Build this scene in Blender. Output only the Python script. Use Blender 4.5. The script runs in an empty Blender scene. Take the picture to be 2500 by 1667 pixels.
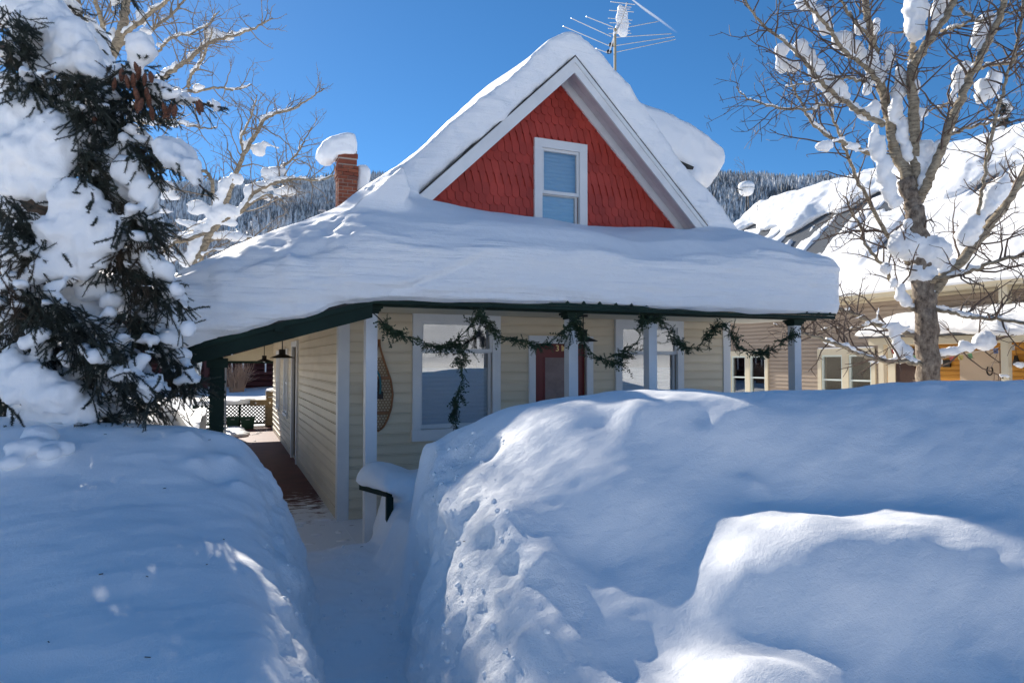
import bpy, math, random
import numpy as np
from mathutils import Vector, Matrix
R = math.radians
rng = np.random.default_rng(7)
random.seed(7)
sc = bpy.context.scene
col = sc.collection

# ------------------------------------------------------------------ camera
# House axes: +X along the front wall to the right, +Y into the house, Z up (0 = porch floor).
EYE = 1.83
YAW, PITCH, FPX = R(23.2), math.atan(50.5 / 1640.0), 1640.0
cam = bpy.data.cameras.new('camera')
cam.lens = 36.0 * FPX / 2500.0
cam.sensor_width = 36.0
cam.clip_start, cam.clip_end = 0.05, 30000.0
cam_o = bpy.data.objects.new('camera', cam)
col.objects.link(cam_o)
cam_o.location = (0, 0, EYE)
cam_o.rotation_euler = (R(90) + PITCH, 0, -YAW)
sc.camera = cam_o

# ------------------------------------------------------------------ sky, sun, exposure
SUN_AZ, SUN_EL = -10.5, 31.5          # degrees from +Y towards +X, degrees above the horizon
w = bpy.data.worlds.new('World'); sc.world = w; w.use_nodes = True
nt = w.node_tree; nt.nodes.clear()
wo = nt.nodes.new('ShaderNodeOutputWorld'); wb = nt.nodes.new('ShaderNodeBackground')
sk = nt.nodes.new('ShaderNodeTexSky'); sk.sky_type = 'NISHITA'; sk.sun_disc = False
sk.sun_elevation = R(SUN_EL); sk.sun_rotation = R(SUN_AZ)
sk.altitude = 2700.0; sk.air_density = 1.0; sk.dust_density = 0.35; sk.ozone_density = 6.0
wb.inputs['Strength'].default_value = 0.079
hs = nt.nodes.new('ShaderNodeHueSaturation'); hs.inputs['Saturation'].default_value = 1.13; hs.inputs['Hue'].default_value = 0.494
nt.links.new(sk.outputs[0], hs.inputs['Color']); nt.links.new(hs.outputs[0], wb.inputs[0]); nt.links.new(wb.outputs[0], wo.inputs[0])
sun = bpy.data.lights.new('sun', 'SUN'); sun.energy = 3.9; sun.angle = R(0.55); sun.color = (1.0, 0.93, 0.82)
sun_o = bpy.data.objects.new('sun', sun); col.objects.link(sun_o)
sd = Vector((math.sin(R(SUN_AZ)) * math.cos(R(SUN_EL)), math.cos(R(SUN_AZ)) * math.cos(R(SUN_EL)), math.sin(R(SUN_EL))))
sun_o.rotation_euler = (-sd).to_track_quat('-Z', 'Y').to_euler()
sun_o.location = sd * 60
sc.view_settings.view_transform = 'Standard'; sc.view_settings.look = 'None'
sc.view_settings.gamma = 1.0; sc.view_settings.use_curve_mapping = False
sc.view_settings.exposure = 0.85
sc.render.engine = 'CYCLES'
sc.cycles.use_denoising = True
sc.cycles.max_bounces = 10; sc.cycles.diffuse_bounces = 7; sc.cycles.transparent_max_bounces = 12
sc.cycles.sample_clamp_indirect = 6.0

# ------------------------------------------------------------------ measuring: photo pixel (2500 x 1667) -> place
_f = np.array([math.sin(YAW) * math.cos(PITCH), math.cos(YAW) * math.cos(PITCH), math.sin(PITCH)])
_r = np.array([math.cos(YAW), -math.sin(YAW), 0.0]); _u = np.cross(_r, _f)
_h = np.array([math.sin(YAW), math.cos(YAW), 0.0])
def at(x, y, X=None, Y=None, Z=None, d=None):
    r = _f + _r * (x - 1250.0) / FPX - _u * (y - 833.5) / FPX
    if X is not None: t = X / r[0]
    elif Y is not None: t = Y / r[1]
    elif Z is not None: t = (Z - EYE) / r[2]
    else: t = d
    return np.array([0, 0, EYE]) + r * t
def pix(p):
    v = np.asarray(p, float) - np.array([0, 0, EYE]); z = v @ _f
    return 1250 + FPX * (v @ _r) / z, 833.5 - FPX * (v @ _u) / z

# ------------------------------------------------------------------ noise
_perm = np.random.default_rng(3).permutation(256); _perm = np.concatenate([_perm, _perm, _perm])
_grad = np.random.default_rng(4).normal(size=(256, 3)); _grad /= np.linalg.norm(_grad, axis=1)[:, None]
def perlin(p):
    p = np.asarray(p, float); i = np.floor(p).astype(int); f = p - i; i &= 255
    u = f * f * f * (f * (f * 6 - 15) + 10); out = 0
    for dx in (0, 1):
        wx = u[:, 0] if dx else 1 - u[:, 0]
        for dy in (0, 1):
            wy = u[:, 1] if dy else 1 - u[:, 1]
            for dz in (0, 1):
                wz = u[:, 2] if dz else 1 - u[:, 2]
                h = _perm[_perm[_perm[i[:, 0] + dx] + i[:, 1] + dy] + i[:, 2] + dz]
                g = _grad[h]
                out = out + wx * wy * wz * (g[:, 0] * (f[:, 0] - dx) + g[:, 1] * (f[:, 1] - dy) + g[:, 2] * (f[:, 2] - dz))
    return out * 1.6
def fbm(p, octaves=4, gain=0.5, lac=2.1):
    p = np.asarray(p, float); a, s = 1.0, 0
    for k in range(octaves):
        s = s + a * perlin(p + 17.3 * k); p = p * lac; a *= gain
    return s
def cells(p, seed=0):
    """random value and distance of the nearest jittered lattice point"""
    p = np.asarray(p, float); i = np.floor(p).astype(int); best = np.full(len(p), 9.0); val = np.zeros(len(p))
    for dx in (-1, 0, 1):
        for dy in (-1, 0, 1):
            for dz in (-1, 0, 1):
                c = i + (dx, dy, dz); h = _perm[(_perm[(_perm[(c[:, 0] + seed) & 255] + c[:, 1]) & 255] + c[:, 2]) & 255]
                f = c + 0.5 + 0.45 * _grad[h]; d = np.linalg.norm(p - f, axis=1); k = d < best; best = np.where(k, d, best); val = np.where(k, h / 255.0, val)
    return val, best
def sstep(a, b, x):
    t = np.clip((np.asarray(x, float) - a) / (b - a), 0, 1); return t * t * (3 - 2 * t)

# ------------------------------------------------------------------ materials
MATS = {}
def mat(name, color, rough=0.6, metal=0.0, spec=0.4, build=None):
    m = bpy.data.materials.new(name); m.use_nodes = True
    b = m.node_tree.nodes['Principled BSDF']
    b.inputs['Base Color'].default_value = (*color, 1); b.inputs['Roughness'].default_value = rough
    b.inputs['Metallic'].default_value = metal; b.inputs['Specular IOR Level'].default_value = spec
    if build: build(m.node_tree, b)
    MATS[name] = m
    return m
def nn(t, kind, **kw):
    n = t.nodes.new(kind)
    for k, v in kw.items():
        if k in n.inputs: n.inputs[k].default_value = v
        else: setattr(n, k, v)
    return n
def coords(t, scale=(1, 1, 1), kind='Object'):
    tc = nn(t, 'ShaderNodeTexCoord'); mp = nn(t, 'ShaderNodeMapping'); mp.inputs['Scale'].default_value = scale
    t.links.new(tc.outputs[kind], mp.inputs[0]); return mp.outputs[0]
def wcoords(t, scale=(1, 1, 1)):
    tc = nn(t, 'ShaderNodeNewGeometry'); mp = nn(t, 'ShaderNodeMapping'); mp.inputs['Scale'].default_value = scale
    t.links.new(tc.outputs['Position'], mp.inputs[0]); return mp.outputs[0]
def ramp(t, fac, stops):
    r = nn(t, 'ShaderNodeValToRGB'); e = r.color_ramp.elements
    while len(e) < len(stops): e.new(0.5)
    for k, (p, c) in enumerate(stops):
        e[k].position = p; e[k].color = (*c, 1)
    t.links.new(fac, r.inputs[0]); return r.outputs[0]
def bump(t, b, h, strength, dist=0.02, prev=None):
    n = nn(t, 'ShaderNodeBump'); n.inputs['Strength'].default_value = strength; n.inputs['Distance'].default_value = dist
    t.links.new(h, n.inputs['Height'])
    if prev is not None: t.links.new(prev, n.inputs['Normal'])
    t.links.new(n.outputs[0], b.inputs['Normal']); return n.outputs[0]
def weathered(c1, c2, scale=(3, 3, 3), grain=(60, 60, 4), streak=0.5, bumpd=0.004, rnd=0.12, chips=None):
    """paint that varies from piece to piece, with grain and dirt"""
    def f(t, b):
        v = wcoords(t, scale); n1 = nn(t, 'ShaderNodeTexNoise', Scale=1.0, Detail=6.0, Roughness=0.6); t.links.new(v, n1.inputs['Vector'])
        c = ramp(t, n1.outputs[0], [(0.3, c1), (0.72, c2)])
        oi = nn(t, 'ShaderNodeObjectInfo'); hs = nn(t, 'ShaderNodeHueSaturation')
        mr = nn(t, 'ShaderNodeMapRange'); mr.inputs['To Min'].default_value = 1 - rnd; mr.inputs['To Max'].default_value = 1 + rnd
        t.links.new(oi.outputs['Random'], mr.inputs[0]); t.links.new(mr.outputs[0], hs.inputs['Value']); t.links.new(c, hs.inputs['Color'])
        out = hs.outputs[0]
        v2 = wcoords(t, grain); n2 = nn(t, 'ShaderNodeTexNoise', Scale=1.0, Detail=5.0, Roughness=0.65); t.links.new(v2, n2.inputs['Vector'])
        if chips:
            n3 = nn(t, 'ShaderNodeTexNoise', Scale=9.0, Detail=8.0, Roughness=0.75); t.links.new(wcoords(t), n3.inputs['Vector'])
            k = ramp(t, n3.outputs[0], [(chips[1], (0, 0, 0)), (chips[1] + 0.02, (1, 1, 1))])
            mx = nn(t, 'ShaderNodeMixRGB'); t.links.new(k, mx.inputs[0]); t.links.new(out, mx.inputs[1]); mx.inputs[2].default_value = (*chips[0], 1); out = mx.outputs[0]
        t.links.new(out, b.inputs['Base Color'])
        bump(t, b, n2.outputs[0], streak, bumpd)
    return f

def snow_mat(name, fine=0.35, ripple=0.25, chunk=0.0, stretch=(1, 1, 1), sss=0.0, layers=0.0, cut=0.0):
    def f(t, b):
        v = wcoords(t)
        prev = None
        if chunk:
            n0 = nn(t, 'ShaderNodeTexNoise', Scale=7.0, Detail=6.0, Roughness=0.6); t.links.new(v, n0.inputs['Vector'])
            prev = bump(t, b, n0.outputs[0], chunk, 0.08)
        if ripple:
            vs = wcoords(t, stretch); n1 = nn(t, 'ShaderNodeTexNoise', Scale=5.0, Detail=5.0, Roughness=0.55, Distortion=0.6); t.links.new(vs, n1.inputs['Vector'])
            prev = bump(t, b, n1.outputs[0], ripple, 0.05, prev)
        if layers:
            vl = wcoords(t, (0.9, 0.9, 17)); n4 = nn(t, 'ShaderNodeTexNoise', Scale=1.0, Detail=4.0, Roughness=0.6, Distortion=0.8); t.links.new(vl, n4.inputs['Vector'])
            al = nn(t, 'ShaderNodeAttribute'); al.attribute_name = 'cut'; m4 = nn(t, 'ShaderNodeMath'); m4.operation = 'MULTIPLY'; t.links.new(n4.outputs[0], m4.inputs[0]); t.links.new(al.outputs['Fac'], m4.inputs[1])
            prev = bump(t, b, m4.outputs[0], layers, 0.06, prev)
        if cut:      # crumbled relief only where the shovel went (attribute 'cut')
            at_ = nn(t, 'ShaderNodeAttribute'); at_.attribute_name = 'cut'
            n5 = nn(t, 'ShaderNodeTexNoise', Scale=24.0, Detail=7.0, Roughness=0.72); t.links.new(v, n5.inputs['Vector'])
            v5 = nn(t, 'ShaderNodeTexVoronoi', Scale=17.0); t.links.new(v, v5.inputs['Vector'])
            m5 = nn(t, 'ShaderNodeMath'); m5.operation = 'MULTIPLY_ADD'; m5.inputs[1].default_value = -0.5; t.links.new(v5.outputs['Distance'], m5.inputs[0]); t.links.new(n5.outputs[0], m5.inputs[2])
            m6 = nn(t, 'ShaderNodeMath'); m6.operation = 'MULTIPLY'; t.links.new(m5.outputs[0], m6.inputs[0]); t.links.new(at_.outputs['Fac'], m6.inputs[1])
            prev = bump(t, b, m6.outputs[0], cut, 0.06, prev)
        n2 = nn(t, 'ShaderNodeTexNoise', Scale=160.0, Detail=3.0, Roughness=0.7); t.links.new(v, n2.inputs['Vector'])
        n6 = nn(t, 'ShaderNodeTexNoise', Scale=52.0, Detail=4.0, Roughness=0.7); t.links.new(v, n6.inputs['Vector'])
        prev = bump(t, b, n6.outputs[0], 0.28, 0.010, prev)
        prev = bump(t, b, n2.outputs[0], fine, 0.006, prev)
        n3 = nn(t, 'ShaderNodeTexNoise', Scale=1.3, Detail=4.0); t.links.new(v, n3.inputs['Vector'])
        t.links.new(ramp(t, n3.outputs[0], [(0.3, (0.915, 0.92, 0.93)), (0.7, (0.95, 0.95, 0.95))]), b.inputs['Base Color'])
        if sss:
            b.inputs['Subsurface Weight'].default_value = sss; b.inputs['Subsurface Radius'].default_value = (1.0, 0.95, 0.9); b.inputs['Subsurface Scale'].default_value = 0.06
    return mat(name, (0.9, 0.92, 0.94), 0.55, 0, 0.25, f)

# ------------------------------------------------------------------ mesh helpers
def mesh_np(name, V, F):
    """V (n,3); F a (m,3) or (m,4) int array, or a list of such arrays"""
    V = np.asarray(V, np.float32); Fs = F if isinstance(F, (list, tuple)) else [F]
    Fs = [np.asarray(f, np.int32) for f in Fs if len(f)]
    me = bpy.data.meshes.new(name)
    me.vertices.add(len(V)); me.vertices.foreach_set('co', V.ravel())
    nl = sum(f.size for f in Fs); npoly = sum(len(f) for f in Fs)
    me.loops.add(nl); me.polygons.add(npoly)
    me.loops.foreach_set('vertex_index', np.concatenate([f.ravel() for f in Fs]))
    tot = np.concatenate([np.full(len(f), f.shape[1], np.int32) for f in Fs])
    me.polygons.foreach_set('loop_start', np.concatenate([[0], np.cumsum(tot)[:-1]]).astype(np.int32))
    me.update(calc_edges=True); me.validate()
    me.polygons.foreach_set('use_smooth', np.zeros(len(me.polygons), bool))
    return me
def smooth(me, on=True):
    me.polygons.foreach_set('use_smooth', np.full(len(me.polygons), on)); me.update(); return me
class MB:
    """collects shapes for one mesh"""
    def __init__(s): s.V, s.F, s.n = [], [], 0
    def raw(s, V, F):
        V = np.asarray(V, float); s.V.append(V)
        for f in F if isinstance(F, list) and len(F) and isinstance(F[0], np.ndarray) else [np.asarray(F)]:
            s.F.append(f + s.n)
        s.n += len(V); return s
    def box(s, x0, x1, y0, y1, z0, z1):
        V = [(x, y, z) for x in (x0, x1) for y in (y0, y1) for z in (z0, z1)]
        return s.raw(V, [(0, 1, 3, 2), (4, 6, 7, 5), (0, 4, 5, 1), (2, 3, 7, 6), (0, 2, 6, 4), (1, 5, 7, 3)])
    def obox(s, a, b, wdt, h, up=(0, 0, 1)):
        """bar from a to b, wdt wide and h high"""
        a, b = np.asarray(a, float), np.asarray(b, float); t = b - a; t /= np.linalg.norm(t)
        sx = np.cross(t, up); sx /= np.linalg.norm(sx); sz = np.cross(sx, t)
        V = [p + sx * i * wdt / 2 + sz * j * h / 2 for p in (a, b) for i in (-1, 1) for j in (-1, 1)]
        return s.raw(V, [(0, 1, 3, 2), (4, 6, 7, 5), (0, 4, 5, 1), (2, 3, 7, 6), (0, 2, 6, 4), (1, 5, 7, 3)])
    def prism(s, poly, y0, y1):
        """polygon in XZ (counter-clockwise seen from -Y) pushed from y0 to y1"""
        n = len(poly); V = [(x, y0, z) for x, z in poly] + [(x, y1, z) for x, z in poly]
        s.V.append(np.asarray(V, float)); b = s.n
        s.F.append(np.array([[b + i for i in range(n)]])); s.F.append(np.array([[b + n + i for i in range(n)][::-1]]))
        s.F.append(np.array([(b + (i + 1) % n, b + i, b + n + i, b + n + (i + 1) % n) for i in range(n)])); s.n += 2 * n; return s
    def tube(s, pts, rad, sides=6, cap=True):
        V, F = tube(pts, rad, sides, cap); return s.raw(V, F)
    def lathe(s, prof, c=(0, 0, 0), sides=16):
        V = []; F = []
        for r, z in prof:
            for k in range(sides):
                a = 2 * math.pi * k / sides; V.append((c[0] + r * math.cos(a), c[1] + r * math.sin(a), c[2] + z))
        for i in range(len(prof) - 1):
            for k in range(sides):
                F.append((i * sides + k, i * sides + (k + 1) % sides, (i + 1) * sides + (k + 1) % sides, (i + 1) * sides + k))
        return s.raw(V, F)
    def mesh(s, name, sm=False):
        me = mesh_np(name, np.concatenate(s.V), s.F)
        if sm: smooth(me)
        return me
    def build(s, name, m, parent=None, sm=False):
        return obj(name, s.mesh(name, sm), m, parent)
def frames(pts):
    pts = np.asarray(pts, float); t = np.gradient(pts, axis=0); t /= np.linalg.norm(t, axis=1)[:, None] + 1e-12
    ref = np.array([0.31, 0.17, 0.93]) if abs(t[0, 2]) < 0.8 else np.array([0.93, 0.21, 0.1])
    n = np.cross(t, ref); n /= np.linalg.norm(n, axis=1)[:, None] + 1e-12
    return t, n, np.cross(t, n)
def tube(pts, rad, sides=6, cap=True):
    pts = np.asarray(pts, float); k = len(pts); rad = np.broadcast_to(np.asarray(rad, float), (k,))
    t, n, b = frames(pts); a = np.linspace(0, 2 * np.pi, sides, endpoint=False)
    V = pts[:, None] + rad[:, None, None] * (np.cos(a)[None, :, None] * n[:, None] + np.sin(a)[None, :, None] * b[:, None])
    i = np.arange(k - 1)[:, None] * sides; j = np.arange(sides)[None]; j2 = (j + 1) % sides
    F = np.stack([i + j, i + j2, i + sides + j2, i + sides + j], -1).reshape(-1, 4)
    V = V.reshape(-1, 3); Fl = [F]
    if cap:
        V = np.concatenate([V, pts[:1], pts[-1:]]); c0 = k * sides; jj = np.arange(sides)
        Fl.append(np.stack([np.full(sides, c0), (jj + 1) % sides, jj], -1))
        e = (k - 1) * sides
        Fl.append(np.stack([np.full(sides, c0 + 1), e + jj, e + (jj + 1) % sides], -1))
    return V, Fl
def obj(name, me, m=None, parent=None, loc=None, scale=None, rot=None):
    o = bpy.data.objects.new(name, me); col.objects.link(o)
    if m is not None and not (me.materials and me.materials[0]): me.materials.append(m)
    if parent is not None: o.parent = parent
    if loc is not None: o.location = loc
    if scale is not None: o.scale = scale
    if rot is not None: o.rotation_euler = rot
    return o
def tag(o, label=None, cat=None, group=None, kind=None):
    if label: o['label'] = label
    if cat: o['category'] = cat
    if group: o['group'] = group
    if kind: o['kind'] = kind
    return o
def thing(name, label, cat, loc=(0, 0, 0), group=None):
    o = bpy.data.objects.new(name, None); col.objects.link(o); o.location = loc; o.empty_display_size = 0.1
    return tag(o, label, cat, group)
def copy_tree(o, parent=None):
    c = o.copy(); col.objects.link(c); c.parent = parent
    for ch in o.children: copy_tree(ch, c)
    return c
def remesh(mb, voxel, smooth_it=2, name='snow'):
    """union of closed shapes as one even skin (voxel remesh), returned as vertex and face arrays"""
    me = mb.mesh(name); o = bpy.data.objects.new(name, me); col.objects.link(o)
    md = o.modifiers.new('r', 'REMESH'); md.mode = 'VOXEL'; md.voxel_size = voxel
    dg = bpy.context.evaluated_depsgraph_get(); ev = o.evaluated_get(dg); m2 = ev.to_mesh()
    V = np.empty(len(m2.vertices) * 3, np.float32); m2.vertices.foreach_get('co', V); V = V.reshape(-1, 3).astype(float)
    L = np.empty(len(m2.loops), np.int32); m2.loops.foreach_get('vertex_index', L)
    st = np.empty(len(m2.polygons), np.int32); m2.polygons.foreach_get('loop_start', st)
    tt = np.empty(len(m2.polygons), np.int32); m2.polygons.foreach_get('loop_total', tt)
    ev.to_mesh_clear(); bpy.data.objects.remove(o); bpy.data.meshes.remove(me)
    q = st[tt == 4]; F = L[q[:, None] + np.arange(4)]
    for _ in range(smooth_it): V = lap(V, F)
    return V, F
def lap(V, F, k=0.6):
    n = len(V); s = np.zeros((n, 3)); c = np.zeros(n)
    for a in range(F.shape[1]):
        i, j = F[:, a], F[:, (a + 1) % F.shape[1]]
        for x in range(3):
            s[:, x] += np.bincount(i, V[j, x], n) + np.bincount(j, V[i, x], n)
        c += np.bincount(i, minlength=n) + np.bincount(j, minlength=n)
    return V * (1 - k) + k * s / np.maximum(c, 1)[:, None]
def normals(V, F):
    a, b, c, d = (V[F[:, k]] for k in range(4)); fn = np.cross(c - a, d - b); N = np.zeros_like(V)
    for k in range(4):
        for x in range(3): N[:, x] += np.bincount(F[:, k], fn[:, x], len(V))
    return N / (np.linalg.norm(N, axis=1)[:, None] + 1e-12)
def loft(mb, rings):
    """closed solid through rings (k,n,3), capped with fans"""
    A = np.asarray(rings, float); k, n, _ = A.shape; V = np.concatenate([A.reshape(-1, 3), A[0].mean(0)[None], A[-1].mean(0)[None]])
    i = np.arange(k - 1)[:, None] * n; j = np.arange(n)[None]; j2 = (j + 1) % n
    F = np.stack([i + j, i + j2, i + n + j2, i + n + j], -1).reshape(-1, 4); jj = np.arange(n)
    mb.raw(V, [F, np.stack([np.full(n, k * n), (jj + 1) % n, jj], -1), np.stack([np.full(n, k * n + 1), (k - 1) * n + jj, (k - 1) * n + (jj + 1) % n], -1)])
    return mb
_cube = {}
def ico(sub=2):
    if sub in _cube: return _cube[sub]
    import bmesh
    bm = bmesh.new(); bmesh.ops.create_icosphere(bm, subdivisions=sub, radius=1.0)
    V = np.array([v.co[:] for v in bm.verts]); F = np.array([[v.index for v in f.verts] for f in bm.faces]); bm.free()
    _cube[sub] = (V, F); return V, F
def blob(mb, c, r, rot=None, sub=2):
    V, F = ico(sub); V = V * np.asarray(r, float)
    if rot is not None: V = V @ np.asarray(Matrix.Rotation(rot[0], 3, rot[1])).T
    return mb.raw(V + np.asarray(c, float), F)
def interp_path(pts, n):
    """smooth resampling of a polyline (Catmull-Rom)"""
    P = np.asarray(pts, float); P = np.concatenate([[2 * P[0] - P[1]], P, [2 * P[-1] - P[-2]]]); m = len(P) - 3
    u = np.linspace(0, m - 1e-6, n); i = u.astype(int); f = (u - i)[:, None]
    a, b, c, d = P[i], P[i + 1], P[i + 2], P[i + 3]
    return 0.5 * (2 * b + (c - a) * f + (2 * a - 5 * b + 4 * c - d) * f * f + (3 * b - a - 3 * c + d) * f ** 3)

# ================================================================== materials in use
M = {}
M['snow'] = snow_mat('snow_ground', 0.4, 0.13, stretch=(0.7, 1.6, 2.0), cut=0.4)
M['snow_rough'] = snow_mat('snow_cut', 0.45, 0.14, chunk=0.05, stretch=(0.8, 1.8, 2.4), cut=0.5)
M['snow_roof'] = snow_mat('snow_roof', 0.4, 0.06, layers=0.5, sss=0.25, cut=0.25)
M['snow_tree'] = snow_mat('snow_tree', 0.3, 0.25, chunk=0.12, sss=0.3)
M['cream'] = mat('cream_siding', (0.6, 0.53, 0.4), 0.55, build=weathered((0.61, 0.515, 0.365), (0.71, 0.605, 0.445), (1.2, 1.2, 5), (9, 9, 90), 0.3, 0.003, 0.05, chips=((0.12, 0.09, 0.07), 0.735)))
M['white'] = mat('white_trim', (0.7, 0.7, 0.7), 0.5, build=weathered((0.62, 0.63, 0.64), (0.74, 0.74, 0.73), (2, 2, 2), (40, 40, 6), 0.25, 0.003, 0.04))
M['white_old'] = mat('peeling_white_trim', (0.7, 0.7, 0.7), 0.6, build=weathered((0.68, 0.68, 0.68), (0.80, 0.80, 0.79), (3, 3, 3), (30, 30, 30), 0.4, 0.004, 0.04, chips=((0.16, 0.13, 0.11), 0.70)))
M['soffit'] = mat('peeling_soffit', (0.6, 0.55, 0.56), 0.7, build=weathered((0.52, 0.48, 0.49), (0.66, 0.62, 0.62), (4, 4, 4), (30, 30, 30), 0.4, 0.004, 0.03, chips=((0.14, 0.1, 0.09), 0.68)))
M['red'] = mat('red_shingle', (0.3, 0.03, 0.02), 0.55, build=weathered((0.32, 0.034, 0.021), (0.43, 0.052, 0.033), (2, 2, 2), (60, 60, 9), 0.3, 0.002, 0.12, chips=((0.42, 0.2, 0.16), 0.73)))
M['green'] = mat('dark_green_paint', (0.012, 0.03, 0.025), 0.6, 0, 0.15, build=weathered((0.007, 0.018, 0.014), (0.013, 0.034, 0.025), (3, 3, 3), (40, 40, 40), 0.3, 0.003, 0.1, chips=((0.10, 0.08, 0.06), 0.73)))
M['dark'] = mat('dark_metal', (0.012, 0.011, 0.011), 0.5)
M['roofdark'] = mat('old_roofing', (0.03, 0.03, 0.03), 0.8, build=weathered((0.02, 0.02, 0.02), (0.05, 0.045, 0.04), (6, 6, 6), (30, 30, 30), 0.5, 0.01, 0.1))
M['interior'] = mat('dim_interior', (0.10, 0.085, 0.07), 0.9)
M['blind'] = mat('pale_blue_blind', (0.44, 0.52, 0.60), 0.6)
M['door'] = mat('oxblood_door', (0.2, 0.02, 0.015), 0.35, build=weathered((0.12, 0.011, 0.009), (0.17, 0.017, 0.013), (2, 2, 2), (70, 70, 5), 0.2, 0.002, 0))
M['doorglass'] = mat('door_mesh_panel', (0.24, 0.17, 0.15), 0.5, build=weathered((0.2, 0.14, 0.125), (0.3, 0.22, 0.2), (8, 8, 8), (260, 260, 260), 0.5, 0.003, 0))
M['gold'] = mat('brass_numerals', (0.85, 0.6, 0.25), 0.35, 0.6)
M['redfloor'] = None
def _floor(t, b):
    v = wcoords(t); n = nn(t, 'ShaderNodeTexNoise', Scale=5.0, Detail=7.0, Roughness=0.65); vm = wcoords(t, (1.0, 3.0, 1)); t.links.new(vm, n.inputs['Vector'])
    sx = nn(t, 'ShaderNodeSeparateXYZ'); t.links.new(v, sx.inputs[0])
    mr = nn(t, 'ShaderNodeMapRange'); mr.inputs[1].default_value = 7.0; mr.inputs[2].default_value = 11.0; mr.inputs[3].default_value = 0.40; mr.inputs[4].default_value = -0.12
    t.links.new(sx.outputs['Y'], mr.inputs[0])
    ad = nn(t, 'ShaderNodeMath'); ad.operation = 'ADD'; t.links.new(n.outputs[0], ad.inputs[0]); t.links.new(mr.outputs[0], ad.inputs[1])
    k = ramp(t, ad.outputs[0], [(0.60, (0, 0, 0)), (0.66, (1, 1, 1))])
    n2 = nn(t, 'ShaderNodeTexNoise', Scale=3.0, Detail=5.0); t.links.new(v, n2.inputs['Vector'])
    c = ramp(t, n2.outputs[0], [(0.3, (0.075, 0.017, 0.014)), (0.7, (0.13, 0.032, 0.026))])
    mx = nn(t, 'ShaderNodeMixRGB'); t.links.new(k, mx.inputs[0]); t.links.new(c, mx.inputs[1]); mx.inputs[2].default_value = (0.84, 0.86, 0.89, 1)
    t.links.new(mx.outputs[0], b.inputs['Base Color']); bump(t, b, k, 0.4, 0.02)
M['redfloor'] = mat('red_porch_floor_with_blown_snow', (0.1, 0.02, 0.02), 0.6, build=_floor)
M['porch_ceiling'] = mat('cream_porch_ceiling', (0.62, 0.56, 0.42), 0.6, build=weathered((0.58, 0.52, 0.38), (0.66, 0.6, 0.46), (2, 2, 2), (30, 3, 30), 0.2, 0.002, 0.04))
def _brick(t, b):
    oi = nn(t, 'ShaderNodeObjectInfo'); n = nn(t, 'ShaderNodeTexNoise', Scale=14.0, Detail=7.0, Roughness=0.7); t.links.new(wcoords(t), n.inputs['Vector'])
    c = ramp(t, oi.outputs['Random'], [(0.0, (0.20, 0.055, 0.03)), (0.5, (0.27, 0.075, 0.04)), (0.8, (0.33, 0.10, 0.05)), (1.0, (0.16, 0.06, 0.045))])
    mx = nn(t, 'ShaderNodeMixRGB'); mx.blend_type = 'MULTIPLY'; mx.inputs[0].default_value = 0.6; t.links.new(c, mx.inputs[1])
    t.links.new(ramp(t, n.outputs[0], [(0.3, (0.5, 0.5, 0.5)), (0.7, (1.2, 1.15, 1.1))]), mx.inputs[2])
    t.links.new(mx.outputs[0], b.inputs['Base Color']); bump(t, b, n.outputs[0], 0.5, 0.006)
M['brick'] = mat('old_brick', (0.25, 0.07, 0.04), 0.85, build=_brick)
M['mortar'] = mat('mortar', (0.42, 0.37, 0.32), 0.9)
def glass_mat(name, base=0.19, tint=(0.93, 0.95, 0.95)):
    m = bpy.data.materials.new(name); m.use_nodes = True; t = m.node_tree; t.nodes.clear()
    o = nn(t, 'ShaderNodeOutputMaterial'); mx = nn(t, 'ShaderNodeMixShader'); tr = nn(t, 'ShaderNodeBsdfTransparent'); tr.inputs[0].default_value = (*tint, 1)
    gl = nn(t, 'ShaderNodeBsdfGlossy'); gl.inputs['Roughness'].default_value = 0.0
    fr = nn(t, 'ShaderNodeLayerWeight'); fr.inputs[0].default_value = 0.5
    pw = nn(t, 'ShaderNodeMath'); pw.operation = 'POWER'; pw.inputs[1].default_value = 4.0; t.links.new(fr.outputs['Facing'], pw.inputs[0])
    ma = nn(t, 'ShaderNodeMath'); ma.operation = 'MULTIPLY_ADD'; ma.inputs[1].default_value = 1 - base; ma.inputs[2].default_value = base; t.links.new(pw.outputs[0], ma.inputs[0])
    t.links.new(ma.outputs[0], mx.inputs[0]); t.links.new(tr.outputs[0], mx.inputs[1]); t.links.new(gl.outputs[0], mx.inputs[2]); t.links.new(mx.outputs[0], o.inputs[0])
    return m
M['glass'] = glass_mat('window_glass')

# ================================================================== the house
HX0, HX1, HY, HB = 1.25, 6.95, 8.0, 19.4
AX, AZ, SL = 4.13, 5.78, 0.97                     # roof apex (x, z) and slope
def roof_z(x): return AZ - np.abs(np.asarray(x) - AX) * SL
house = thing('red_gabled_house', 'cream clapboard house with red shingled gable and wraparound porch, deep in snow', 'house', (HX0, HY, 0))
house_inv = Matrix.Translation((-HX0, -HY, 0))
def hpart(name, me, m, parent=None, loc=(0, 0, 0), scale=None, rot=None):
    """a part of the house given in place coordinates"""
    l = Vector(loc)
    if parent is None: l = l - Vector((HX0, HY, 0)); parent = house
    return obj(name, me, m, parent, l, scale, rot)
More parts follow.
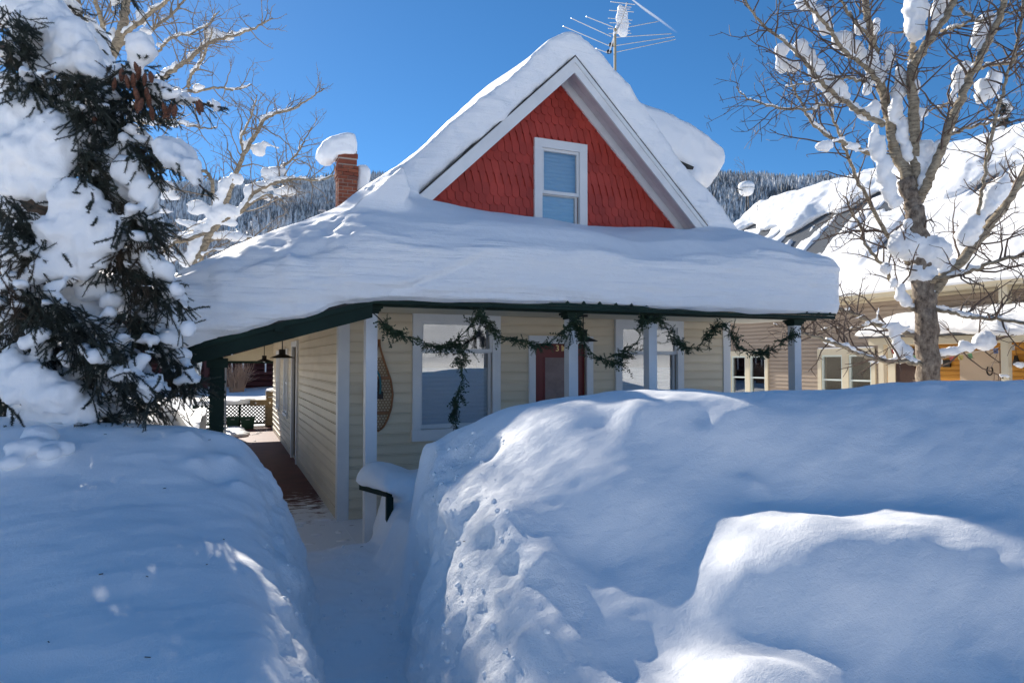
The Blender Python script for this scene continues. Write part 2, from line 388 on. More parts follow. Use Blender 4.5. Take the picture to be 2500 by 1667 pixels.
# openings measured on the front wall plane
def fx(x, y): p = at(x, y, Y=HY); return p[0], p[2]
W1 = dict(g=(fx(1026, 784)[0], fx(1200, 790)[0], fx(1026, 1048)[1], fx(1026, 784)[1]), c=0.105, meet=fx(1100, 856)[1])
W2 = dict(g=(fx(1514, 797)[0], fx(1649, 797)[0], 0.95, fx(1514, 797)[1]), c=0.105, meet=fx(1580, 861)[1])
GW = dict(g=(fx(1320, 362)[0], fx(1411, 366)[0], 3.35, fx(1320, 362)[1]), c=0.115, meet=fx(1360, 473)[1])
DR = (fx(1304, 838)[0], fx(1429, 838)[0], 0.05, fx(1304, 838)[1])
def rects_wall(x0, x1, z0, z1, holes):
    xs = sorted({x0, x1, *[h[0] for h in holes], *[h[1] for h in holes]}); zs = sorted({z0, z1, *[h[2] for h in holes], *[h[3] for h in holes]})
    out = []
    for a, b in zip(xs, xs[1:]):
        for c, d in zip(zs, zs[1:]):
            mx, mz = (a + b) / 2, (c + d) / 2
            if not any(h[0] < mx < h[1] and h[2] < mz < h[3] for h in holes): out.append((a, b, c, d))
    return out
mb = MB()
for a, b, c, d in rects_wall(HX0, HX1, -0.4, 2.75, [W1['g'], W2['g'], DR]): mb.box(a, b, HY, HY + 0.12, c, d)
front_wall = hpart('front_wall', mb.mesh('front_wall'), M['cream'])
PITCHB = 0.122
_prof = [(0, 0), (-0.024, 0), (-0.024, 0.012), (-0.013, 0.017), (-0.016, 0.026), (-0.0125, 0.031), (-0.0135, 0.100), (-0.0125, PITCHB - 0.006), (0, PITCHB - 0.006)]
def board_mesh(name):
    n = len(_prof); V = [(x, y, z) for x in (0, 1) for y, z in _prof]
    me = bpy.data.meshes.new(name); me.from_pydata(V, [], [list(range(n)), list(range(n, 2 * n))[::-1]] + [(i, n + i, n + (i + 1) % n, (i + 1) % n) for i in range(n)]); me.update(); return me
board_me = board_mesh('board'); board_me.materials.append(M['cream'])
def run_boards(segs, parent, place, jit=0.0012):
    for (a, b, z) in segs:
        if b - a < 0.02: continue
        place(a, b, z + random.uniform(-jit, jit))
def rows(x0, x1, z0, z1, holes, joints=()):
    """clapboard lengths between the openings, row by row"""
    segs = []; z = z0
    k = 0
    while z < z1:
        xs = [x0, x1]
        cut = [(h[0], h[1]) for h in holes if h[2] < z + PITCHB * 0.6 and h[3] > z + 0.05]
        edges = []; cur = x0
        for h0, h1 in sorted(cut):
            edges.append((cur, h0)); cur = h1
        edges.append((cur, x1))
        for a, b in edges:
            js = [j + 0.0 for j in joints if a + 0.1 < j < b - 0.1]
            pts = [a] + js + [b]
            for p, q in zip(pts, pts[1:]): segs.append((p + (0.001 if p in js else 0), q - (0.001 if q in js else 0), z))
        z += PITCHB; k += 1
    return segs
def outer(Wd): g, c = Wd['g'], Wd['c']; return (g[0] - c + 0.01, g[1] + c - 0.01, g[2] - c * 1.3, g[3] + c - 0.01)
DO = (DR[0] - 0.085, DR[1] + 0.085, -1, DR[3] + 0.09)
def place_front(a, b, z):
    obj('board', board_me, None, front_wall, Vector((a, HY, z)), (b - a, 1, 1))
run_boards(rows(HX0 + 0.1, HX1 - 0.1, -0.02, 2.40, [outer(W1), outer(W2), DO]), front_wall, place_front)
# corner boards (two faces each)
mb = MB().box(HX0 - 0.03, HX0 + 0.10, HY - 0.032, HY, -0.05, 2.5).box(HX0 - 0.032, HX0, HY, HY + 0.10, -0.05, 2.5)
hpart('corner_board', mb.mesh('corner_board'), M['white'])
mb = MB().box(HX1 - 0.10, HX1 + 0.03, HY - 0.032, HY, -0.05, 2.5).box(HX1, HX1 + 0.032, HY, HY + 0.10, -0.05, 2.5)
hpart('corner_board', mb.mesh('corner_board'), M['white'])

# ---- windows of the front
def pleated(x0, x1, z0, z1, y, pitch=0.05, amp=0.014):
    n = max(2, int((z1 - z0) / pitch)); zs = np.linspace(z0, z1, 2 * n + 1); ys = y + amp * (np.arange(2 * n + 1) % 2)
    V = [(x, yy, zz) for yy, zz in zip(ys, zs) for x in (x0, x1)]
    F = [(2 * i, 2 * i + 1, 2 * i + 3, 2 * i + 2) for i in range(2 * n)]
    V += [(x, yy + 0.012, zz) for yy, zz in zip(ys, zs) for x in (x0, x1)]; o = 2 * (2 * n + 1)
    F += [(o + 2 * i + 1, o + 2 * i, o + 2 * i + 2, o + 2 * i + 3) for i in range(2 * n)]
    F += [(0, o, o + 1, 1), (o - 2, o - 1, 2 * o - 1, 2 * o - 2)]
    F += [(2 * i, 2 * i + 2, o + 2 * i + 2, o + 2 * i) for i in range(2 * n)] + [(2 * i + 3, 2 * i + 1, o + 2 * i + 1, o + 2 * i + 3) for i in range(2 * n)]
    return mesh_np('blind', V, np.array(F))
def front_window(Wd, blind_z, trim='white', sill=True, wall=None, head=0.0):
    x0, x1, z0, z1 = Wd['g']; c = Wd['c']; mz = Wd['meet']; yo = HY - 0.055
    mb = MB().box(x0 - c, x0, yo, HY + 0.02, z0, z1).box(x1, x1 + c, yo, HY + 0.02, z0, z1).box(x0 - c - head, x1 + c + head, yo - 0.004, HY + 0.02, z1, z1 + c)
    mb.box(x0 - c - 0.01, x1 + c + 0.01, yo - 0.02, HY + 0.02, z0 - c * 1.3, z0)
    wn = hpart('window', mb.mesh('window'), M[trim])
    def sub(name, me, m): return obj(name, me, m, wn)
    s = 0.034
    up = MB().box(x0, x0 + s, HY - 0.025, HY + 0.02, mz - 0.02, z1).box(x1 - s, x1, HY - 0.025, HY + 0.02, mz - 0.02, z1).box(x0 + s, x1 - s, HY - 0.025, HY + 0.02, z1 - s, z1).box(x0 + s, x1 - s, HY - 0.027, HY + 0.02, mz - 0.022, mz + 0.022)
    lo = MB().box(x0, x0 + s, HY + 0.022, HY + 0.06, z0, mz).box(x1 - s, x1, HY + 0.022, HY + 0.06, z0, mz).box(x0 + s, x1 - s, HY + 0.022, HY + 0.06, z0, z0 + 0.055).box(x0 + s, x1 - s, HY + 0.022, HY + 0.06, mz - 0.03, mz)
    for nm, mbb in (('sash', up), ('sash', lo)): o = sub(nm, mbb.mesh(nm), M['white'])
    sub('pane', MB().box(x0 + s, x1 - s, HY - 0.004, HY, mz + 0.022, z1 - s).mesh('pane'), M['glass'])
    sub('pane', MB().box(x0 + s, x1 - s, HY + 0.04, HY + 0.044, z0 + 0.055, mz - 0.03).mesh('pane'), M['glass'])
    bt, bb = blind_z
    sub('blind', pleated(x0 + 0.01, x1 - 0.01, bb, bt, HY + 0.058), M['blind'])
    return wn
w1 = front_window(W1, (fx(1100, 898)[1], W1['g'][2]))
w2 = front_window(W2, (fx(1580, 897)[1], W2['g'][2]))
gw = front_window(GW, (GW['g'][3], GW['g'][2]))
# curtain edges seen inside the left window
mb = MB(); xx = np.linspace(W1['g'][1] - 0.16, W1['g'][1] - 0.005, 14)
for a, b in zip(xx, xx[1:]): mb.box(a, b, HY + 0.12 + 0.012 * math.sin(a * 130), HY + 0.14 + 0.012 * math.sin(a * 130), W1['g'][2], W1['g'][3])
obj('curtain', mb.mesh('curtain'), mat('grey_curtain', (0.2, 0.19, 0.22), 0.9), w1)
# ---- door
x0, x1, z0, z1 = DR
mb = MB().box(x0 - 0.095, x0, HY - 0.05, HY + 0.02, 0, z1).box(x1, x1 + 0.095, HY - 0.05, HY + 0.02, 0, z1).box(x0 - 0.095, x1 + 0.095, HY - 0.054, HY + 0.02, z1, z1 + 0.10)
hpart('door_frame', mb.mesh('door_frame'), M['white'])
st = 0.165
mb = MB().box(x0 + 0.004, x0 + st, HY + 0.025, HY + 0.07, 0.05, z1 - 0.004).box(x1 - st, x1 - 0.004, HY + 0.025, HY + 0.07, 0.05, z1 - 0.004)
mb.box(x0 + st, x1 - st, HY + 0.025, HY + 0.07, fx(1340, 871)[1], z1 - 0.004).box(x0 + st, x1 - st, HY + 0.025, HY + 0.07, 0.05, 0.75)
door = hpart('door', mb.mesh('door'), M['door'])
obj('screen_panel', MB().box(x0 + st, x1 - st, HY + 0.045, HY + 0.055, 0.75, fx(1340, 871)[1]).mesh('screen_panel'), M['doorglass'], door)
mb = MB().box(x0 + st - 0.012, x0 + st + 0.004, HY + 0.018, HY + 0.045, 0.75, fx(1340, 871)[1]); mb.box(x0 + st, x1 - st, HY + 0.018, HY + 0.045, fx(1340, 871)[1] - 0.008, fx(1340, 871)[1] + 0.004)
obj('molding', mb.mesh('molding'), M['door'], door)
def text_mesh(s, size, depth=0.004):
    cu = bpy.data.curves.new('t', 'FONT'); cu.body = s; cu.size = size; cu.extrude = depth; cu.align_x = 'LEFT'; cu.space_character = 1.12
    o = bpy.data.objects.new('t', cu); col.objects.link(o); dg = bpy.context.evaluated_depsgraph_get()
    me = bpy.data.meshes.new_from_object(o.evaluated_get(dg)); bpy.data.objects.remove(o); bpy.data.curves.remove(cu); return me
for s, px in (('3', 1356.0), ('1', 1367.5), ('6', 1373.5)):
    me = text_mesh(s, 0.115); me.materials.clear(); me.name = 'house_numeral'
    p = at(px, 857, Y=HY + 0.02); obj('house_numeral', me, M['gold'], door, (p[0], HY + 0.019, p[2]), None, (R(90), 0, 0))
obj('door_knob', MB().lathe([(0, 0), (0.012, 0), (0.012, 0.03), (0.028, 0.04), (0.03, 0.055), (0.02, 0.07), (0, 0.072)]).mesh('door_knob', True), M['gold'], door, (x0 + 0.07, HY + 0.025, 1.0), None, (R(90), 0, 0))
# ---- side wall (left), facing the side porch
SD = (12.75, 13.6, 0.05, 2.12); SW1 = (14.75, 15.45, 0.75, 2.02); SW2 = (17.0, 17.7, 0.75, 2.02)
mb = MB()
for a, b, c, d in rects_wall(HY + 0.12, HB, -0.4, 2.75, [SD, SW1, SW2]): mb.box(HX0, HX0 + 0.12, a, b, c, d)
side_wall = hpart('side_wall', mb.mesh('side_wall'), M['cream'])
def place_side(a, b, z):
    obj('board', board_me, None, side_wall, Vector((HX0, b, z)), (b - a, 1, 1), (0, 0, -math.pi / 2))
def grow(r, c): return (r[0] - c, r[1] + c, r[2] - c, r[3] + c)
run_boards(rows(HY + 0.1, HB, 0.10, 2.40, [grow(SD, 0.1), grow(SW1, 0.09), grow(SW2, 0.09)], joints=(10.45,)), side_wall, place_side)
hpart('base_board', MB().box(HX0 - 0.03, HX0, HY + 0.1, SD[0] - 0.1, 0, 0.115).box(HX0 - 0.03, HX0, SD[1] + 0.1, HB, 0, 0.115).mesh('base_board'), M['cream'])
def side_frame(r, name, c=0.1):
    a, b, z0, z1 = r; m_ = MB().box(HX0 - 0.05, HX0 + 0.02, a - c, a, max(z0 - c, 0), z1).box(HX0 - 0.05, HX0 + 0.02, b, b + c, max(z0 - c, 0), z1).box(HX0 - 0.055, HX0 + 0.02, a - c, b + c, z1, z1 + c)
    if z0 > 0.3: m_.box(HX0 - 0.065, HX0 + 0.02, a - c - 0.02, b + c + 0.02, z0 - 0.05, z0)
    return hpart(name, m_.mesh(name), M['white'])
o = side_frame(SD, 'door_frame')
sdoor = hpart('door', MB().box(HX0 + 0.05, HX0 + 0.09, SD[0], SD[1], 0.03, SD[3]).mesh('door'), mat('brown_side_door', (0.13, 0.095, 0.075), 0.6))
for r in (SW1, SW2):
    wnd = side_frame(r, 'window', 0.09); mz = (r[2] + r[3]) / 2
    obj('sash', MB().box(HX0 - 0.02, HX0 + 0.02, r[0], r[0] + 0.04, r[2], r[3]).box(HX0 - 0.02, HX0 + 0.02, r[1] - 0.04, r[1], r[2], r[3]).box(HX0 - 0.022, HX0 + 0.02, r[0] + 0.04, r[1] - 0.04, mz - 0.02, mz + 0.02).box(HX0 - 0.02, HX0 + 0.02, r[0] + 0.04, r[1] - 0.04, r[3] - 0.04, r[3]).box(HX0 - 0.02, HX0 + 0.02, r[0] + 0.04, r[1] - 0.04, r[2], r[2] + 0.05).mesh('sash'), M['white'], wnd)
    obj('pane', MB().box(HX0, HX0 + 0.005, r[0] + 0.04, r[1] - 0.04, r[2] + 0.05, mz - 0.02).mesh('pane'), M['glass'], wnd)
    obj('pane', MB().box(HX0 + 0.001, HX0 + 0.006, r[0] + 0.04, r[1] - 0.04, mz + 0.02, r[3] - 0.04).mesh('pane'), M['glass'], wnd)
# other walls and floors that close the house
hpart('rear_wall', MB().box(HX0, HX1, HB, HB + 0.12, -0.4, 2.75).mesh('rear_wall'), M['cream'])
hpart('side_wall', MB().box(HX1 - 0.12, HX1, HY + 0.12, HB, -0.4, 2.75).mesh('side_wall'), M['cream'])
hpart('room_partition', MB().box(HX0 + 0.13, HX1 - 0.13, HY + 1.8, HY + 1.88, 0, 5.6 - 2.9).box(HX0 + 0.13, HX1 - 0.13, HY + 0.13, HY + 1.8, 2.75, 2.8).box(HX0 + 0.13, HX1 - 0.13, HY + 0.13, HY + 1.8, -0.05, 0).mesh('room_partition'), M['interior'])

# ---- gable
def clip(poly, f):
    """keep the part of a convex polygon where f(p) >= 0 (f linear)"""
    out = []
    for i, p in enumerate(poly):
        q = poly[(i + 1) % len(poly)]; a, b = f(p), f(q)
        if a >= 0: out.append(p)
        if (a >= 0) != (b >= 0):
            t = a / (a - b); out.append((p[0] + t * (q[0] - p[0]), p[1] + t * (q[1] - p[1])))
    return out
tri = [(AX - (AZ - 2.75) / SL + 0.02, 2.75), (AX + (AZ - 2.75) / SL - 0.02, 2.75), (AX, AZ - 0.02)]
g = GW['g']; mb = MB()
for pl in (clip(tri, lambda p: g[0] - p[0]), clip(tri, lambda p: p[0] - g[1]),
           clip(clip(clip(tri, lambda p: p[0] - g[0]), lambda p: g[1] - p[0]), lambda p: p[1] - g[3]),
           clip(clip(clip(tri, lambda p: p[0] - g[0]), lambda p: g[1] - p[0]), lambda p: g[2] - p[1])):
    mb.prism(pl, HY + 0.0, HY + 0.1)
gable = hpart('gable_wall', mb.mesh('gable_wall'), M['red'])
def shingle_mesh(kind, w=0.098):
    h = w / 2
    if kind == 'scale': poly = [(-h + 0.032, 0), (h - 0.032, 0), (h - 0.009, 0.018), (h, 0.042), (h, 0.17), (-h, 0.17), (-h, 0.042), (-h + 0.009, 0.018)]
    else: poly = [(0, 0), (h * 0.96, 0.20), (h * 0.96, 0.33), (-h * 0.96, 0.33), (-h * 0.96, 0.20)]
    H = 0.17 if kind == 'scale' else 0.33
    n = len(poly); th = 0.023
    V = [(x, -0.006 - th * (1 - z / H * 0.75), z) for x, z in poly] + [(x, -0.001, z) for x, z in poly]
    me = bpy.data.meshes.new('shingle'); me.from_pydata(V, [], [list(range(n)), list(range(2 * n - 1, n - 1, -1))] + [((i + 1) % n, i, n + i, n + (i + 1) % n) for i in range(n)]); me.update(); me.materials.append(M['red']); return me
sh = {'scale': shingle_mesh('scale'), 'point': shingle_mesh('point')}
rowsS = []; z = 3.38
def add_rows(kind, n, pitch):
    global z
    for _ in range(n): rowsS.append((kind, z)); z += pitch
add_rows('scale', 6, 0.118); add_rows('point', 2, 0.165); z += 0.015
add_rows('scale', 2, 0.118); add_rows('point', 2, 0.165); z += 0.015
add_rows('scale', 5, 0.115)
sp = 0.104; spots = []
for r_, (kind, zz) in enumerate(rowsS):
    off = 0.5 * (r_ % 2)
    n = int(3.4 / sp)
    for i in range(-n, n + 1):
        x = AX + 0.02 + (i + off) * sp
        top = zz + (0.17 if kind == 'scale' else 0.33)
        if zz > AZ - 0.17 - abs(x - AX) * SL: continue
        if g[0] + 0.01 < x < g[1] - 0.01 and g[2] - 0.05 < zz + 0.1 < g[3] + 0.03: continue
        if g[0] - 0.03 < x < g[1] + 0.03 and g[2] < zz + 0.05 < g[3] - 0.0: continue
        # keep pieces under the roof line
        if top > roof_z(x) - 0.06: kz = max(0.45, (roof_z(x) - 0.06 - zz) / (top - zz))
        else: kz = 1.0
        spots.append((kind, x, zz, kz))
spots.sort(key=lambda s: -s[2])
vis = [s for s in spots if s[2] > 3.5]; rest = [s for s in spots if s[2] <= 3.5]
first, second = vis[:300], vis[300:] + rest
for kind, x, zz, kz in first:
    obj('shingle', sh[kind], None, gable, (x + random.uniform(-.002, .002), HY - 0.001 * random.random(), zz + random.uniform(-.003, .003)), (1, random.uniform(0.8, 1.05), kz), (0, random.uniform(-.006, .006), 0))
if second:
    mb = MB()
    for kind, x, zz, kz in second:
        me = sh[kind]; V = np.array([v.co[:] for v in me.vertices]) * (1, random.uniform(.85, 1.2), kz) + (x, HY - 0.0005, zz)
        mb.V.append(V)
        for p in me.polygons: mb.F.append(np.array([list(p.vertices)]) + mb.n)
        mb.n += len(V)
    tag(hpart('shingle_courses', mb.mesh('shingle_courses'), M['red'], gable, (0, 0, 0)), kind='stuff')

# ---- roof of the main house
OY = 7.60; EXL, EXR = 1.0, 7.26
def slab(x_in, x_out, y0, y1, dz0, dz1):
    m_ = MB(); V = []
    for y in (y0, y1):
        for x in (x_in, x_out):
            for dz in (dz0, dz1): V.append((x, y, float(roof_z(x)) + dz))
    m_.raw(V, [(0, 1, 3, 2), (4, 6, 7, 5), (0, 4, 5, 1), (2, 3, 7, 6), (0, 2, 6, 4), (1, 5, 7, 3)]); return m_
for xo in (EXL, EXR):
    hpart('roof', slab(AX, xo, OY - 0.045, HB + 0.3, 0.0, 0.02).mesh('roof'), M['roofdark'])
    hpart('roof_deck', slab(AX, xo, OY, HB + 0.3, -0.035, -0.002).mesh('roof_deck'), M['soffit'])
    # fascia along the rake, its crown strip, the frieze on the wall
    hpart('rake_board', slab(AX, xo, OY - 0.028, OY, -0.205, -0.004).mesh('rake_board'), M['white_old'])
    hpart('rake_molding', slab(AX, xo, OY - 0.05, OY - 0.03, -0.075, -0.006).mesh('rake_molding'), M['white_old'])
    hpart('frieze_board', slab(AX, xo, HY - 0.05, HY - 0.012, -0.21, -0.04).mesh('frieze_board'), M['white_old'])
    # lookout soffit boards between frieze and fascia
    ys = np.linspace(OY + 0.002, HY - 0.055, 4)
    for a, b in zip(ys, ys[1:]):
        hpart('soffit_board', slab(AX, xo, a + 0.003, b - 0.003, -0.075, -0.04).mesh('soffit_board'), M['soffit'])

# ---- porch: roof, beams, posts
EY = 6.47                                   # line of the front eave
PYP = 6.75                                  # line of the posts
def porch_z(y): return 2.44 + (y - EY) * 0.30
RX0, RX1 = 1.36, 7.44
mb = MB()
V = []
for y in (EY, HY):
    for x in (RX0 - 0.05, RX1):
        for dz in (0.0, 0.03): V.append((x, y, porch_z(y) + dz))
mb.raw(V, [(0, 1, 3, 2), (4, 6, 7, 5), (0, 4, 5, 1), (2, 3, 7, 6), (0, 2, 6, 4), (1, 5, 7, 3)])
hpart('porch_roof', mb.mesh('porch_roof'), M['green'])
for x in np.arange(RX0 + 0.02, RX1, 0.205):    # standing ribs of the metal roof, showing at the eave
    b0, b1 = 2.468, porch_z(HY) + 0.028
    m_ = MB(); V = [(x - 0.022, EY - 0.012, b0), (x + 0.022, EY - 0.012, b0), (x, EY - 0.012, b0 + 0.03), (x - 0.022, HY, b1), (x + 0.022, HY, b1), (x, HY, b1 + 0.03)]
    m_.raw(V, [(0, 1, 4, 3), (1, 2, 5, 4), (2, 0, 3, 5)]); m_.F.append(np.array([[0, 2, 1]]) + m_.n - 6); m_.F.append(np.array([[3, 4, 5]]) + m_.n - 6)
    hpart('roof_rib', m_.mesh('roof_rib'), M['green'])
hpart('fascia_board', MB().box(RX0 - 0.05, RX1 - 0.01, EY + 0.002, EY + 0.03, 2.398, 2.438).mesh('fascia_board'), M['green'])
hpart('porch_beam', MB().box(RX0 - 0.05, RX1 - 0.1, PYP - 0.055, PYP + 0.055, 2.392, 2.418).mesh('porch_beam'), M['green'])
hpart('porch_soffit', MB().box(RX0, RX1 - 0.05, EY + 0.032, HY - 0.03, 2.42, 2.435).mesh('porch_soffit'), M['porch_ceiling'])
def post(x, y, zt, m_body, m_cap, w=0.115, zb=-0.05):
    p = hpart('post', MB().box(x - w / 2, x + w / 2, y - w / 2, y + w / 2, zb, zt - 0.06).mesh('post'), m_body)
    mb = MB()
    for r_, z0_, z1_ in ((w / 2 + 0.012, zt - 0.075, zt - 0.052), (w / 2 + 0.028, zt - 0.052, zt - 0.026), (w / 2 + 0.045, zt - 0.026, zt)): mb.box(x - r_, x + r_, y - r_, y + r_, z0_, z1_)
    obj('capital', mb.mesh('capital'), m_cap, p); return p
for px in (905, 1394, 1587, 1939):
    xp = at(px, 780, Y=PYP)[0]; post(xp, PYP, 2.39, M['white'], M['green'])
# side porch: shed roof falling to the left
SX0, SX1 = -0.34, RX0 - 0.05
def side_z(x): return 2.405 - (SX1 - np.asarray(x)) * 0.288
def sslab(x0, x1, y0, y1, dz0, dz1):
    V = [(x, y, float(side_z(x)) + dz) for y in (y0, y1) for x in (x0, x1) for dz in (dz0, dz1)]
    return MB().raw(V, [(0, 1, 3, 2), (4, 6, 7, 5), (0, 4, 5, 1), (2, 3, 7, 6), (0, 2, 6, 4), (1, 5, 7, 3)])
hpart('side_porch_roof', sslab(SX0, SX1 + 0.1, EY - 0.02, HB, 0.03, 0.055).mesh('side_porch_roof'), M['roofdark'])
hpart('rake_beam', sslab(SX0 + 0.03, SX1 + 0.0, EY, EY + 0.045, -0.145, 0.028).mesh('rake_beam'), M['green'])
hpart('rake_beam', sslab(SX0 + 0.1, SX1 + 0.0, EY - 0.028, EY - 0.002, -0.02, 0.03).mesh('rake_beam'), M['green'])
hpart('inner_rafter', sslab(-0.0, HX0 - 0.03, PYP - 0.04, PYP + 0.05, -0.115, 0.02).mesh('inner_rafter'), mat('bare_rafter_wood', (0.36, 0.29, 0.24), 0.8, build=weathered((0.26, 0.2, 0.16), (0.48, 0.42, 0.36), (5, 5, 5), (80, 80, 80), 0.5, 0.004, 0.05)))
hpart('eave_block', MB().box(0.42, 0.50, EY - 0.035, EY - 0.001, float(side_z(0.46)) - 0.055, float(side_z(0.46)) + 0.02).mesh('eave_block'), M['green'])
for k, y in enumerate(np.arange(PYP + 0.06, HB, 0.14)):
    hpart('ceiling_board', sslab(-0.02, HX0 - 0.035, y + 0.002, min(y + 0.138, HB), -0.03, -0.012 - 0.001 * (k % 2)).mesh('ceiling_board'), M['porch_ceiling'])
hpart('side_beam', MB().box(-0.10, -0.01, PYP + 0.06, HB, 1.80, 1.93).mesh('side_beam'), M['green'])
hpart('end_beam', MB().box(-0.01, HX0 - 0.02, HB - 0.1, HB - 0.02, 1.80, 1.86).mesh('end_beam'), M['green'])
hpart('end_gable_panel', MB().raw([(x, y, z) for y in (HB - 0.09, HB - 0.03) for x, z in ((-0.01, 1.86), (HX0 - 0.02, 1.86), (HX0 - 0.02, 2.33), (-0.01, 1.96))], [(0, 1, 2, 3), (7, 6, 5, 4), (0, 4, 5, 1), (1, 5, 6, 2), (2, 6, 7, 3), (3, 7, 4, 0)]).mesh('end_gable_panel'), M['porch_ceiling'])
gx = -0.055
gp = hpart('post', MB().box(gx - 0.062, gx + 0.062, PYP - 0.062, PYP + 0.062, -0.05, 1.86).mesh('post'), M['green'])
for zc, hh_, ww_ in ((1.50, 0.022, 0.074), (1.545, 0.022, 0.074), (1.64, 0.022, 0.074), (1.78, 0.085, 0.09)):
    obj('ring', MB().box(gx - ww_, gx + ww_, PYP - ww_, PYP + ww_, zc, zc + hh_).mesh('ring'), M['green'], gp)
hpart('trim_strip', MB().box(gx + 0.0635, gx + 0.08, PYP - 0.055, PYP + 0.05, 0, 1.8).mesh('trim_strip'), MATS['bare_rafter_wood'])
post(gx, 11.5, 1.82, M['green'], M['green']); post(gx, HB - 0.1, 1.82, M['green'], M['green'])
hpart('porch_floor', MB().box(-0.15, HX0 - 0.002, 6.6, HB + 1.0, -0.12, 0.0).mesh('porch_floor'), M['redfloor'])
hpart('front_porch_floor', MB().box(HX0, 7.3, 6.6, HY, -0.12, 0.0).mesh('front_porch_floor'), M['redfloor'])
# rail beside the corner post
p0, p1 = at(883, 1160, Y=6.62), at(951, 1206, Z=0.62)
p0[2] = p1[2] = 0.62
d_ = (p1 - p0) / np.linalg.norm(p1 - p0)
hpart('rail', MB().obox(p0, p1, 0.055, 0.05).mesh('rail'), M['green'])
hpart('rail_post', MB().box(p1[0] - 0.03, p1[0] + 0.03, p1[1] - 0.03, p1[1] + 0.03, -0.1, 0.594).mesh('rail_post'), M['green'])

# ---- chimney
cy = 13.5; ca, cb = at(824, 500, Y=cy), at(874, 420, Y=cy); cxm = (ca[0] + cb[0]) / 2; cw = (at(873, 450, Y=cy)[0] - at(826, 450, Y=cy)[0])
cz1 = at(848, 403, Y=cy)[2]; cz0 = 3.4
chim = hpart('chimney', MB().box(cxm - cw / 2 + 0.012, cxm + cw / 2 - 0.012, cy + 0.012, cy + cw - 0.012, cz0, cz1 + 0.30).mesh('chimney'), M['mortar'])
brick_me = MB().box(-0.5, 0.5, -0.5, 0.5, -0.5, 0.5).mesh('brick'); brick_me.materials.append(M['brick'])
ch_ = 0.072; zc = cz0; r_ = 0; nco = int((cz1 - cz0) / ch_)
for k in range(nco):
    zc = cz1 - (k + 0.5) * ch_
    if zc < 4.2: break
    grow_ = 0.022 if k in (0, 1, 2) else (0.012 if k == 3 else 0.0)
    W_ = cw + 2 * grow_; bl = W_ / 2
    for face in range(4):
        offs = ([-0.25, 0.25] if k % 2 else [-0.375, 0.0, 0.375]) ; lens = ([0.5, 0.5] if k % 2 else [0.25, 0.5, 0.25])
        for o_, l_ in zip(offs, lens):
            L = l_ * W_ - 0.012; c_ = o_ * W_
            if face in (0, 2):
                y_ = cy - grow_ + 0.03 if face == 0 else cy + cw + grow_ - 0.03
                lo = (cxm + c_, y_, zc); scl = (L, 0.06, ch_ - 0.012)
            else:
                x_ = cxm - W_ / 2 + 0.031 if face == 1 else cxm + W_ / 2 - 0.031
                lo = (x_, cy + cw / 2 + c_, zc); scl = (0.06, L - (0.13 if abs(o_) > 0.2 else 0), ch_ - 0.012)
                if abs(o_) > 0.2: lo = (x_, cy + cw / 2 + c_ - math.copysign(0.065, c_), zc)
            if min(scl) < 0.02: continue
            obj('brick', brick_me, None, chim, (lo[0], lo[1] + random.uniform(-.004, .004), lo[2]), scl, (random.uniform(-.02, .02), random.uniform(-.015, .015), random.uniform(-.02, .02)))
# slab cap: two thin courses above with a gap of snow between
capz = cz1
for k, (gap, th, gr) in enumerate(((0.02, 0.10, -0.005), (0.025, 0.10, 0.01))):
    capz += gap
    for o_, l_ in ((-0.25, 0.5), (0.25, 0.5)) if k else ((0.0, 1.0),):
        obj('cap_brick', brick_me, None, chim, (cxm + o_ * cw, cy + cw / 2, capz + th / 2), (cw * l_ + 2 * gr - 0.01, cw + 2 * gr, th - 0.01))
    capz += th
# vent pipe on the hidden slope
vp = at(787, 520, Y=15.0)
hpart('vent_pipe', MB().lathe([(0.05, -0.9), (0.05, 0.0), (0.045, 0.0)], vp, 12).lathe([(0.0, 0.10), (0.085, 0.06), (0.085, 0.045), (0.0, 0.045)], vp, 12).mesh('vent_pipe', True), mat('galvanised_pipe', (0.4, 0.4, 0.42), 0.45, 0.7))
# ---- dormer at the right that carries the snow cornice
DY0, DY1 = 8.85, 12.5
def dorm_z(x): return 5.50 - (np.asarray(x) - 4.6) * 0.25
V = [(x, y, z) for y in (DY0, DY1) for x, z in ((4.5, 4.6), (6.75, 3.1), (6.75, float(dorm_z(6.75)) - 0.04), (4.5, float(dorm_z(4.5)) - 0.04))]
hpart('dormer_wall', MB().raw(V, [(0, 1, 2, 3), (7, 6, 5, 4), (0, 4, 5, 1), (1, 5, 6, 2), (2, 6, 7, 3), (3, 7, 4, 0)]).mesh('dormer_wall'), M['cream'])
V = [(x, y, float(dorm_z(x)) + dz) for y in (DY0 - 0.2, DY1 + 0.2) for x in (4.4, 7.0) for dz in (-0.035, 0.02)]
hpart('dormer_roof', MB().raw(V, [(0, 1, 3, 2), (4, 6, 7, 5), (0, 4, 5, 1), (2, 3, 7, 6), (0, 2, 6, 4), (1, 5, 7, 3)]).mesh('dormer_roof'), M['roofdark'])

# ================================================================== snow on the roofs
def pl(x, xs, ys): return np.interp(x, xs, ys)
mb = MB()
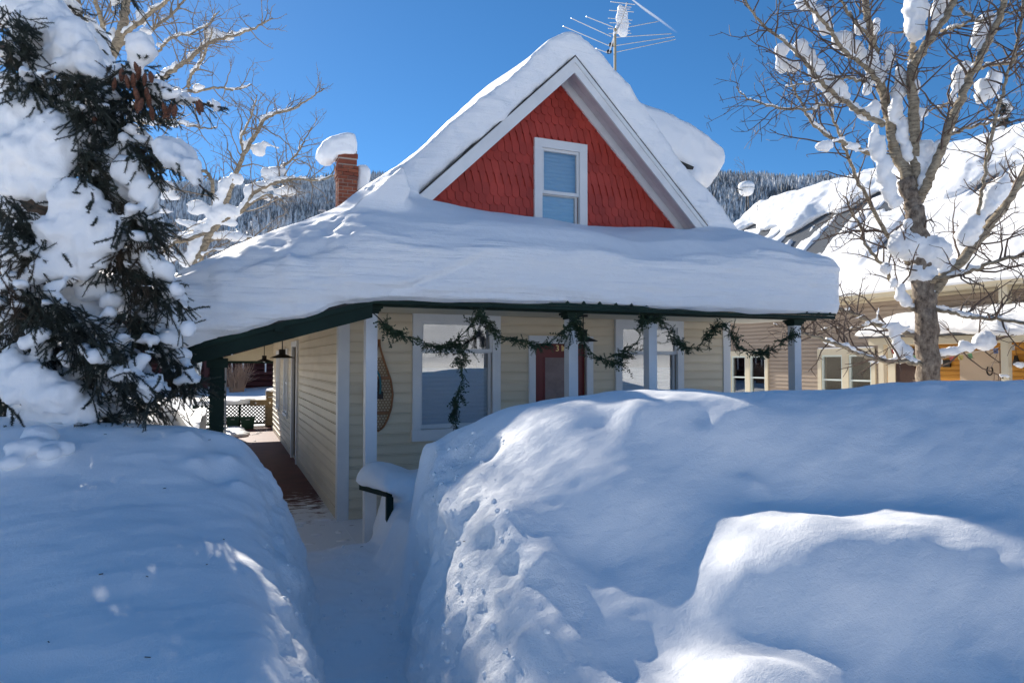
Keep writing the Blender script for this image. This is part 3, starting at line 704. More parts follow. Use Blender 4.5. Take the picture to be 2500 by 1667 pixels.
# porch roof, front: rings across, strung along X
rings = []
for x in np.concatenate([np.linspace(-0.52, 1.3, 16), np.linspace(1.45, 7.3, 34), [7.45, 7.58, 7.68, 7.73]]):
    x = x if x < 6 else 6 + (x - 6) * 0.885
    zb = 2.432 if x > RX0 - 0.05 else float(side_z(x)) + 0.02
    zt = pl(x, [-0.52, -0.3, 0.1, 0.7, 1.4, 2.0, 2.6, 4, 5.2, 6.0, 6.55, 6.9, 7.15, 7.42, 7.53], [2.62, 2.86, 3.08, 3.36, 3.68, 3.78, 3.72, 3.655, 3.68, 3.72, 3.74, 3.72, 3.66, 3.50, 3.38])
    H = zt - zb; nz = 0.03 * math.sin(x * 2.3) + 0.02 * math.sin(x * 5.1 + 1); e = 0.05 if x > 7.41 else 0.0
    ey = EY - 0.02 + 0.03 * math.sin(x * 1.7 + 0.6) + e - 0.05 * float(sstep(1.5, 1.2, x))
    lf = float(sstep(1.9, 0.6, x))                       # the left part is rounder
    kf = 0.60 / H * (1 + 0.22 * float(sstep(4.0, 7.3, x)))     # height of the upright face as a share of the whole
    rings.append([(x, ey + 0.03, zb), (x, ey - 0.03, zb + 0.10 * kf * H), (x, ey - 0.055, zb + 0.35 * kf * H), (x, ey - 0.05 + 0.03 * lf, zb + 0.65 * kf * H + nz * 0.3), (x, ey - 0.045 + 0.10 * lf, zb + (0.92 * kf + 0.0 * lf) * H + nz * 0.5),
                  (x, ey + 0.035 + 0.17 * lf, zb + (1.09 * kf + 0.03 * lf) * H + nz), (x, ey + 0.28 + 0.2 * lf, zb + (kf + (1 - kf) * (0.44 + 0.02 * lf)) * H + nz), (x, ey + 0.7, zb + (kf + (1 - kf) * (0.74)) * H + nz * 0.6), (x, ey + 1.15, zb + (kf + (1 - kf) * 0.94) * H + nz * 0.3), (x, HY - 0.05, zt), (x, HY + 0.07, zt), (x, HY + 0.07, zb + 0.42), (x, HY - 0.6, zb + 0.30), (x, ey + 0.4, zb + 0.09)])
loft(mb, rings)
# side porch and foot of the main slope: rings across X, strung along Y
rings = []
for y in np.concatenate([np.linspace(7.0, 9, 9), np.linspace(9.6, 19.2, 18)]):
    k = 0.05 * math.sin(y * 1.3) + 0.03 * math.sin(y * 3.1)
    f0 = float(sstep(6.8, 8.2, y)) * 0.12 - 0.06
    s = lambda x: float(side_z(x))
    rings.append([(-0.38, y, s(-0.38) + 0.05), (-0.50 + k * 0.3, y, s(-0.5) + 0.22), (-0.52 + k * 0.3, y, s(-0.5) + 0.48), (-0.42, y, s(-0.42) + 0.74 + k * 0.5), (-0.15, y, s(-0.15) + 0.88 + f0 + k), (0.3, y, s(0.3) + 0.93 + f0 + k), (0.8, y, s(0.8) + 0.98 + f0 + k), (1.3, y, s(1.3) + 1.12 + f0 * 0.6 + k * 0.7), (1.75, y, float(roof_z(1.75)) + 0.50), (1.85, y, float(roof_z(1.85)) + 0.1), (1.2, y, s(1.2) + 0.25), (0.4, y, s(0.4) + 0.05)])
loft(mb, rings)
# main gable roof: rings across X, strung along Y
rings = []
xs = np.concatenate([np.linspace(1.15, 3.6, 16), np.linspace(3.75, 4.5, 8), np.linspace(4.7, 7.12, 16)])
for y in np.concatenate([[7.555, 7.60, 7.72], np.linspace(7.95, 10, 10), np.linspace(10.8, 19.5, 13)]):
    e = 0.05 * (y < 7.57)
    dx = xs - AX
    th = 0.60 + 0.05 * np.sin(xs * 2.1 + y * 0.6) + 0.03 * np.sin(xs * 5 + y) + 0.15 * sstep(7.9, 8.9, y) * np.exp(-((xs - 3.25) / 0.55) ** 2) - 0.04 * np.exp(-((xs - 2.4) / 0.35) ** 2) - e
    top = AZ + th - SL * np.sqrt(dx ** 2 + 0.30 ** 2)
    top = np.where(xs > 6.7, top - 0.25 * sstep(6.7, 7.12, xs), top)
    ring = [(x, y, z) for x, z in zip(xs, top)] + [(7.15, y, float(roof_z(7.15)) + 0.06)] + [(x, y, float(roof_z(x)) + 0.005) for x in (6.0, 5.0, AX, 3.0, 2.0)] + [(1.12, y, float(roof_z(1.12)) + 0.06)]
    rings.append(ring[::-1])
loft(mb, rings)
V, F = remesh(mb, 0.034, 3)
zone = (sstep(2.7, 2.0, V[:, 0]) * sstep(7.0, 7.3, V[:, 1]) * sstep(8.9, 8.3, V[:, 1]))[:, None]
for _ in range(45): V = V + zone * (lap(V, F, 0.8) - V)          # where porch snow and gable snow grew together
N = normals(V, F)
q = V * (0.9, 0.9, 1)
d = 0.030 * fbm(q * 1.1, 2) + 0.004 * fbm(q * 5 + 9, 2)
front = sstep(0.62, 0.88, -N[:, 1]) * sstep(7.2, 6.6, V[:, 1])         # cut faces towards the street: thin layers and wind scour
lay = fbm(np.stack([V[:, 0] * 0.55, V[:, 1] * 0.5, V[:, 2] * 11 + 0.25 * V[:, 0] + 0.35 * fbm(V * 1.1, 2)], 1), 3, 0.6)
d = d + front * (0.020 * lay + 0.012 * fbm(V * (4, 4, 9), 3))
leftlump = sstep(1.9, 0.7, V[:, 0]) * sstep(8.3, 7.0, V[:, 1]) * sstep(0.1, 0.5, -N[:, 1])
r1 = 1 - np.abs(fbm(V * (2.6, 2.6, 4.2) + 3, 3)) * 1.6
d = d + leftlump * (0.045 * fbm(V * 2.8, 3) + 0.010 * r1)
rake = sstep(7.75, 7.56, V[:, 1]) * (V[:, 2] > 3.8)
d = d + rake * 0.022 * fbm(V * (5, 5, 5) + 4, 3)
# the scar that runs up the front face above the left window
px = np.array([pix(v) for v in V[front > 0.2]]); sc_d = np.zeros(len(V))
line = np.interp(px[:, 0], [820, 1000, 1090, 1180, 1300], [712, 700, 668, 628, 610])
dist = px[:, 1] - line
sc_d[front > 0.2] = (-0.045 * np.exp(-(dist / 7.0) ** 2) + 0.03 * np.exp(-((dist + 14) / 12.0) ** 2)) * np.exp(-((px[:, 0] - 1050) / 150.0) ** 2)
d = d + sc_d * front
V = V + N * d[:, None]
rs_me = smooth(mesh_np('roof_snow', V, F)); a_cut = rs_me.attributes.new('cut', 'FLOAT', 'POINT'); a_cut.data.foreach_set('value', np.clip(front + 0.6 * rake + 0.15 * leftlump, 0, 1).astype(np.float32))
tag(obj('roof_snow', rs_me, M['snow_roof']), 'deep rounded snow blanket over the red house and its porch roof', 'snow')

# cornice on the dormer roof
mb = MB(); rings = []
for x in (4.7, 5.3, 5.9, 6.5, 7.0, 7.3, 7.5, 7.62):
    zb = float(dorm_z(min(x, 7.0))) - 0.02 - (0.04 * (x > 7.1)); tip = max(0, (x - 6.9) / 0.75); zb += 0.28 * tip ** 2 + (0.0 if x < 7 else -0.25 * math.sin(min(tip, 1) * 3.1))
    zt = pl(x, [4.7, 5.73, 6.49, 7.0, 7.32, 7.5, 7.62], [6.12, 5.99, 5.87, 5.78, 5.67, 5.58, 5.45]); y0 = 8.62 + 0.10 * tip; y1 = 12.6 - 0.5 * tip; H = zt - zb
    rings.append([(x, y0 + 0.14, zb), (x, y0 + 0.02, zb + 0.2 * H), (x, y0, zb + 0.5 * H), (x, y0 + 0.05, zb + 0.8 * H), (x, y0 + 0.22, zb + 0.95 * H), (x, y0 + 0.6, zt), (x, y0 + 1.6, zt + 0.02), (x, y1 - 0.4, zt - 0.05), (x, y1, zb + 0.6 * H), (x, y1, zb)])
loft(mb, rings)
blob(mb, (6.95, 8.9, 4.85), (0.22, 0.3, 0.30)); blob(mb, (6.82, 8.95, 4.6), (0.14, 0.25, 0.22))
V, F = remesh(mb, 0.04, 4); N = normals(V, F)
V = V + N * (0.04 * fbm(V * 1.2 + 5, 3) + 0.012 * fbm(V * 5, 3))[:, None]
tag(obj('snow_cornice', smooth(mesh_np('snow_cornice', V, F)), M['snow_roof']), 'big overhanging snow cornice curling off the dormer right of the red gable', 'snow')

# chimney cap of snow and the block leaning on its right
mb = MB(); cz = capz
cc = [at(*p, Y=cy) for p in ((845, 393), (815, 360), (795, 372), (852, 350), (862, 388), (805, 345), (835, 335))]
top_pts = [(775, 375), (778, 360), (790, 343), (808, 331), (830, 324), (850, 321), (868, 325), (874, 345), (873, 372), (870, 378), (845, 379), (822, 382), (815, 392), (800, 394), (786, 388)]
ring0 = [at(px_, py_, Y=cy) for px_, py_ in top_pts]; cen = np.mean(ring0, 0); rings = []
for dy, k in ((-0.06, 0.55), (-0.02, 0.86), (0.06, 1.0), (0.25, 1.03), (0.42, 0.98), (0.50, 0.82), (0.54, 0.5)):
    rings.append([cen + (p - cen) * (k, 1, k) + (0, dy, 0) for p in ring0])
loft(mb, np.array(rings)[:, ::-1])
V, F = remesh(mb, 0.02, 4); V = V + normals(V, F) * (0.015 * fbm(V * 4, 2))[:, None]
tag(obj('chimney_snow', smooth(mesh_np('chimney_snow', V, F)), M['snow_tree']), 'lopsided mushroom of snow on top of the brick chimney', 'snow')
mb = MB(); top_pts = [(876, 402), (895, 400), (904, 410), (906, 430), (902, 450), (896, 462), (872, 464), (874, 430)]
ring0 = [at(px_, py_, Y=cy + 0.1) for px_, py_ in top_pts]; cen = np.mean(ring0, 0)
loft(mb, np.array([[cen + (p - cen) * (k, 1, k) + (0, dy, 0) for p in ring0] for dy, k in ((0.0, 0.7), (0.04, 1.0), (0.2, 1.05), (0.34, 1.0), (0.4, 0.7))])[:, ::-1])
V, F = remesh(mb, 0.02, 3); V = V + normals(V, F) * (0.012 * fbm(V * 5, 2))[:, None]
tag(obj('chimney_snow', smooth(mesh_np('chimney_snow', V, F)), M['snow_tree']), 'upright slab of snow clinging to the right side of the brick chimney', 'snow')
hpart('chimney_ledge', MB().box(cxm + cw / 2 - 0.02, cxm + cw / 2 + 0.30, cy + 0.06, cy + 0.5, at(880, 464, Y=cy)[2] - 0.04, at(880, 464, Y=cy)[2]).mesh('chimney_ledge'), M['roofdark'])

# ================================================================== ground: banks, trench, yard
tag(obj('ground', MB().box(-4000, 4000, -4000, 4000, -0.6, -0.25).mesh('ground'), M['snow']), kind='structure')
def plan(p): p = np.atleast_2d(p); return p[:, :3] @ _r, p[:, :3] @ _h
def tps(pts, zs, lam=0.002):
    n = len(pts); D = np.linalg.norm(pts[:, None] - pts[None], axis=2); K = np.where(D > 0, D ** 2 * np.log(D + 1e-9), 0) + lam * np.eye(n)
    Pm = np.concatenate([np.ones((n, 1)), pts], 1); A = np.zeros((n + 3, n + 3)); A[:n, :n] = K; A[:n, n:] = Pm; A[n:, :n] = Pm.T
    sol = np.linalg.solve(A, np.concatenate([zs, np.zeros(3)]))
    def f(q):
        out = np.empty(len(q))
        for i in range(0, len(q), 20000):
            c = q[i:i + 20000]; D = np.linalg.norm(c[:, None] - pts[None], axis=2); out[i:i + 20000] = (D ** 2 * np.log(D + 1e-9)) @ sol[:n] + sol[n] + c @ sol[n + 1:]
        return out
    return f
right = [(1002, 1093, 4.6), (1063, 1074, 4.6), (1169, 1026, 4.5), (1275, 989, 4.45), (1424, 962, 4.4), (1594, 951, 4.3), (1807, 944, 4.3), (2020, 941, 4.3), (2232, 935, 4.3), (2500, 927, 4.3), (2850, 930, 4.4), (3300, 935, 4.6),
         (1350, 1005, 4.12), (1594, 994, 3.98), (1800, 982, 4.02), (2020, 1000, 4.02), (2300, 1000, 4.02), (2600, 1000, 4.0),
         (1250, 1100, 3.95), (1400, 1100, 3.75), (1594, 1090, 3.75), (1800, 1095, 3.78), (2000, 1100, 3.78), (2250, 1100, 3.78), (2500, 1100, 3.75), (2850, 1100, 3.75),
         (1594, 1190, 3.46), (1750, 1200, 3.52), (1880, 1205, 3.56), (2000, 1208, 3.57), (2250, 1205, 3.6), (2450, 1195, 3.52), (1900, 1232, 3.36), (2000, 1355, 2.84), (2130, 1262, 3.22), (2250, 1325, 2.96), (2350, 1260, 3.3), (1890, 1345, 2.92), (1800, 1280, 3.22),
         (2000, 1450, 2.74), (2250, 1450, 2.78), (2450, 1450, 2.85), (2800, 1450, 2.85), (1800, 1400, 2.9), (1700, 1330, 3.2), (1620, 1300, 3.28), (1650, 1450, 2.98), (2300, 1390, 2.88),
         (2000, 1575, 2.64), (1830, 1575, 2.70), (1900, 1585, 2.66), (1800, 1600, 2.58), (1950, 1640, 2.42), (1700, 1620, 2.62), (1800, 1660, 2.38), (2250, 1580, 2.64), (2450, 1560, 2.7), (2500, 1667, 2.45), (2200, 1667, 2.56), (1600, 1667, 2.6), (1900, 1700, 2.3),
         (1500, 1190, 3.42), (1480, 1340, 3.17), (1500, 1420, 3.0), (1500, 1500, 2.85), (1480, 1667, 2.5), (1400, 1270, 3.3), (1400, 1420, 2.98),
         (1250, 1185, 3.6), (1250, 1245, 3.25), (1250, 1350, 3.03), (1250, 1500, 2.78), (1250, 1667, 2.52), (1350, 1580, 2.6), (1330, 1240, 3.35),
         (1080, 1150, 4.15), (1080, 1215, 3.7), (1080, 1300, 3.42), (1080, 1400, 3.22), (1080, 1500, 3.07), (1080, 1667, 2.85), (1030, 1200, 3.8)]
left = [(0, 1020, 4.8), (150, 1035, 4.75), (300, 1024, 4.8), (450, 1045, 5.0), (580, 1068, 5.15), (650, 1105, 5.2), (700, 1165, 5.0), (-400, 1020, 4.8), (-800, 1020, 4.8),
        (0, 1150, 4.0), (300, 1150, 4.1), (550, 1150, 4.45), (0, 1300, 3.4), (300, 1290, 3.45), (600, 1300, 3.75), (0, 1450, 2.9), (300, 1450, 2.88), (600, 1450, 3.05), (450, 1380, 3.15),
        (0, 1667, 2.3), (400, 1667, 2.3), (700, 1667, 2.25), (640, 1540, 2.65), (-400, 1450, 2.9), (-400, 1200, 3.8), (-600, 1667, 2.3)]
def bank(ctrl, extra):
    P3 = np.array([at(x, y, d=d_) for x, y, d_ in ctrl] + extra); a, b = plan(P3); return tps(np.stack([a, b], 1), P3[:, 2])
fR = bank(right, [(1.6, 5.4, 0.95), (3.2, 5.3, 0.95), (5, 4.6, 1.1), (7, 4.4, 1.1), (9, 4, 1.2), (3, 1.2, 0.3), (1.4, 1.1, 0.25), (5, 0.7, 0.3), (8, 0.5, 0.4), (8, 2, 1.5), (2, 6.3, 0.7), (5, 6.2, 0.8), (8, 6, 0.9), (11, 5, 1.0), (11, 1, .6)])
fL = bank(left, [(-0.4, 6.4, 0.75), (-2, 6.6, 1.0), (-5, 6.6, 1.0), (-8, 6, 1.0), (-0.3, 1.4, 0.45), (-3, 1.6, 0.5), (-6, 2, 0.5), (-8, 4, 0.9), (0.1, 6.2, 0.6)])
st = 0.03; gx_ = np.arange(-6.0, 9.3, st); gy_ = np.arange(0.9, 6.75, st); GX, GY = np.meshgrid(gx_, gy_); q2 = np.stack([GX.ravel(), GY.ravel(), np.zeros(GX.size)], 1)
a_, b_ = plan(q2); qq = np.stack([a_, b_], 1)
hR, hL = fR(qq), fL(qq); hR = hR - 0.075 * sstep(0.3, 1.6, a_) * sstep(3.6, 4.2, b_)
Xf, Yf = q2[:, 0], q2[:, 1]
wob = lambda s, k: 0.05 * fbm(np.stack([Yf * 2.2 + s, np.full(len(Yf), s), Yf * 0], 1), 3) * k
XL = np.interp(Yf, [0.9, 2.3, 3.4, 4.3, 5.2, 5.6, 5.9, 6.3, 6.8], [0.30, 0.40, 0.45, 0.50, 0.56, 0.46, 0.16, -0.24, -0.42]) + wob(1.7, 1.1)
XR = np.interp(Yf, [0.9, 1.9, 2.67, 3.5, 4.5, 5.0, 5.6, 6.2, 6.8], [0.46, 0.58, 0.72, 0.93, 1.16, 1.20, 1.22, 1.30, 1.34]) + wob(8.2, 1.2)
floor = 0.16 + 0.03 * fbm(q2 * 2.2, 3) - 0.2 * sstep(6.2, 6.75, Yf) + 0.05 * sstep(4, 2.5, Yf)
hR = np.where(Yf > 4.75, hR - (hR - 0.55) * sstep(4.7, 5.3, Yf) * sstep(2.4, 1.5, Xf), hR)
tl_ = np.clip((XL + 0.02 - Xf) / 0.50, 0, 1); wl = (1 - (1 - tl_) ** 3.2) ** 0.75; wr = sstep(-0.02, 0.20, Xf - XR) ** 0.75
h = np.maximum(floor + (hL - floor) * wl, floor + (hR - floor) * wr)
# a rounded lip on both walls
h = h - 0.04 * np.exp(-((Xf - XR - 0.24) / 0.09) ** 2) * wr
# waves, wind ridges, pits and lumps
h = h + (0.035 * fbm(q2 * 0.9 + 4, 3) + 0.008 * fbm(q2 * (3.0, 6.0, 1) + 2, 3)) * np.maximum(wl, wr)
def dent(px_, py_, d_, r, amp, sq=1.0):
    global h
    c = at(px_, py_, d=d_); rr = np.hypot((Xf - c[0]), (Yf - c[1]) / sq); h = h + amp * np.exp(-(rr / r) ** 2)
for args in ((1190, 1062, 4.05, 0.07, -0.06), (1150, 1050, 4.1, 0.12, 0.025), (1230, 1050, 4.0, 0.06, 0.03), (1840, 1150, 3.6, 0.07, 0.055), (1820, 1135, 3.7, 0.12, -0.03), (1560, 1000, 4.0, 0.10, 0.035), (1640, 995, 4.02, 0.09, 0.03), (1700, 1005, 3.98, 0.08, -0.035), (1480, 1010, 3.98, 0.10, -0.04),
             (530, 1085, 4.75, 0.12, -0.05), (470, 1090, 4.7, 0.07, 0.05), (560, 1100, 4.6, 0.06, 0.04), (530, 1150, 4.35, 0.11, -0.045), (480, 1150, 4.4, 0.06, 0.045), (580, 1160, 4.35, 0.05, 0.04),
             (660, 1235, 4.15, 0.09, -0.05), (1060, 1110, 4.3, 0.12, 0.06), (1110, 1150, 4.1, 0.14, -0.07), (1225, 1330, 3.05, 0.10, -0.05), (1350, 1350, 3.0, 0.11, 0.035), (1130, 1270, 3.45, 0.12, -0.05), (1290, 1290, 3.2, 0.12, -0.045), (1450, 1295, 3.2, 0.2, -0.06)): dent(*args)
nx, ny = len(gx_), len(gy_); T = np.stack([Xf, Yf, h], 1); B = np.stack([Xf, Yf, np.full(len(Xf), -0.5)], 1)
idx = np.arange(nx * ny).reshape(ny, nx); Q = lambda i: np.stack([i[:-1, :-1], i[:-1, 1:], i[1:, 1:], i[1:, :-1]], -1).reshape(-1, 4)
def side(i): return np.stack([i[:-1], i[1:], i[1:] + nx * ny, i[:-1] + nx * ny], -1)
mb = MB().raw(np.concatenate([T, B]), [Q(idx), Q(idx)[:, ::-1] + nx * ny, side(idx[0])[:, ::-1], side(idx[-1]), side(idx[:, 0]), side(idx[:, -1])[:, ::-1]])
for px_, py_, d_, r in ((100, 1110, 4.25, (.10, .09, .085)), (75, 1130, 4.15, (.12, .09, .06)), (125, 1125, 4.15, (.09, .07, .055))):
    c = at(px_, py_, d=d_); blob(mb, c, r)
V, F = remesh(mb, 0.027, 1)
keep = (V[F].min(1)[:, 2] > -0.42) ; F = F[keep]
used = np.unique(F); mp = np.full(len(V), -1); mp[used] = np.arange(len(used)); V = V[used]; F = mp[F]
N = normals(V, F)
xr = np.interp(V[:, 1], [0.9, 1.9, 2.67, 3.5, 4.5, 5.0, 6.8], [0.46, 0.58, 0.72, 0.93, 1.16, 1.20, 1.34]); xl = np.interp(V[:, 1], [0.9, 2.3, 3.4, 4.3, 5.2, 5.6, 6.8], [0.30, 0.40, 0.45, 0.50, 0.56, 0.46, -0.4])
steep = sstep(0.92, 0.6, N[:, 2])
dug = sstep(0.75, 0.1, np.abs(V[:, 0] - xr - 0.15)) * (V[:, 0] > xr - 0.2) * sstep(4.7, 3.9, V[:, 1])      # the shovelled face and its crumbs
dug = np.maximum(dug, sstep(3.6, 2.9, V[:, 1] + 0.30 * (V[:, 0] - 0.9)) * sstep(1.6, 1.1, V[:, 0]) * (V[:, 0] > xr - 0.1))
dl = sstep(0.45, 0.05, np.abs(V[:, 0] - xl + 0.1)) * sstep(5.8, 5.0, V[:, 1])
rid = fbm(V * 2.6 + 11, 4)
vor = fbm(V * 7.0 + 3, 4, 0.6)
qd = V + 0.05 * np.stack([fbm(V * 5 + 1, 2), fbm(V * 5 + 21, 2), fbm(V * 5 + 41, 2)], 1)
ch1, cd1 = cells(qd * 5.5); ch2, cd2 = cells(qd * 12 + 5, 31)
blk = 0.032 * (ch1 - 0.5) * sstep(0.75, 0.35, cd1) + 0.012 * (ch2 - 0.5) * sstep(0.8, 0.3, cd2)
d = 0.006 * fbm(V * (4, 9, 4), 3) + dug * (0.065 * rid + 0.010 * vor + blk) * (0.35 + 0.65 * steep) + dl * steep * (0.06 * fbm(V * 2.8 + 6, 3) + 0.022 * vor + 0.4 * blk)
cutv = np.clip(np.maximum(dug * (0.45 + 0.55 * steep), dl * steep * 0.6), 0, 1)
fl = sstep(0.3, 0.2, V[:, 2]); d = d + fl * 0.012 * fbm(V * 8, 3)
V = V + N * d[:, None]
isr = V[F].mean(1)[:, 0] > np.interp(V[F].mean(1)[:, 1], [0.9, 2.67, 4.5, 6.8], [0.33, 0.5, 0.85, 0.9])
def subset(V, F, k): f = F[k]; u = np.unique(f); m = np.full(len(V), -1); m[u] = np.arange(len(u)); return V[u], m[f], cutv[u]
def bank_obj(name, k, m):
    v, f, c = subset(V, F, k); me = smooth(mesh_np(name, v, f)); a = me.attributes.new('cut', 'FLOAT', 'POINT'); a.data.foreach_set('value', c.astype(np.float32)); tag(obj(name, me, m), kind='structure')
bank_obj('snow_bank_right', isr, M['snow_rough']); bank_obj('snow_bank_left', ~isr, M['snow'])
lumps = MB()
for px_, py_, d_, r_ in ((100, 1105, 4.3, (.11, .10, .085)), (62, 1130, 4.15, (.12, .09, .065)), (140, 1120, 4.2, (.10, .08, .065)), (30, 1145, 4.05, (.08, .07, .05)), (120, 1135, 4.1, (.07, .06, .05))):
    c = at(px_, py_, d=d_); i_ = np.argmin(np.hypot(V[:, 0] - c[0], V[:, 1] - c[1]) + 10 * (V[:, 2] < 0.5)); blob(lumps, (c[0], c[1], V[i_, 2] + r_[2] * 0.45), r_)
Vl, Fl = remesh(lumps, 0.018, 2); Vl = Vl + normals(Vl, Fl) * (0.014 * fbm(Vl * 9, 3))[:, None]
tag(obj('snow_lump', smooth(mesh_np('snow_lump', Vl, Fl)), M['snow']), 'fallen lumps of snow lying on the left bank below the spruce', 'snow')
# fallen needles and bits of bark
lit = MB(); rl = np.random.default_rng(23); okv = np.where((V[:, 0] < 1.2) & (V[:, 0] > -3.5) & (V[:, 1] > 1.8) & (N[:, 2] > 0.7))[0]
for k in range(55):
    p = V[okv[rl.integers(len(okv))]]; a = rl.uniform(0, 6.28); L = rl.uniform(0.008, 0.028); lit.tube([p + (0, 0, 0.002), p + (L * math.cos(a), L * math.sin(a), 0.004)], 0.0014 + 0.0012 * rl.random(), 4)
tag(lit.build('needle_litter', mat('litter', (0.05, 0.035, 0.025), 0.8)), 'dark specks of fallen needles and bark on the left bank and path', 'litter', kind='stuff')
# crumbs that rolled off the shovelled faces
mb = MB(); rc = np.random.default_rng(19); Vd = V[(cutv > 0.35) & (V[:, 1] < 4.6)]
for k in range(420):
    p = Vd[rc.integers(len(Vd))]; r_ = 0.004 + 0.014 * rc.random() ** 3; Vi, Fi = ico(1); mb.raw(p + Vi * (1 + 0.35 * fbm(Vi * 2 + k, 2))[:, None] * r_ * rc.uniform(0.7, 1.3, 3), Fi)
for k in range(160):
    y = rc.uniform(2.2, 6.4); x = rc.uniform(np.interp(y, [2, 5.2, 6.4], [0.33, 0.5, -0.1]), np.interp(y, [2, 4.5, 6.4], [0.6, 1.1, 1.25])); r_ = 0.004 + 0.012 * rc.random() ** 2; Vi, Fi = ico(1); mb.raw(np.array([x, y, 0.175 - 0.2 * float(sstep(6.2, 6.75, y))]) + Vi * (1 + 0.35 * fbm(Vi * 2 + k, 2))[:, None] * r_, Fi)
tag(mb.build('snow_crumbs', M['snow'], None, True), 'loose crumbs of snow on the shovelled wall and path', 'snow', kind='stuff')
# snow on the rail by the corner post
mb = MB(); rd = (p1 - p0) / np.linalg.norm(p1 - p0); rn = np.array([-rd[1], rd[0], 0.0]); rn = rn if rn[0] > 0 else -rn; rings = []
for k, top in ((-0.06, 0.10), (0.0, 0.20), (0.25, 0.235), (0.55, 0.20), (0.85, 0.155), (1.0, 0.11), (1.06, 0.04)):
    c = p0 + (p1 - p0) * k; rings.append([c + rn * s_ + (0, 0, z_) for s_, z_ in ((-0.035, 0.028), (-0.06, 0.3 * top + 0.02), (-0.035, 0.7 * top + 0.02), (0.06, top + 0.02), (0.2, top), (0.36, 0.75 * top), (0.5, 0.3 * top), (0.55, -0.08), (0.1, -0.04))])
loft(mb, rings)
for c, r in (((1.85, 6.5, 0.45), (0.45, 0.45, 0.34)), ((2.3, 6.3, 0.5), (0.5, 0.4, 0.35))): blob(mb, c, r)
V, F = remesh(mb, 0.022, 6); V = V + normals(V, F) * (0.004 + 0.010 * fbm(V * 4, 2))[:, None]
tag(obj('rail_snow', smooth(mesh_np('rail_snow', V, F)), M['snow']), 'rounded pillow of snow heaped on the dark rail beside the corner post', 'snow')

# yard around and behind
def yard_z(x, y):
    p = np.stack([x, y, np.zeros_like(x)], 1)
    z = 0.62 + 0.16 * fbm(p * 0.25, 4) + 0.04 * fbm(p * 1.1, 3)
    z = z + 0.65 * np.exp(-(((x + 1.6) / 0.9) ** 2 + ((y - 9.6) / 1.2) ** 2)) + 0.5 * np.exp(-(((x + 0.75) / 0.3) ** 2 + ((y - 10.6) / 0.8) ** 2)) + 0.55 * np.exp(-(((x + 1.3) / 0.55) ** 2 + ((y - 12.5) / 1.0) ** 2)) + 0.9 * np.exp(-(((x + 3.4) / 1.5) ** 2 + ((y - 14) / 2.5) ** 2)) + 0.5 * np.exp(-(((x + 0.95) / 0.35) ** 2 + ((y - 8.6) / 0.6) ** 2))
    z = z + 0.25 * sstep(26, 40, y)
    return np.where((x > -1.2) & (x < 8) & (y > 20), 0.02 + (z - 0.02) * sstep(20.5, 25.5, y), z)
def patch(name, x0, x1, y0, y1, st):
    gx, gy = np.meshgrid(np.linspace(x0, x1, int((x1 - x0) / st) + 1), np.linspace(y0, y1, int((y1 - y0) / st) + 1)); ny, nx = gx.shape
    V = np.stack([gx.ravel(), gy.ravel(), yard_z(gx.ravel(), gy.ravel())], 1); i = np.arange(nx * ny).reshape(ny, nx)
    tag(obj(name, smooth(mesh_np(name, V, Q(i))), M['snow']), kind='structure')
patch('snow_yard_near', -10, -0.42, 6.2, 20.8, 0.07)
patch('snow_yard_left', -60, -9.95, 5.0, 20.8, 0.8)
patch('snow_yard_rear', -60, 80, 20.5, 90, 0.5)
patch('snow_yard_right', 7.65, 80, 5.6, 20.8, 0.4)
# across the street, seen only as a reflection in the panes
g0, g1 = np.meshgrid(np.linspace(-90, 100, 140), np.linspace(-110, -9, 70)); zz = -0.2 + 2.2 * sstep(-9, -13, g1) + 13.0 * np.clip((-16 - g1) / 94, 0, 1) + 0.6 * fbm(np.stack([g0.ravel() * 0.22, g1.ravel() * 0.22, g0.ravel() * 0], 1), 3).reshape(g0.shape) * sstep(-9, -11, g1)
tag(obj('snow_slope_across_street', smooth(mesh_np('snow_slope_across_street', np.stack([g0.ravel(), g1.ravel(), zz.ravel()], 1), Q(np.arange(g0.size).reshape(g0.shape)))), M['snow']), kind='structure')

# ================================================================== trees
def bark_mat(name, c1, c2, dark, scale=(9, 9, 9)):
    def f(t, b):
        n = nn(t, 'ShaderNodeTexNoise', Scale=1.0, Detail=8.0, Roughness=0.7); t.links.new(wcoords(t, scale), n.inputs['Vector'])
        v = nn(t, 'ShaderNodeTexVoronoi', Scale=1.0); v.feature = 'DISTANCE_TO_EDGE'; t.links.new(wcoords(t, (scale[0] * 2, scale[1] * 2, scale[2] * 0.8)), v.inputs['Vector'])
        c = ramp(t, n.outputs[0], [(0.32, dark), (0.45, c1), (0.7, c2)])
        t.links.new(c, b.inputs['Base Color']); p = bump(t, b, n.outputs[0], 0.8, 0.03); bump(t, b, v.outputs[0], 0.5, 0.02, p)
    return mat(name, c1, 0.85, build=f)
M['bark'] = bark_mat('furrowed_grey_bark', (0.17, 0.13, 0.10), (0.42, 0.35, 0.27), (0.025, 0.02, 0.016), (11, 11, 7))
M['limb'] = bark_mat('pale_aspen_bark', (0.25, 0.20, 0.14), (0.50, 0.42, 0.30), (0.035, 0.028, 0.02), (7, 7, 26))
M['twig'] = mat('twig', (0.10, 0.068, 0.052), 0.7)
M['twig_pale'] = mat('pale_twig', (0.24, 0.19, 0.14), 0.7)
def unit(v): v = np.asarray(v, float); return v / (np.linalg.norm(v) + 1e-12)
def wander(p, d, L, n, curl, r, lift=0.0):
    pts = [np.array(p, float)]; d = unit(d)
    for _ in range(n):
        d = unit(d + r.normal(size=3) * curl + (0, 0, lift)); pts.append(pts[-1] + d * L / n)
    return np.array(pts)
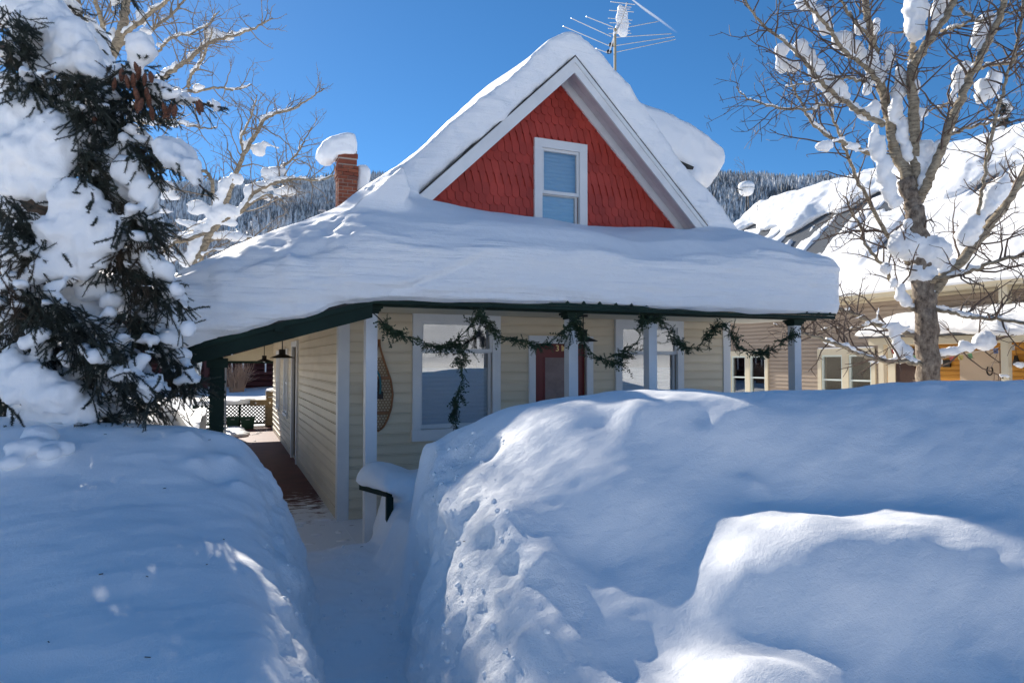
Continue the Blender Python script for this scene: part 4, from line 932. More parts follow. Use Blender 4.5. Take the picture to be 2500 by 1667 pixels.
def twigs(mb, path, rad, r, density, L0, level, lift=0.02, side=None, t0=0.15):
    """side shoots along a limb, each with its own shoots"""
    seg = np.linalg.norm(np.diff(path, axis=0), axis=1); tot = seg.sum(); n = int(tot * density)
    cum = np.concatenate([[0], np.cumsum(seg)]) / tot
    for _ in range(n):
        u = t0 + (1 - t0) * r.random() ** 0.8; p = np.array([np.interp(u, cum, path[:, k]) for k in range(3)]); i = min(int(u * (len(path) - 1)), len(path) - 2)
        t = unit(path[i + 1] - path[i]); a = unit(np.cross(t, r.normal(size=3))); d = unit(t * r.uniform(0.25, 0.9) + a + np.array([0, 0, 0.25]))
        L = L0 * r.uniform(0.35, 1.0) * (1.1 - 0.5 * u); r0 = min(rad[i] * 0.65, 0.011 + 0.008 * L) if level > 1 else min(rad[i] * 0.8, 0.0075)
        nseg = max(3, int(L / 0.16)); q = wander(p, d, L, nseg, 0.22, r, lift)
        rr = np.linspace(r0, max(0.004, r0 * 0.35), len(q)); V, F = tube(q, rr, 4 if level > 1 else 3, False); mb.raw(V, F)
        if level > 1: twigs(mb, q, rr, r, 6.5, L * 0.55, level - 1, lift, t0=0.2)
def tree_from_limbs(name, label, limbs, d, seed, tw_density, tw_len, mats, base=None, thick=1.0, dvar=1.0, levels=2, trunk_n=1, tw_mat=None):
    """limbs: (points in photo pixels, start radius px, end radius px); first one(s) the trunk"""
    r = np.random.default_rng(seed)
    t = thing(name, label, 'tree', tuple(at(*limbs[0][0][0], d=d)[:2]) + (0.3,))
    o_ = np.array(t.location); tw = MB(); paths = []
    for k, (pts, r0, r1) in enumerate(limbs):
        dd = d if k < trunk_n else d + r.uniform(-dvar, dvar)
        n = len(pts); ds = np.full(n, float(d)) if k < trunk_n else d + (dd - d) * np.linspace(0.0, 1, n)
        P3 = np.array([at(x, y, d=q) for (x, y), q in zip(pts, ds)]); m_ = max(8, 5 * n); path = interp_path(P3, m_)
        path = path + 0.012 * r.normal(size=path.shape) * (np.arange(m_) > 0)[:, None]
        rad = np.linspace(r0, r1, m_) * d / FPX * thick
        mb = MB(); sides = 12 if k < trunk_n else 7
        V, F = tube(path, rad, sides)
        if k < trunk_n: V = V + (fbm(V * 5, 3) * rad.mean() * 0.18)[:, None] * unit(r.normal(size=3)) * 0 + (V - path[np.clip(np.arange(len(V)) // sides, 0, m_ - 1)]) * (0.12 * fbm(V * (9, 9, 4), 3))[:, None]
        mb.raw(V - o_, F); obj('trunk' if k < trunk_n else 'limb', mb.mesh('limb', True), M[mats[0] if k < trunk_n else mats[1]], t)
        paths.append((path, rad))
        if tw_density: twigs(tw, path, rad, r, tw_density * (0.25 if k < trunk_n else 1), tw_len, levels, t0=0.55 if k < trunk_n else 0.15)
    if tw.n:
        tw.V = [v - o_ for v in tw.V]; tag(tw.build('twigs', M[tw_mat or 'twig'], t), kind='stuff')
    return t, paths
def pads(name, label, spots, d, voxel, lump, m='snow_tree', flat=0.55, seed=1, paths=()):
    """lodged snow: (x, y, half width px, half height px, tilt degrees) in photo pixels"""
    mb = MB(); r = np.random.default_rng(seed)
    for s in spots:
        x, y, a, b, tilt = s[:5]; dd = s[5] if len(s) > 5 else d
        c = at(x, y, d=dd); k = dd / FPX; th = R(tilt); ux = _r * math.cos(th) - _u * math.sin(th); uy = _r * math.sin(th) + _u * math.cos(th)
        V, F = ico(2); V = V * (1 + 0.10 * fbm(V * 1.7 + r.uniform(0, 50), 2))[:, None]
        V = V[:, :1] * ux * a * k * 1.1 + V[:, 1:2] * uy * b * k * 1.1 + V[:, 2:3] * _h * max(min(a, b) * 1.0, 4) * k
        mb.raw(c + V, F)
    for path, rad in paths:                                   # ridges of snow along the upper side of the limbs
        t, _, _ = frames(path); k = 1
        while k < len(path) - 1:
            run = r.integers(1, 5); on = r.random() < (0.72 if d < 14 else 0.85) * (1 - t[k, 2] ** 2) + 0.12
            for j in range(k, min(k + run, len(path) - 1)):
                if not on: break
                seg = np.linalg.norm(path[j + 1] - path[j]); n_ = max(1, int(seg / (rad[j] * 0.9 + 0.02)))
                for q in range(n_):
                    c = path[j] + (path[j + 1] - path[j]) * (q + r.random() * 0.5) / n_; rr = (rad[j] * r.uniform(0.75, 1.05) + 0.018) * (1 if d < 14 else 1.5); V, F = ico(1); sx = unit(np.cross(t[j], (0, 0, 1)) + 1e-6); up_ = unit(np.cross(sx, t[j])); mb.raw(c + up_ * (rad[j] * 0.55 + rr * 0.35) + V[:, :1] * sx * rr * 0.9 + V[:, 1:2] * t[j] * rr * 1.5 + V[:, 2:3] * up_ * rr * r.uniform(0.6, 1.0), F)
            k += run
    V, F = remesh(mb, voxel, 2); N = normals(V, F)
    V = V + N * (lump * (fbm(V * 0.16 / lump + 3, 3)) + lump * 0.5 * fbm(V * 0.5 / lump, 2))[:, None]
    return tag(obj(name, smooth(mesh_np(name, V, F)), M[m]), label, 'snow', kind='stuff')
def c5(pts): return [(1700 + x / 2.614, y / 2.614) for x, y in pts]
def c6(pts): return [(1700 + x / 2.614, 500 + y / 2.614) for x, y in pts]
# ---- the big tree at the right, before the tan house
DT = 11.6
limbs = [([(2270, 1010), (2268, 935), (2264, 860), (2258, 760), (2252, 690), (2246, 610), (2238, 545), (2226, 490), (2208, 440)], 28, 19),
         (c5([(1370, 1250), (1325, 1090), (1265, 950), (1235, 800), (1195, 600), (1150, 420), (1120, 250), (1085, 80), (1065, -60), (1040, -220)]), 15, 7),
         (c5([(1400, 1230), (1398, 1000), (1388, 800), (1372, 600), (1380, 430), (1440, 330), (1540, 180), (1620, 50), (1680, -80), (1720, -200)]), 14, 7),
         (c5([(1375, 520), (1372, 380), (1385, 270), (1400, 120), (1410, -60)]), 8, 4),
         (c5([(1410, 1280), (1450, 1220), (1510, 1080), (1590, 880), (1680, 640), (1760, 460), (1850, 300), (1920, 150), (1970, 0), (2010, -150)]), 12, 6),
         (c5([(1190, 800), (1130, 760), (1040, 710), (940, 645), (860, 580), (780, 500), (700, 400), (640, 340), (560, 260), (430, 170), (340, 50), (280, -60)]), 7, 2.2),
         (c5([(1270, 1000), (1130, 985), (960, 920), (850, 870), (740, 770), (650, 620), (600, 500), (560, 420)]), 6, 1.6),
         (c5([(1195, 570), (1080, 430), (980, 360), (890, 250), (840, 170), (760, 90), (700, 20), (640, -70)]), 6, 2.5),
         ([(2258, 745), (2297, 684), (2331, 653), (2373, 607), (2411, 557), (2446, 511), (2485, 450), (2530, 370)], 14, 9),
         ([(2243, 714), (2232, 660), (2209, 634), (2167, 577), (2132, 515), (2105, 459), (2075, 394), (2052, 337), (2025, 260), (2000, 205)], 7, 2),
         ([(2258, 830), (2224, 817), (2178, 802), (2132, 789), (2086, 766), (2037, 752), (1995, 742)], 8, 4),
         ([(2258, 890), (2224, 884), (2159, 882), (2121, 871), (2063, 848), (2025, 833), (1983, 821), (1940, 812)], 6, 3),
         ([(2262, 748), (2312, 760), (2358, 772), (2408, 777), (2465, 783), (2540, 800)], 5, 3),
         ([(2247, 699), (2281, 684), (2327, 672), (2381, 661), (2408, 645), (2500, 622), (2560, 600)], 6, 3.5),
         ([(2272, 885), (2300, 868), (2331, 860), (2381, 845), (2431, 826), (2500, 798), (2560, 770)], 7, 4),
         ([(2380, 560), (2389, 509), (2400, 451), (2415, 363), (2435, 268), (2461, 184), (2485, 90), (2500, 0)], 4.5, 3),
         ([(2250, 770), (2220, 745), (2178, 691), (2151, 645), (2113, 599), (2102, 561), (2083, 523), (2060, 480)], 6, 1.8),
         ([(2130, 790), (2080, 805), (2030, 800), (1985, 815), (1930, 800), (1880, 790)], 2.5, 1.2),
         (c5([(1120, 250), (1000, 120), (930, 20), (880, -80)]), 4, 2), (c5([(1090, 530), (960, 500), (820, 510), (700, 540), (560, 560)]), 3.5, 1.2), (c5([(880, 660), (700, 700), (520, 690), (350, 640), (250, 560)]), 3.5, 1.2),
         (c5([(1750, 470), (1850, 420), (2000, 400), (2130, 290)]), 5, 3), (c5([(1590, 880), (1720, 820), (1850, 790), (2000, 740)]), 4, 2), (c5([(1690, 630), (1560, 680), (1440, 720)]), 3, 2),
         (c5([(1680, 50), (1800, 130), (1950, 90), (2100, 60)]), 4, 2), (c5([(1560, 200), (1680, 170), (1820, 110)]), 4, 2)]
tree_r, pr_ = tree_from_limbs('bare_tree', 'tall bare cottonwood with snow lodged in its forks before the tan house', limbs, DT, 11, 7.5, 1.35, ('bark', 'limb'), thick=1.0, dvar=1.3)
S = []
for x, y, a, b, t in ((690, 20, 62, 42, -15), (720, 0, 50, 30, 0), (800, 120, 48, 80, 25), (830, 180, 50, 45, 20), (930, 260, 60, 60, 45), (990, 320, 60, 55, 30), (1040, 350, 40, 45, 0), (1110, 390, 45, 70, 20), (1150, 470, 50, 65, 25), (545, 320, 42, 40, 40), (545, 400, 40, 58, 10), (620, 420, 40, 38, 30),
                      (660, 310, 50, 48, 30), (715, 350, 40, 40, 30), (770, 440, 52, 62, 40), (830, 510, 58, 75, 40), (890, 580, 62, 70, 45), (940, 620, 40, 40, 40), (1010, 680, 35, 28, 30), (1100, 720, 70, 45, 10), (1140, 680, 40, 40, 0),
                      (1400, 60, 68, 120, 0), (1395, 190, 60, 75, 0), (1560, 30, 50, 75, -30), (1530, 90, 30, 50, -20), (1850, 160, 62, 80, -20), (1810, 240, 45, 70, -20), (1700, 470, 48, 85, -20), (1690, 540, 50, 45, 0), (1850, 560, 70, 60, -40), (1900, 500, 50, 50, -50), (1820, 620, 40, 45, -20), (1425, 720, 48, 32, -15), (1640, 620, 20, 70, -15),
                      (800, 940, 45, 30, 10), (840, 925, 30, 20, -20), (1235, 360, 30, 90, -5), (1300, 520, 38, 90, 10), (1290, 600, 40, 60, 0), (1090, 560, 28, 60, -10), (1130, 860, 30, 70, -10), (1160, 950, 40, 90, -10), (1200, 1080, 45, 90, -15), (1235, 1200, 45, 90, -10), (1265, 1290, 40, 50, 0), (1270, 700, 40, 90, -10), (1310, 830, 38, 90, -10),
                      (1345, 960, 40, 80, -10), (1430, 960, 70, 70, 0), (1440, 1060, 60, 80, 15), (1420, 1150, 30, 50, 10), (1040, 180, 30, 50, 0), (1150, 170, 20, 60, 0), (1370, 1430, 55, 40, 0), (1440, 1390, 30, 25, 0), (1000, 930, 50, 16, 10), (1060, 960, 70, 14, 8), (900, 890, 50, 12, 15), (1750, 1460, 60, 120, -35), (1900, 1250, 60, 150, -30), (1330, 1530, 80, 60, 0)):
    S.append((1700 + x / 2.614, y / 2.614, a / 2.614, b / 2.614, -t))
for x, y, a, b, t in ((1390, 260, 170, 80, 0), (1500, 300, 110, 100, 0), (1440, 440, 90, 70, 0), (1490, 560, 45, 40, 0), (1130, 740, 60, 16, 18), (1230, 770, 70, 22, 12), (1310, 790, 60, 24, 8), (1050, 710, 50, 12, 22), (960, 665, 20, 14, 20), (830, 870, 30, 20, 15), (880, 890, 40, 14, 15), (1150, 985, 60, 18, 15), (1230, 995, 50, 16, 5), (1320, 940, 55, 60, 0), (1300, 990, 70, 20, 0),
                      (1280, 880, 25, 55, -20), (1250, 820, 20, 40, -20), (1300, 560, 30, 55, -20), (1340, 610, 25, 45, -25), (1250, 500, 22, 40, -25), (1210, 400, 30, 40, -20), (1560, 940, 60, 26, -5), (1650, 930, 60, 24, -8), (1730, 905, 55, 34, -20), (1840, 865, 65, 60, 0), (1560, 655, 55, 14, 8), (1640, 670, 60, 14, 12), (1760, 705, 60, 14, 5), (1850, 715, 50, 12, 5), (1520, 470, 60, 16, -10), (1620, 440, 70, 16, -10), (1780, 395, 60, 18, -12),
                      (1985, 790, 70, 16, -25), (2060, 1020, 40, 26, 0), (1970, 1090, 45, 20, -20), (1160, 680, 14, 40, -10)):
    S.append((1700 + x / 2.614, 500 + y / 2.614, a / 2.614, b / 2.614, -t))
pads('lodged_snow', 'clumps of snow lodged along the limbs of the bare cottonwood at the right', S, DT, 0.034, 0.04, paths=pr_[1:])

def c1(pts): return [(x / 2.614, y / 2.614) for x, y in pts]
def c2(pts): return [(x / 2.614, 500 + y / 2.614) for x, y in pts]
limbs = [(c1([(590, 1700), (610, 1200), (630, 800), (655, 560), (690, 400), (750, 280), (790, 150), (805, 0), (815, -150)]), 15, 9),
         (c1([(640, 700), (560, 420), (520, 200), (500, 0), (490, -120)]), 9, 6),
         (c1([(640, 640), (800, 700), (920, 640), (1010, 530), (1100, 450), (1200, 380), (1300, 300), (1400, 250), (1530, 220), (1640, 170), (1740, 120)]), 8, 1.6),
         (c1([(700, 400), (660, 300), (650, 150), (610, 0), (590, -80)]), 7, 4), (c1([(780, 230), (860, 170), (950, 90), (1050, 20), (1110, -60)]), 6, 3), (c1([(760, 280), (900, 260), (1000, 170), (1100, 90), (1200, -20)]), 5, 2.5),
         (c1([(920, 640), (1100, 590), (1250, 585), (1400, 560), (1500, 575), (1610, 540)]), 5, 1.3), (c1([(850, 760), (950, 790), (1080, 780), (1200, 800), (1330, 820), (1390, 815)]), 5, 1.2), (c1([(1200, 560), (1230, 470), (1290, 380), (1330, 280), (1360, 180)]), 4, 1.3),
         (c1([(1010, 330), (1090, 250), (1200, 220), (1320, 160), (1400, 70)]), 3, 1.2), (c1([(640, 620), (520, 640), (380, 660), (250, 720)]), 4, 1.2), (c1([(600, 500), (480, 480), (350, 560), (220, 600)]), 4, 1.5)]
_, pr_ = tree_from_limbs('bare_tree', 'bare aspen rising behind the snowy spruce at the upper left', limbs, 16.0, 21, 5.0, 1.7, ('limb', 'limb'), dvar=1.5, tw_mat='twig_pale')
S = [(x / 2.614, y / 2.614, a / 2.614, b / 2.614, -t) for x, y, a, b, t in ((1350, 220, 50, 45, 0), (1440, 235, 60, 25, -10), (1010, 600, 60, 30, 10), (1060, 590, 55, 28, 5), (1170, 605, 45, 25, 0), (1270, 555, 45, 20, 0), (1100, 795, 60, 18, 0), (980, 790, 50, 14, 5), (900, 110, 30, 50, 20), (930, 200, 50, 25, 0), (1020, 290, 22, 20, 0), (330, 640, 45, 18, 10), (680, 370, 20, 40, 0), (720, 230, 22, 60, 0), (870, 750, 60, 30, 0))]
pads('lodged_snow', 'snow clumps on the limbs of the bare aspen behind the spruce', S, 16.0, 0.045, 0.04, paths=pr_[2:])
limbs = [(c2([(1180, 620), (1230, 480), (1270, 350), (1330, 200), (1390, 115)]), 11, 9),
         (c2([(1385, 120), (1480, 80), (1560, 20), (1640, -90), (1760, -140), (1860, -160)]) + c1([(1980, 1150), (2080, 1140), (2180, 1100)]), 7, 1.4),
         (c2([(1400, 110), (1450, -40), (1500, -190), (1560, -320), (1620, -430), (1680, -530), (1760, -580), (1870, -610), (1960, -670), (2070, -740)]), 7, 1.4),
         (c2([(1370, 140), (1340, -180), (1230, -210), (1100, -230), (1010, -235)]), 5, 2.5), (c2([(1350, 170), (1220, 215), (1110, 250), (1010, 320)]), 6, 3), (c2([(1400, 110), (1300, 130), (1190, 190), (1100, 240)]), 6, 4),
         (c2([(1340, 230), (1430, 215), (1560, 215), (1650, 210), (1740, 190)]), 4, 1.5), (c2([(1640, -90), (1740, -180), (1830, -260), (1900, -330), (1950, -420), (1990, -500)]), 4, 1.2), (c2([(1560, -320), (1540, -420), (1600, -560), (1640, -700)]), 3.5, 1.2),
         (c2([(1560, 20), (1700, -60), (1790, -40), (1830, -5)]), 3, 1), (c2([(1260, 380), (1330, 300), (1450, 290), (1560, 330)]), 3, 1)]
_, pr_ = tree_from_limbs('bare_tree', 'bare aspen with snow-laden limbs between the spruce and the brick chimney', limbs, 19.5, 31, 5.0, 1.8, ('limb', 'limb'), dvar=1.5, tw_mat='twig_pale')
S = [(x / 2.614, y / 2.614, a / 2.614, b / 2.614, -t) for x, y, a, b, t in ((1400, 1260, 35, 70, -25), (1440, 1190, 45, 60, -40), (1510, 1140, 45, 38, -20), (1650, 960, 40, 40, -20), (1730, 930, 60, 14, -20), (1600, 1230, 45, 45, -30), (1680, 1190, 70, 28, -15), (1740, 1110, 75, 40, -5), (1800, 1100, 35, 30, 0), (1660, 1250, 90, 20, -20), (1810, 1215, 60, 26, 10), (1860, 1235, 30, 22, 20), (1280, 1340, 85, 30, 5), (1250, 1300, 60, 22, 5), (1450, 1350, 90, 45, -10), (1380, 1390, 60, 45, -10), (1070, 1200, 45, 45, 0), (1090, 1260, 70, 22, 0), (1250, 1440, 130, 26, -15), (1470, 1425, 40, 25, 0), (1220, 1500, 90, 20, -10), (1430, 1500, 70, 25, 0), (1510, 1510, 60, 30, 0), (1330, 1480, 30, 30, 0), (1240, 1580, 40, 70, -20), (1190, 1660, 40, 50, -25), (1100, 1650, 50, 22, 10), (1060, 1600, 50, 25, 0), (1050, 1350, 60, 16, 0))]
pads('lodged_snow', 'snow pillows on the limbs of the bare aspen left of the chimney', S, 19.5, 0.05, 0.045, paths=pr_)
# small leafless saplings against the far wood
def sapling(name, label, px, py0, py1, d, seed, n=4, spread=0.35):
    r = np.random.default_rng(seed); b = at(px, py0, d=d); h = (py0 - py1) * d / FPX
    t = thing(name, label, 'tree', b, 'saplings against the far wood'); mb = MB(); path = wander((0, 0, 0), (0.02, 0, 1), h, 9, 0.05, r, 0.05); rad = np.linspace(0.02 * h / 2, 0.006, 10)
    mb.tube(path, rad, 5); mb.build('trunk', M['twig_pale'], t); tw = MB(); twigs(tw, path, rad, r, 5.0 / max(h / 3, 1), h * 0.32, 2, 0.12, t0=0.12); tag(tw.build('twigs', M['twig_pale'], t), kind='stuff')
sapling('sapling', 'thin bare sapling against the sky left of the aspen with laden limbs', 545, 520, 345, 24, 5)
sapling('sapling', 'faint bare sapling rising behind the snowy satellite dish', 1828, 520, 375, 30, 6)
sapling('sapling', 'small bare sapling beside the left end of the neighbour roof', 1850, 560, 480, 22, 8)

# ---- spruce
M['needle'] = mat('spruce_needles', (0.018, 0.030, 0.026), 0.6, build=lambda t, b: (t.links.new(ramp(t, (lambda n: (t.links.new(wcoords(t), n.inputs['Vector']), n.outputs[0])[1])(nn(t, 'ShaderNodeTexNoise', Scale=2.5, Detail=3.0)), [(0.35, (0.026, 0.034, 0.03)), (0.55, (0.040, 0.050, 0.038)), (0.72, (0.075, 0.050, 0.032))]), b.inputs['Base Color'])))
M['spruce_bark'] = bark_mat('spruce_bark', (0.08, 0.055, 0.04), (0.13, 0.10, 0.08), (0.02, 0.015, 0.012))
def needle_unit(r, L=0.11, n=92):
    V, F = [], []
    for k in range(n):
        z = L * (k + r.random()) / n; a = r.uniform(0, 2 * np.pi); o = np.array([math.cos(a), math.sin(a), 0]); tip = np.array([0, 0, z]) + o * 0.0165 + (0, 0, 0.010); s = np.array([-math.sin(a), math.cos(a), 0]) * 0.0018
        i = len(V); V += [np.array([0, 0, z]) + s, np.array([0, 0, z]) - s, tip]; F.append((i, i + 1, i + 2))
    i = len(V); rr = 0.003
    for zz in (0, L):
        for k in range(3): V.append((rr * math.cos(k * 2.1), rr * math.sin(k * 2.1), zz))
    F += [(i, i + 1, i + 4), (i, i + 4, i + 3), (i + 1, i + 2, i + 5), (i + 1, i + 5, i + 4), (i + 2, i, i + 3), (i + 2, i + 3, i + 5)]
    return np.array(V), np.array(F)
rs = np.random.default_rng(77)
NU = [needle_unit(rs) for _ in range(4)]
class Needles:
    def __init__(s): s.P, s.D, s.S = [], [], []
    def add(s, p, d, sc=1.0): s.P.append(p); s.D.append(d); s.S.append(sc)
    def shoot(s, p, d, L, droop=0.12, r=rs):
        n = max(1, int(round(L / 0.10))); d = unit(d); p = np.array(p, float)
        for k in range(n):
            s.add(p, d, 0.75 + 0.45 * r.random()); p = p + d * 0.10; d = unit(d + (0, 0, -droop) + r.normal(size=3) * 0.08)
        return p
    def mesh(s, name, off):
        P = np.array(s.P) - off; D = np.array(s.D); S = np.array(s.S); ref = np.where(np.abs(D[:, 2:3]) < 0.9, [[0, 0, 1.0]], [[1.0, 0, 0]])
        X = np.cross(ref, D); X /= np.linalg.norm(X, axis=1)[:, None]; Y = np.cross(D, X); Vs, Fs, n0 = [], [], 0
        ch = np.arange(len(P)) % len(NU)
        for u in range(len(NU)):
            i = np.where(ch == u)[0]; V, F = NU[u]; W = (V[None, :, 0:1] * X[i, None] + V[None, :, 1:2] * Y[i, None] + V[None, :, 2:3] * D[i, None]) * S[i, None, None] + P[i, None]
            Vs.append(W.reshape(-1, 3)); Fs.append((F[None] + (np.arange(len(i)) * len(V))[:, None, None] + n0).reshape(-1, 3)); n0 += len(i) * len(V)
        return mesh_np(name, np.concatenate(Vs), np.concatenate(Fs))
tr_b = at(70, 700, d=6.4); TX, TY = tr_b[0], tr_b[1]
spruce = thing('spruce_tree', 'big snow-laden spruce with hanging brown cones at the left edge', 'tree', (TX, TY, 0.7)); so = np.array(spruce.location)
path = np.array([(TX, TY, 0.2), (TX + .03, TY, 2), (TX, TY + .05, 4), (TX + 0.02, TY, 6), (TX, TY, 8.6)]); tp = interp_path(path, 24)
MB().raw(tube(tp, np.linspace(0.2, 0.02, 24), 12)[0] - so, tube(tp, np.linspace(0.2, 0.02, 24), 12)[1]).build('trunk', M['spruce_bark'], spruce, True)
ND = Needles(); snow = MB(); wood = MB()
def bough(path, width, r, dens=10.0, snow_r=0.10, snow_from=0.2, snow_gap=0.25, hang=0.5, snow_to=0.95):
    L = np.linalg.norm(np.diff(path, axis=0), axis=1).sum(); n = max(10, int(L / 0.05)); q = interp_path(path, n); rad = np.linspace(0.022, 0.006, n); wood.tube(q, rad, 5)
    t, _, _ = frames(q)
    for k in range(2, n):
        u = k / n; sx = unit(np.cross(t[k], (0, 0, 1)))
        m_ = r.poisson(dens * 0.05 * 2)
        for _ in range(m_):
            sgn = r.choice((-1, 1)); w_ = width * (1.05 - u * 0.75) * r.uniform(0.45, 1.0)
            d = unit(t[k] * r.uniform(0.5, 1.1) + sx * sgn * r.uniform(0.5, 1.0) + (0, 0, r.uniform(-0.35, 0.1)))
            e = ND.shoot(q[k], d, w_, 0.14, r)
            # shoots on the shoot, hanging
            for v in np.arange(0.08, w_, 0.09):
                if r.random() < 0.75:
                    dd = unit(d + unit(np.cross(d, (0, 0, 1))) * r.choice((-1, 1)) * r.uniform(0.5, 1.2) + (0, 0, -r.uniform(0.1, hang * 2))); ND.shoot(q[k] + d * v, dd, r.uniform(0.08, 0.26) * (0.5 + width * 1.6), 0.18, r)
    ND.shoot(q[-1], t[-1], 0.12, 0.05, r)
    # snow lying on it
    k = int(n * snow_from)
    while snow_r > 0 and k < n * snow_to:
        u = k / n; rr = snow_r * (1.15 - 0.6 * u) * r.uniform(0.75, 1.25)
        if r.random() > snow_gap:
            V, F = ico(2); sx = unit(np.cross(t[k], (0, 0, 1))); sz = np.cross(sx, t[k]); V = V * (1 + 0.12 * fbm(V * 1.5 + r.uniform(0, 60), 2))[:, None]
            V = V[:, :1] * sx * rr * r.uniform(1.0, 1.6) + V[:, 1:2] * t[k] * rr * 1.3 + V[:, 2:3] * sz * rr * 0.75; snow.raw(q[k] + V + (0, 0, rr * 0.55), F)
        k += max(1, int(rr / 0.05 * 0.9))
rb = np.random.default_rng(5)
def tb(pts, d0, d1, width, **kw):
    ds = np.linspace(d0, d1, len(pts)); bough(np.array([at(x, y, d=d_) for (x, y), d_ in zip(pts, ds)]), width, rb, **kw)
# boughs read off the photograph
tb([(60, 10), (130, 90), (200, 160), (245, 200)], 6.0, 5.4, 0.30, snow_r=0.16, snow_gap=0.1)
tb([(40, -60), (100, 10), (150, 60)], 6.0, 5.6, 0.3, snow_r=0.14)
tb([(0, 110), (60, 150), (110, 200), (130, 235)], 5.8, 5.3, 0.28, snow_r=0.06)
tb([(150, 300), (240, 220), (310, 180), (345, 150)], 5.9, 5.3, 0.30, snow_r=0.04, snow_gap=0.5, hang=0.9)
tb([(230, 190), (300, 185), (360, 200), (400, 215)], 5.7, 5.2, 0.26, snow_r=0.05, snow_gap=0.4, hang=0.9)
tb([(290, 240), (380, 235), (450, 245), (500, 255), (535, 262)], 5.6, 5.2, 0.20, snow_r=0.045, snow_gap=0.4, dens=10, hang=0.6)
tb([(120, 230), (210, 255), (290, 310), (350, 350), (410, 385), (460, 425), (505, 470)], 5.9, 5.0, 0.20, snow_r=0.06, snow_gap=0.2, hang=0.7)
tb([(400, 380), (440, 400), (475, 430)], 5.2, 5.0, 0.16, snow_r=0.10, snow_gap=0.1)
tb([(150, 260), (200, 300), (250, 340)], 5.8, 5.5, 0.3, snow_r=0.09)
tb([(140, 380), (210, 420), (270, 470), (330, 520), (375, 570)], 5.9, 5.2, 0.30, snow_r=0.11, snow_gap=0.15, hang=0.9)
tb([(170, 440), (240, 480), (300, 500), (370, 490), (390, 540)], 5.8, 5.3, 0.26, snow_r=0.05, hang=1.0)
tb([(0, 470), (40, 530), (90, 570), (130, 600)], 5.4, 5.0, 0.26, snow_r=0.05, hang=0.8)
tb([(20, 560), (60, 600), (95, 640)], 5.2, 4.9, 0.25, snow_r=0.04, hang=0.8)
tb([(200, 560), (280, 610), (340, 660), (400, 700), (460, 760)], 5.7, 5.1, 0.24, snow_r=0.10, snow_gap=0.15, hang=0.9)
tb([(230, 590), (290, 600), (330, 640), (350, 690)], 5.7, 5.4, 0.26, snow_r=0.05, hang=0.9)
tb([(220, 660), (300, 730), (350, 790), (410, 850), (450, 890), (476, 936)], 5.7, 5.1, 0.24, snow_r=0.07, snow_gap=0.3, hang=0.9)
tb([(0, 660), (60, 710), (120, 740), (180, 790), (230, 850)], 5.4, 4.9, 0.32, snow_r=0.09, snow_gap=0.2, hang=0.7)
tb([(130, 700), (200, 750), (270, 825), (325, 883), (370, 930), (400, 962)], 5.5, 4.9, 0.26, snow_r=0.085, snow_gap=0.15, hang=0.8)
tb([(0, 740), (70, 800), (150, 860), (220, 920), (280, 965), (338, 1000)], 5.3, 4.8, 0.30, snow_r=0.07, snow_gap=0.35, hang=0.7)
tb([(20, 830), (90, 880), (160, 930), (220, 980), (260, 1010)], 5.2, 4.9, 0.30, snow_r=0.08, hang=0.6)
tb([(0, 700), (40, 760), (90, 830), (110, 900)], 5.1, 4.8, 0.30, snow_r=0.07, hang=0.7)
tb([(0, 900), (40, 950), (70, 1000)], 5.2, 4.9, 0.28, snow_r=0.05, hang=0.6)
tb([(250, 680), (330, 720), (390, 760), (430, 830)], 5.9, 5.5, 0.22, snow_r=0.09, hang=0.8)
tb([(300, 800), (370, 850), (420, 920), (440, 960)], 5.8, 5.4, 0.2, snow_r=0.05, hang=0.8)
# the rest of the crown, round the trunk
for k in range(78):
    z = 0.9 + 6.9 * (k + rb.random()) / 78; a = k * 2.4 + rb.uniform(-.3, .3); Lr = 1.9 * (1 - z / 9.2) + 0.15
    dirn = np.array([math.cos(a), math.sin(a), 0.12]); b0 = np.array([TX, TY, z])
    e = b0 + dirn * Lr; 
    if pix(e)[0] > 330 and Lr > 0.9: Lr *= 0.7
    pts = np.array([b0, b0 + dirn * Lr * 0.5 + (0, 0, -0.05), b0 + dirn * Lr * 0.85 + (0, 0, -0.28), b0 + dirn * Lr + (0, 0, -0.48)])
    bough(pts, 0.30, rb, dens=6 if dirn @ -_h > 0.2 else 15, snow_r=0.085, snow_gap=0.4, hang=0.9)
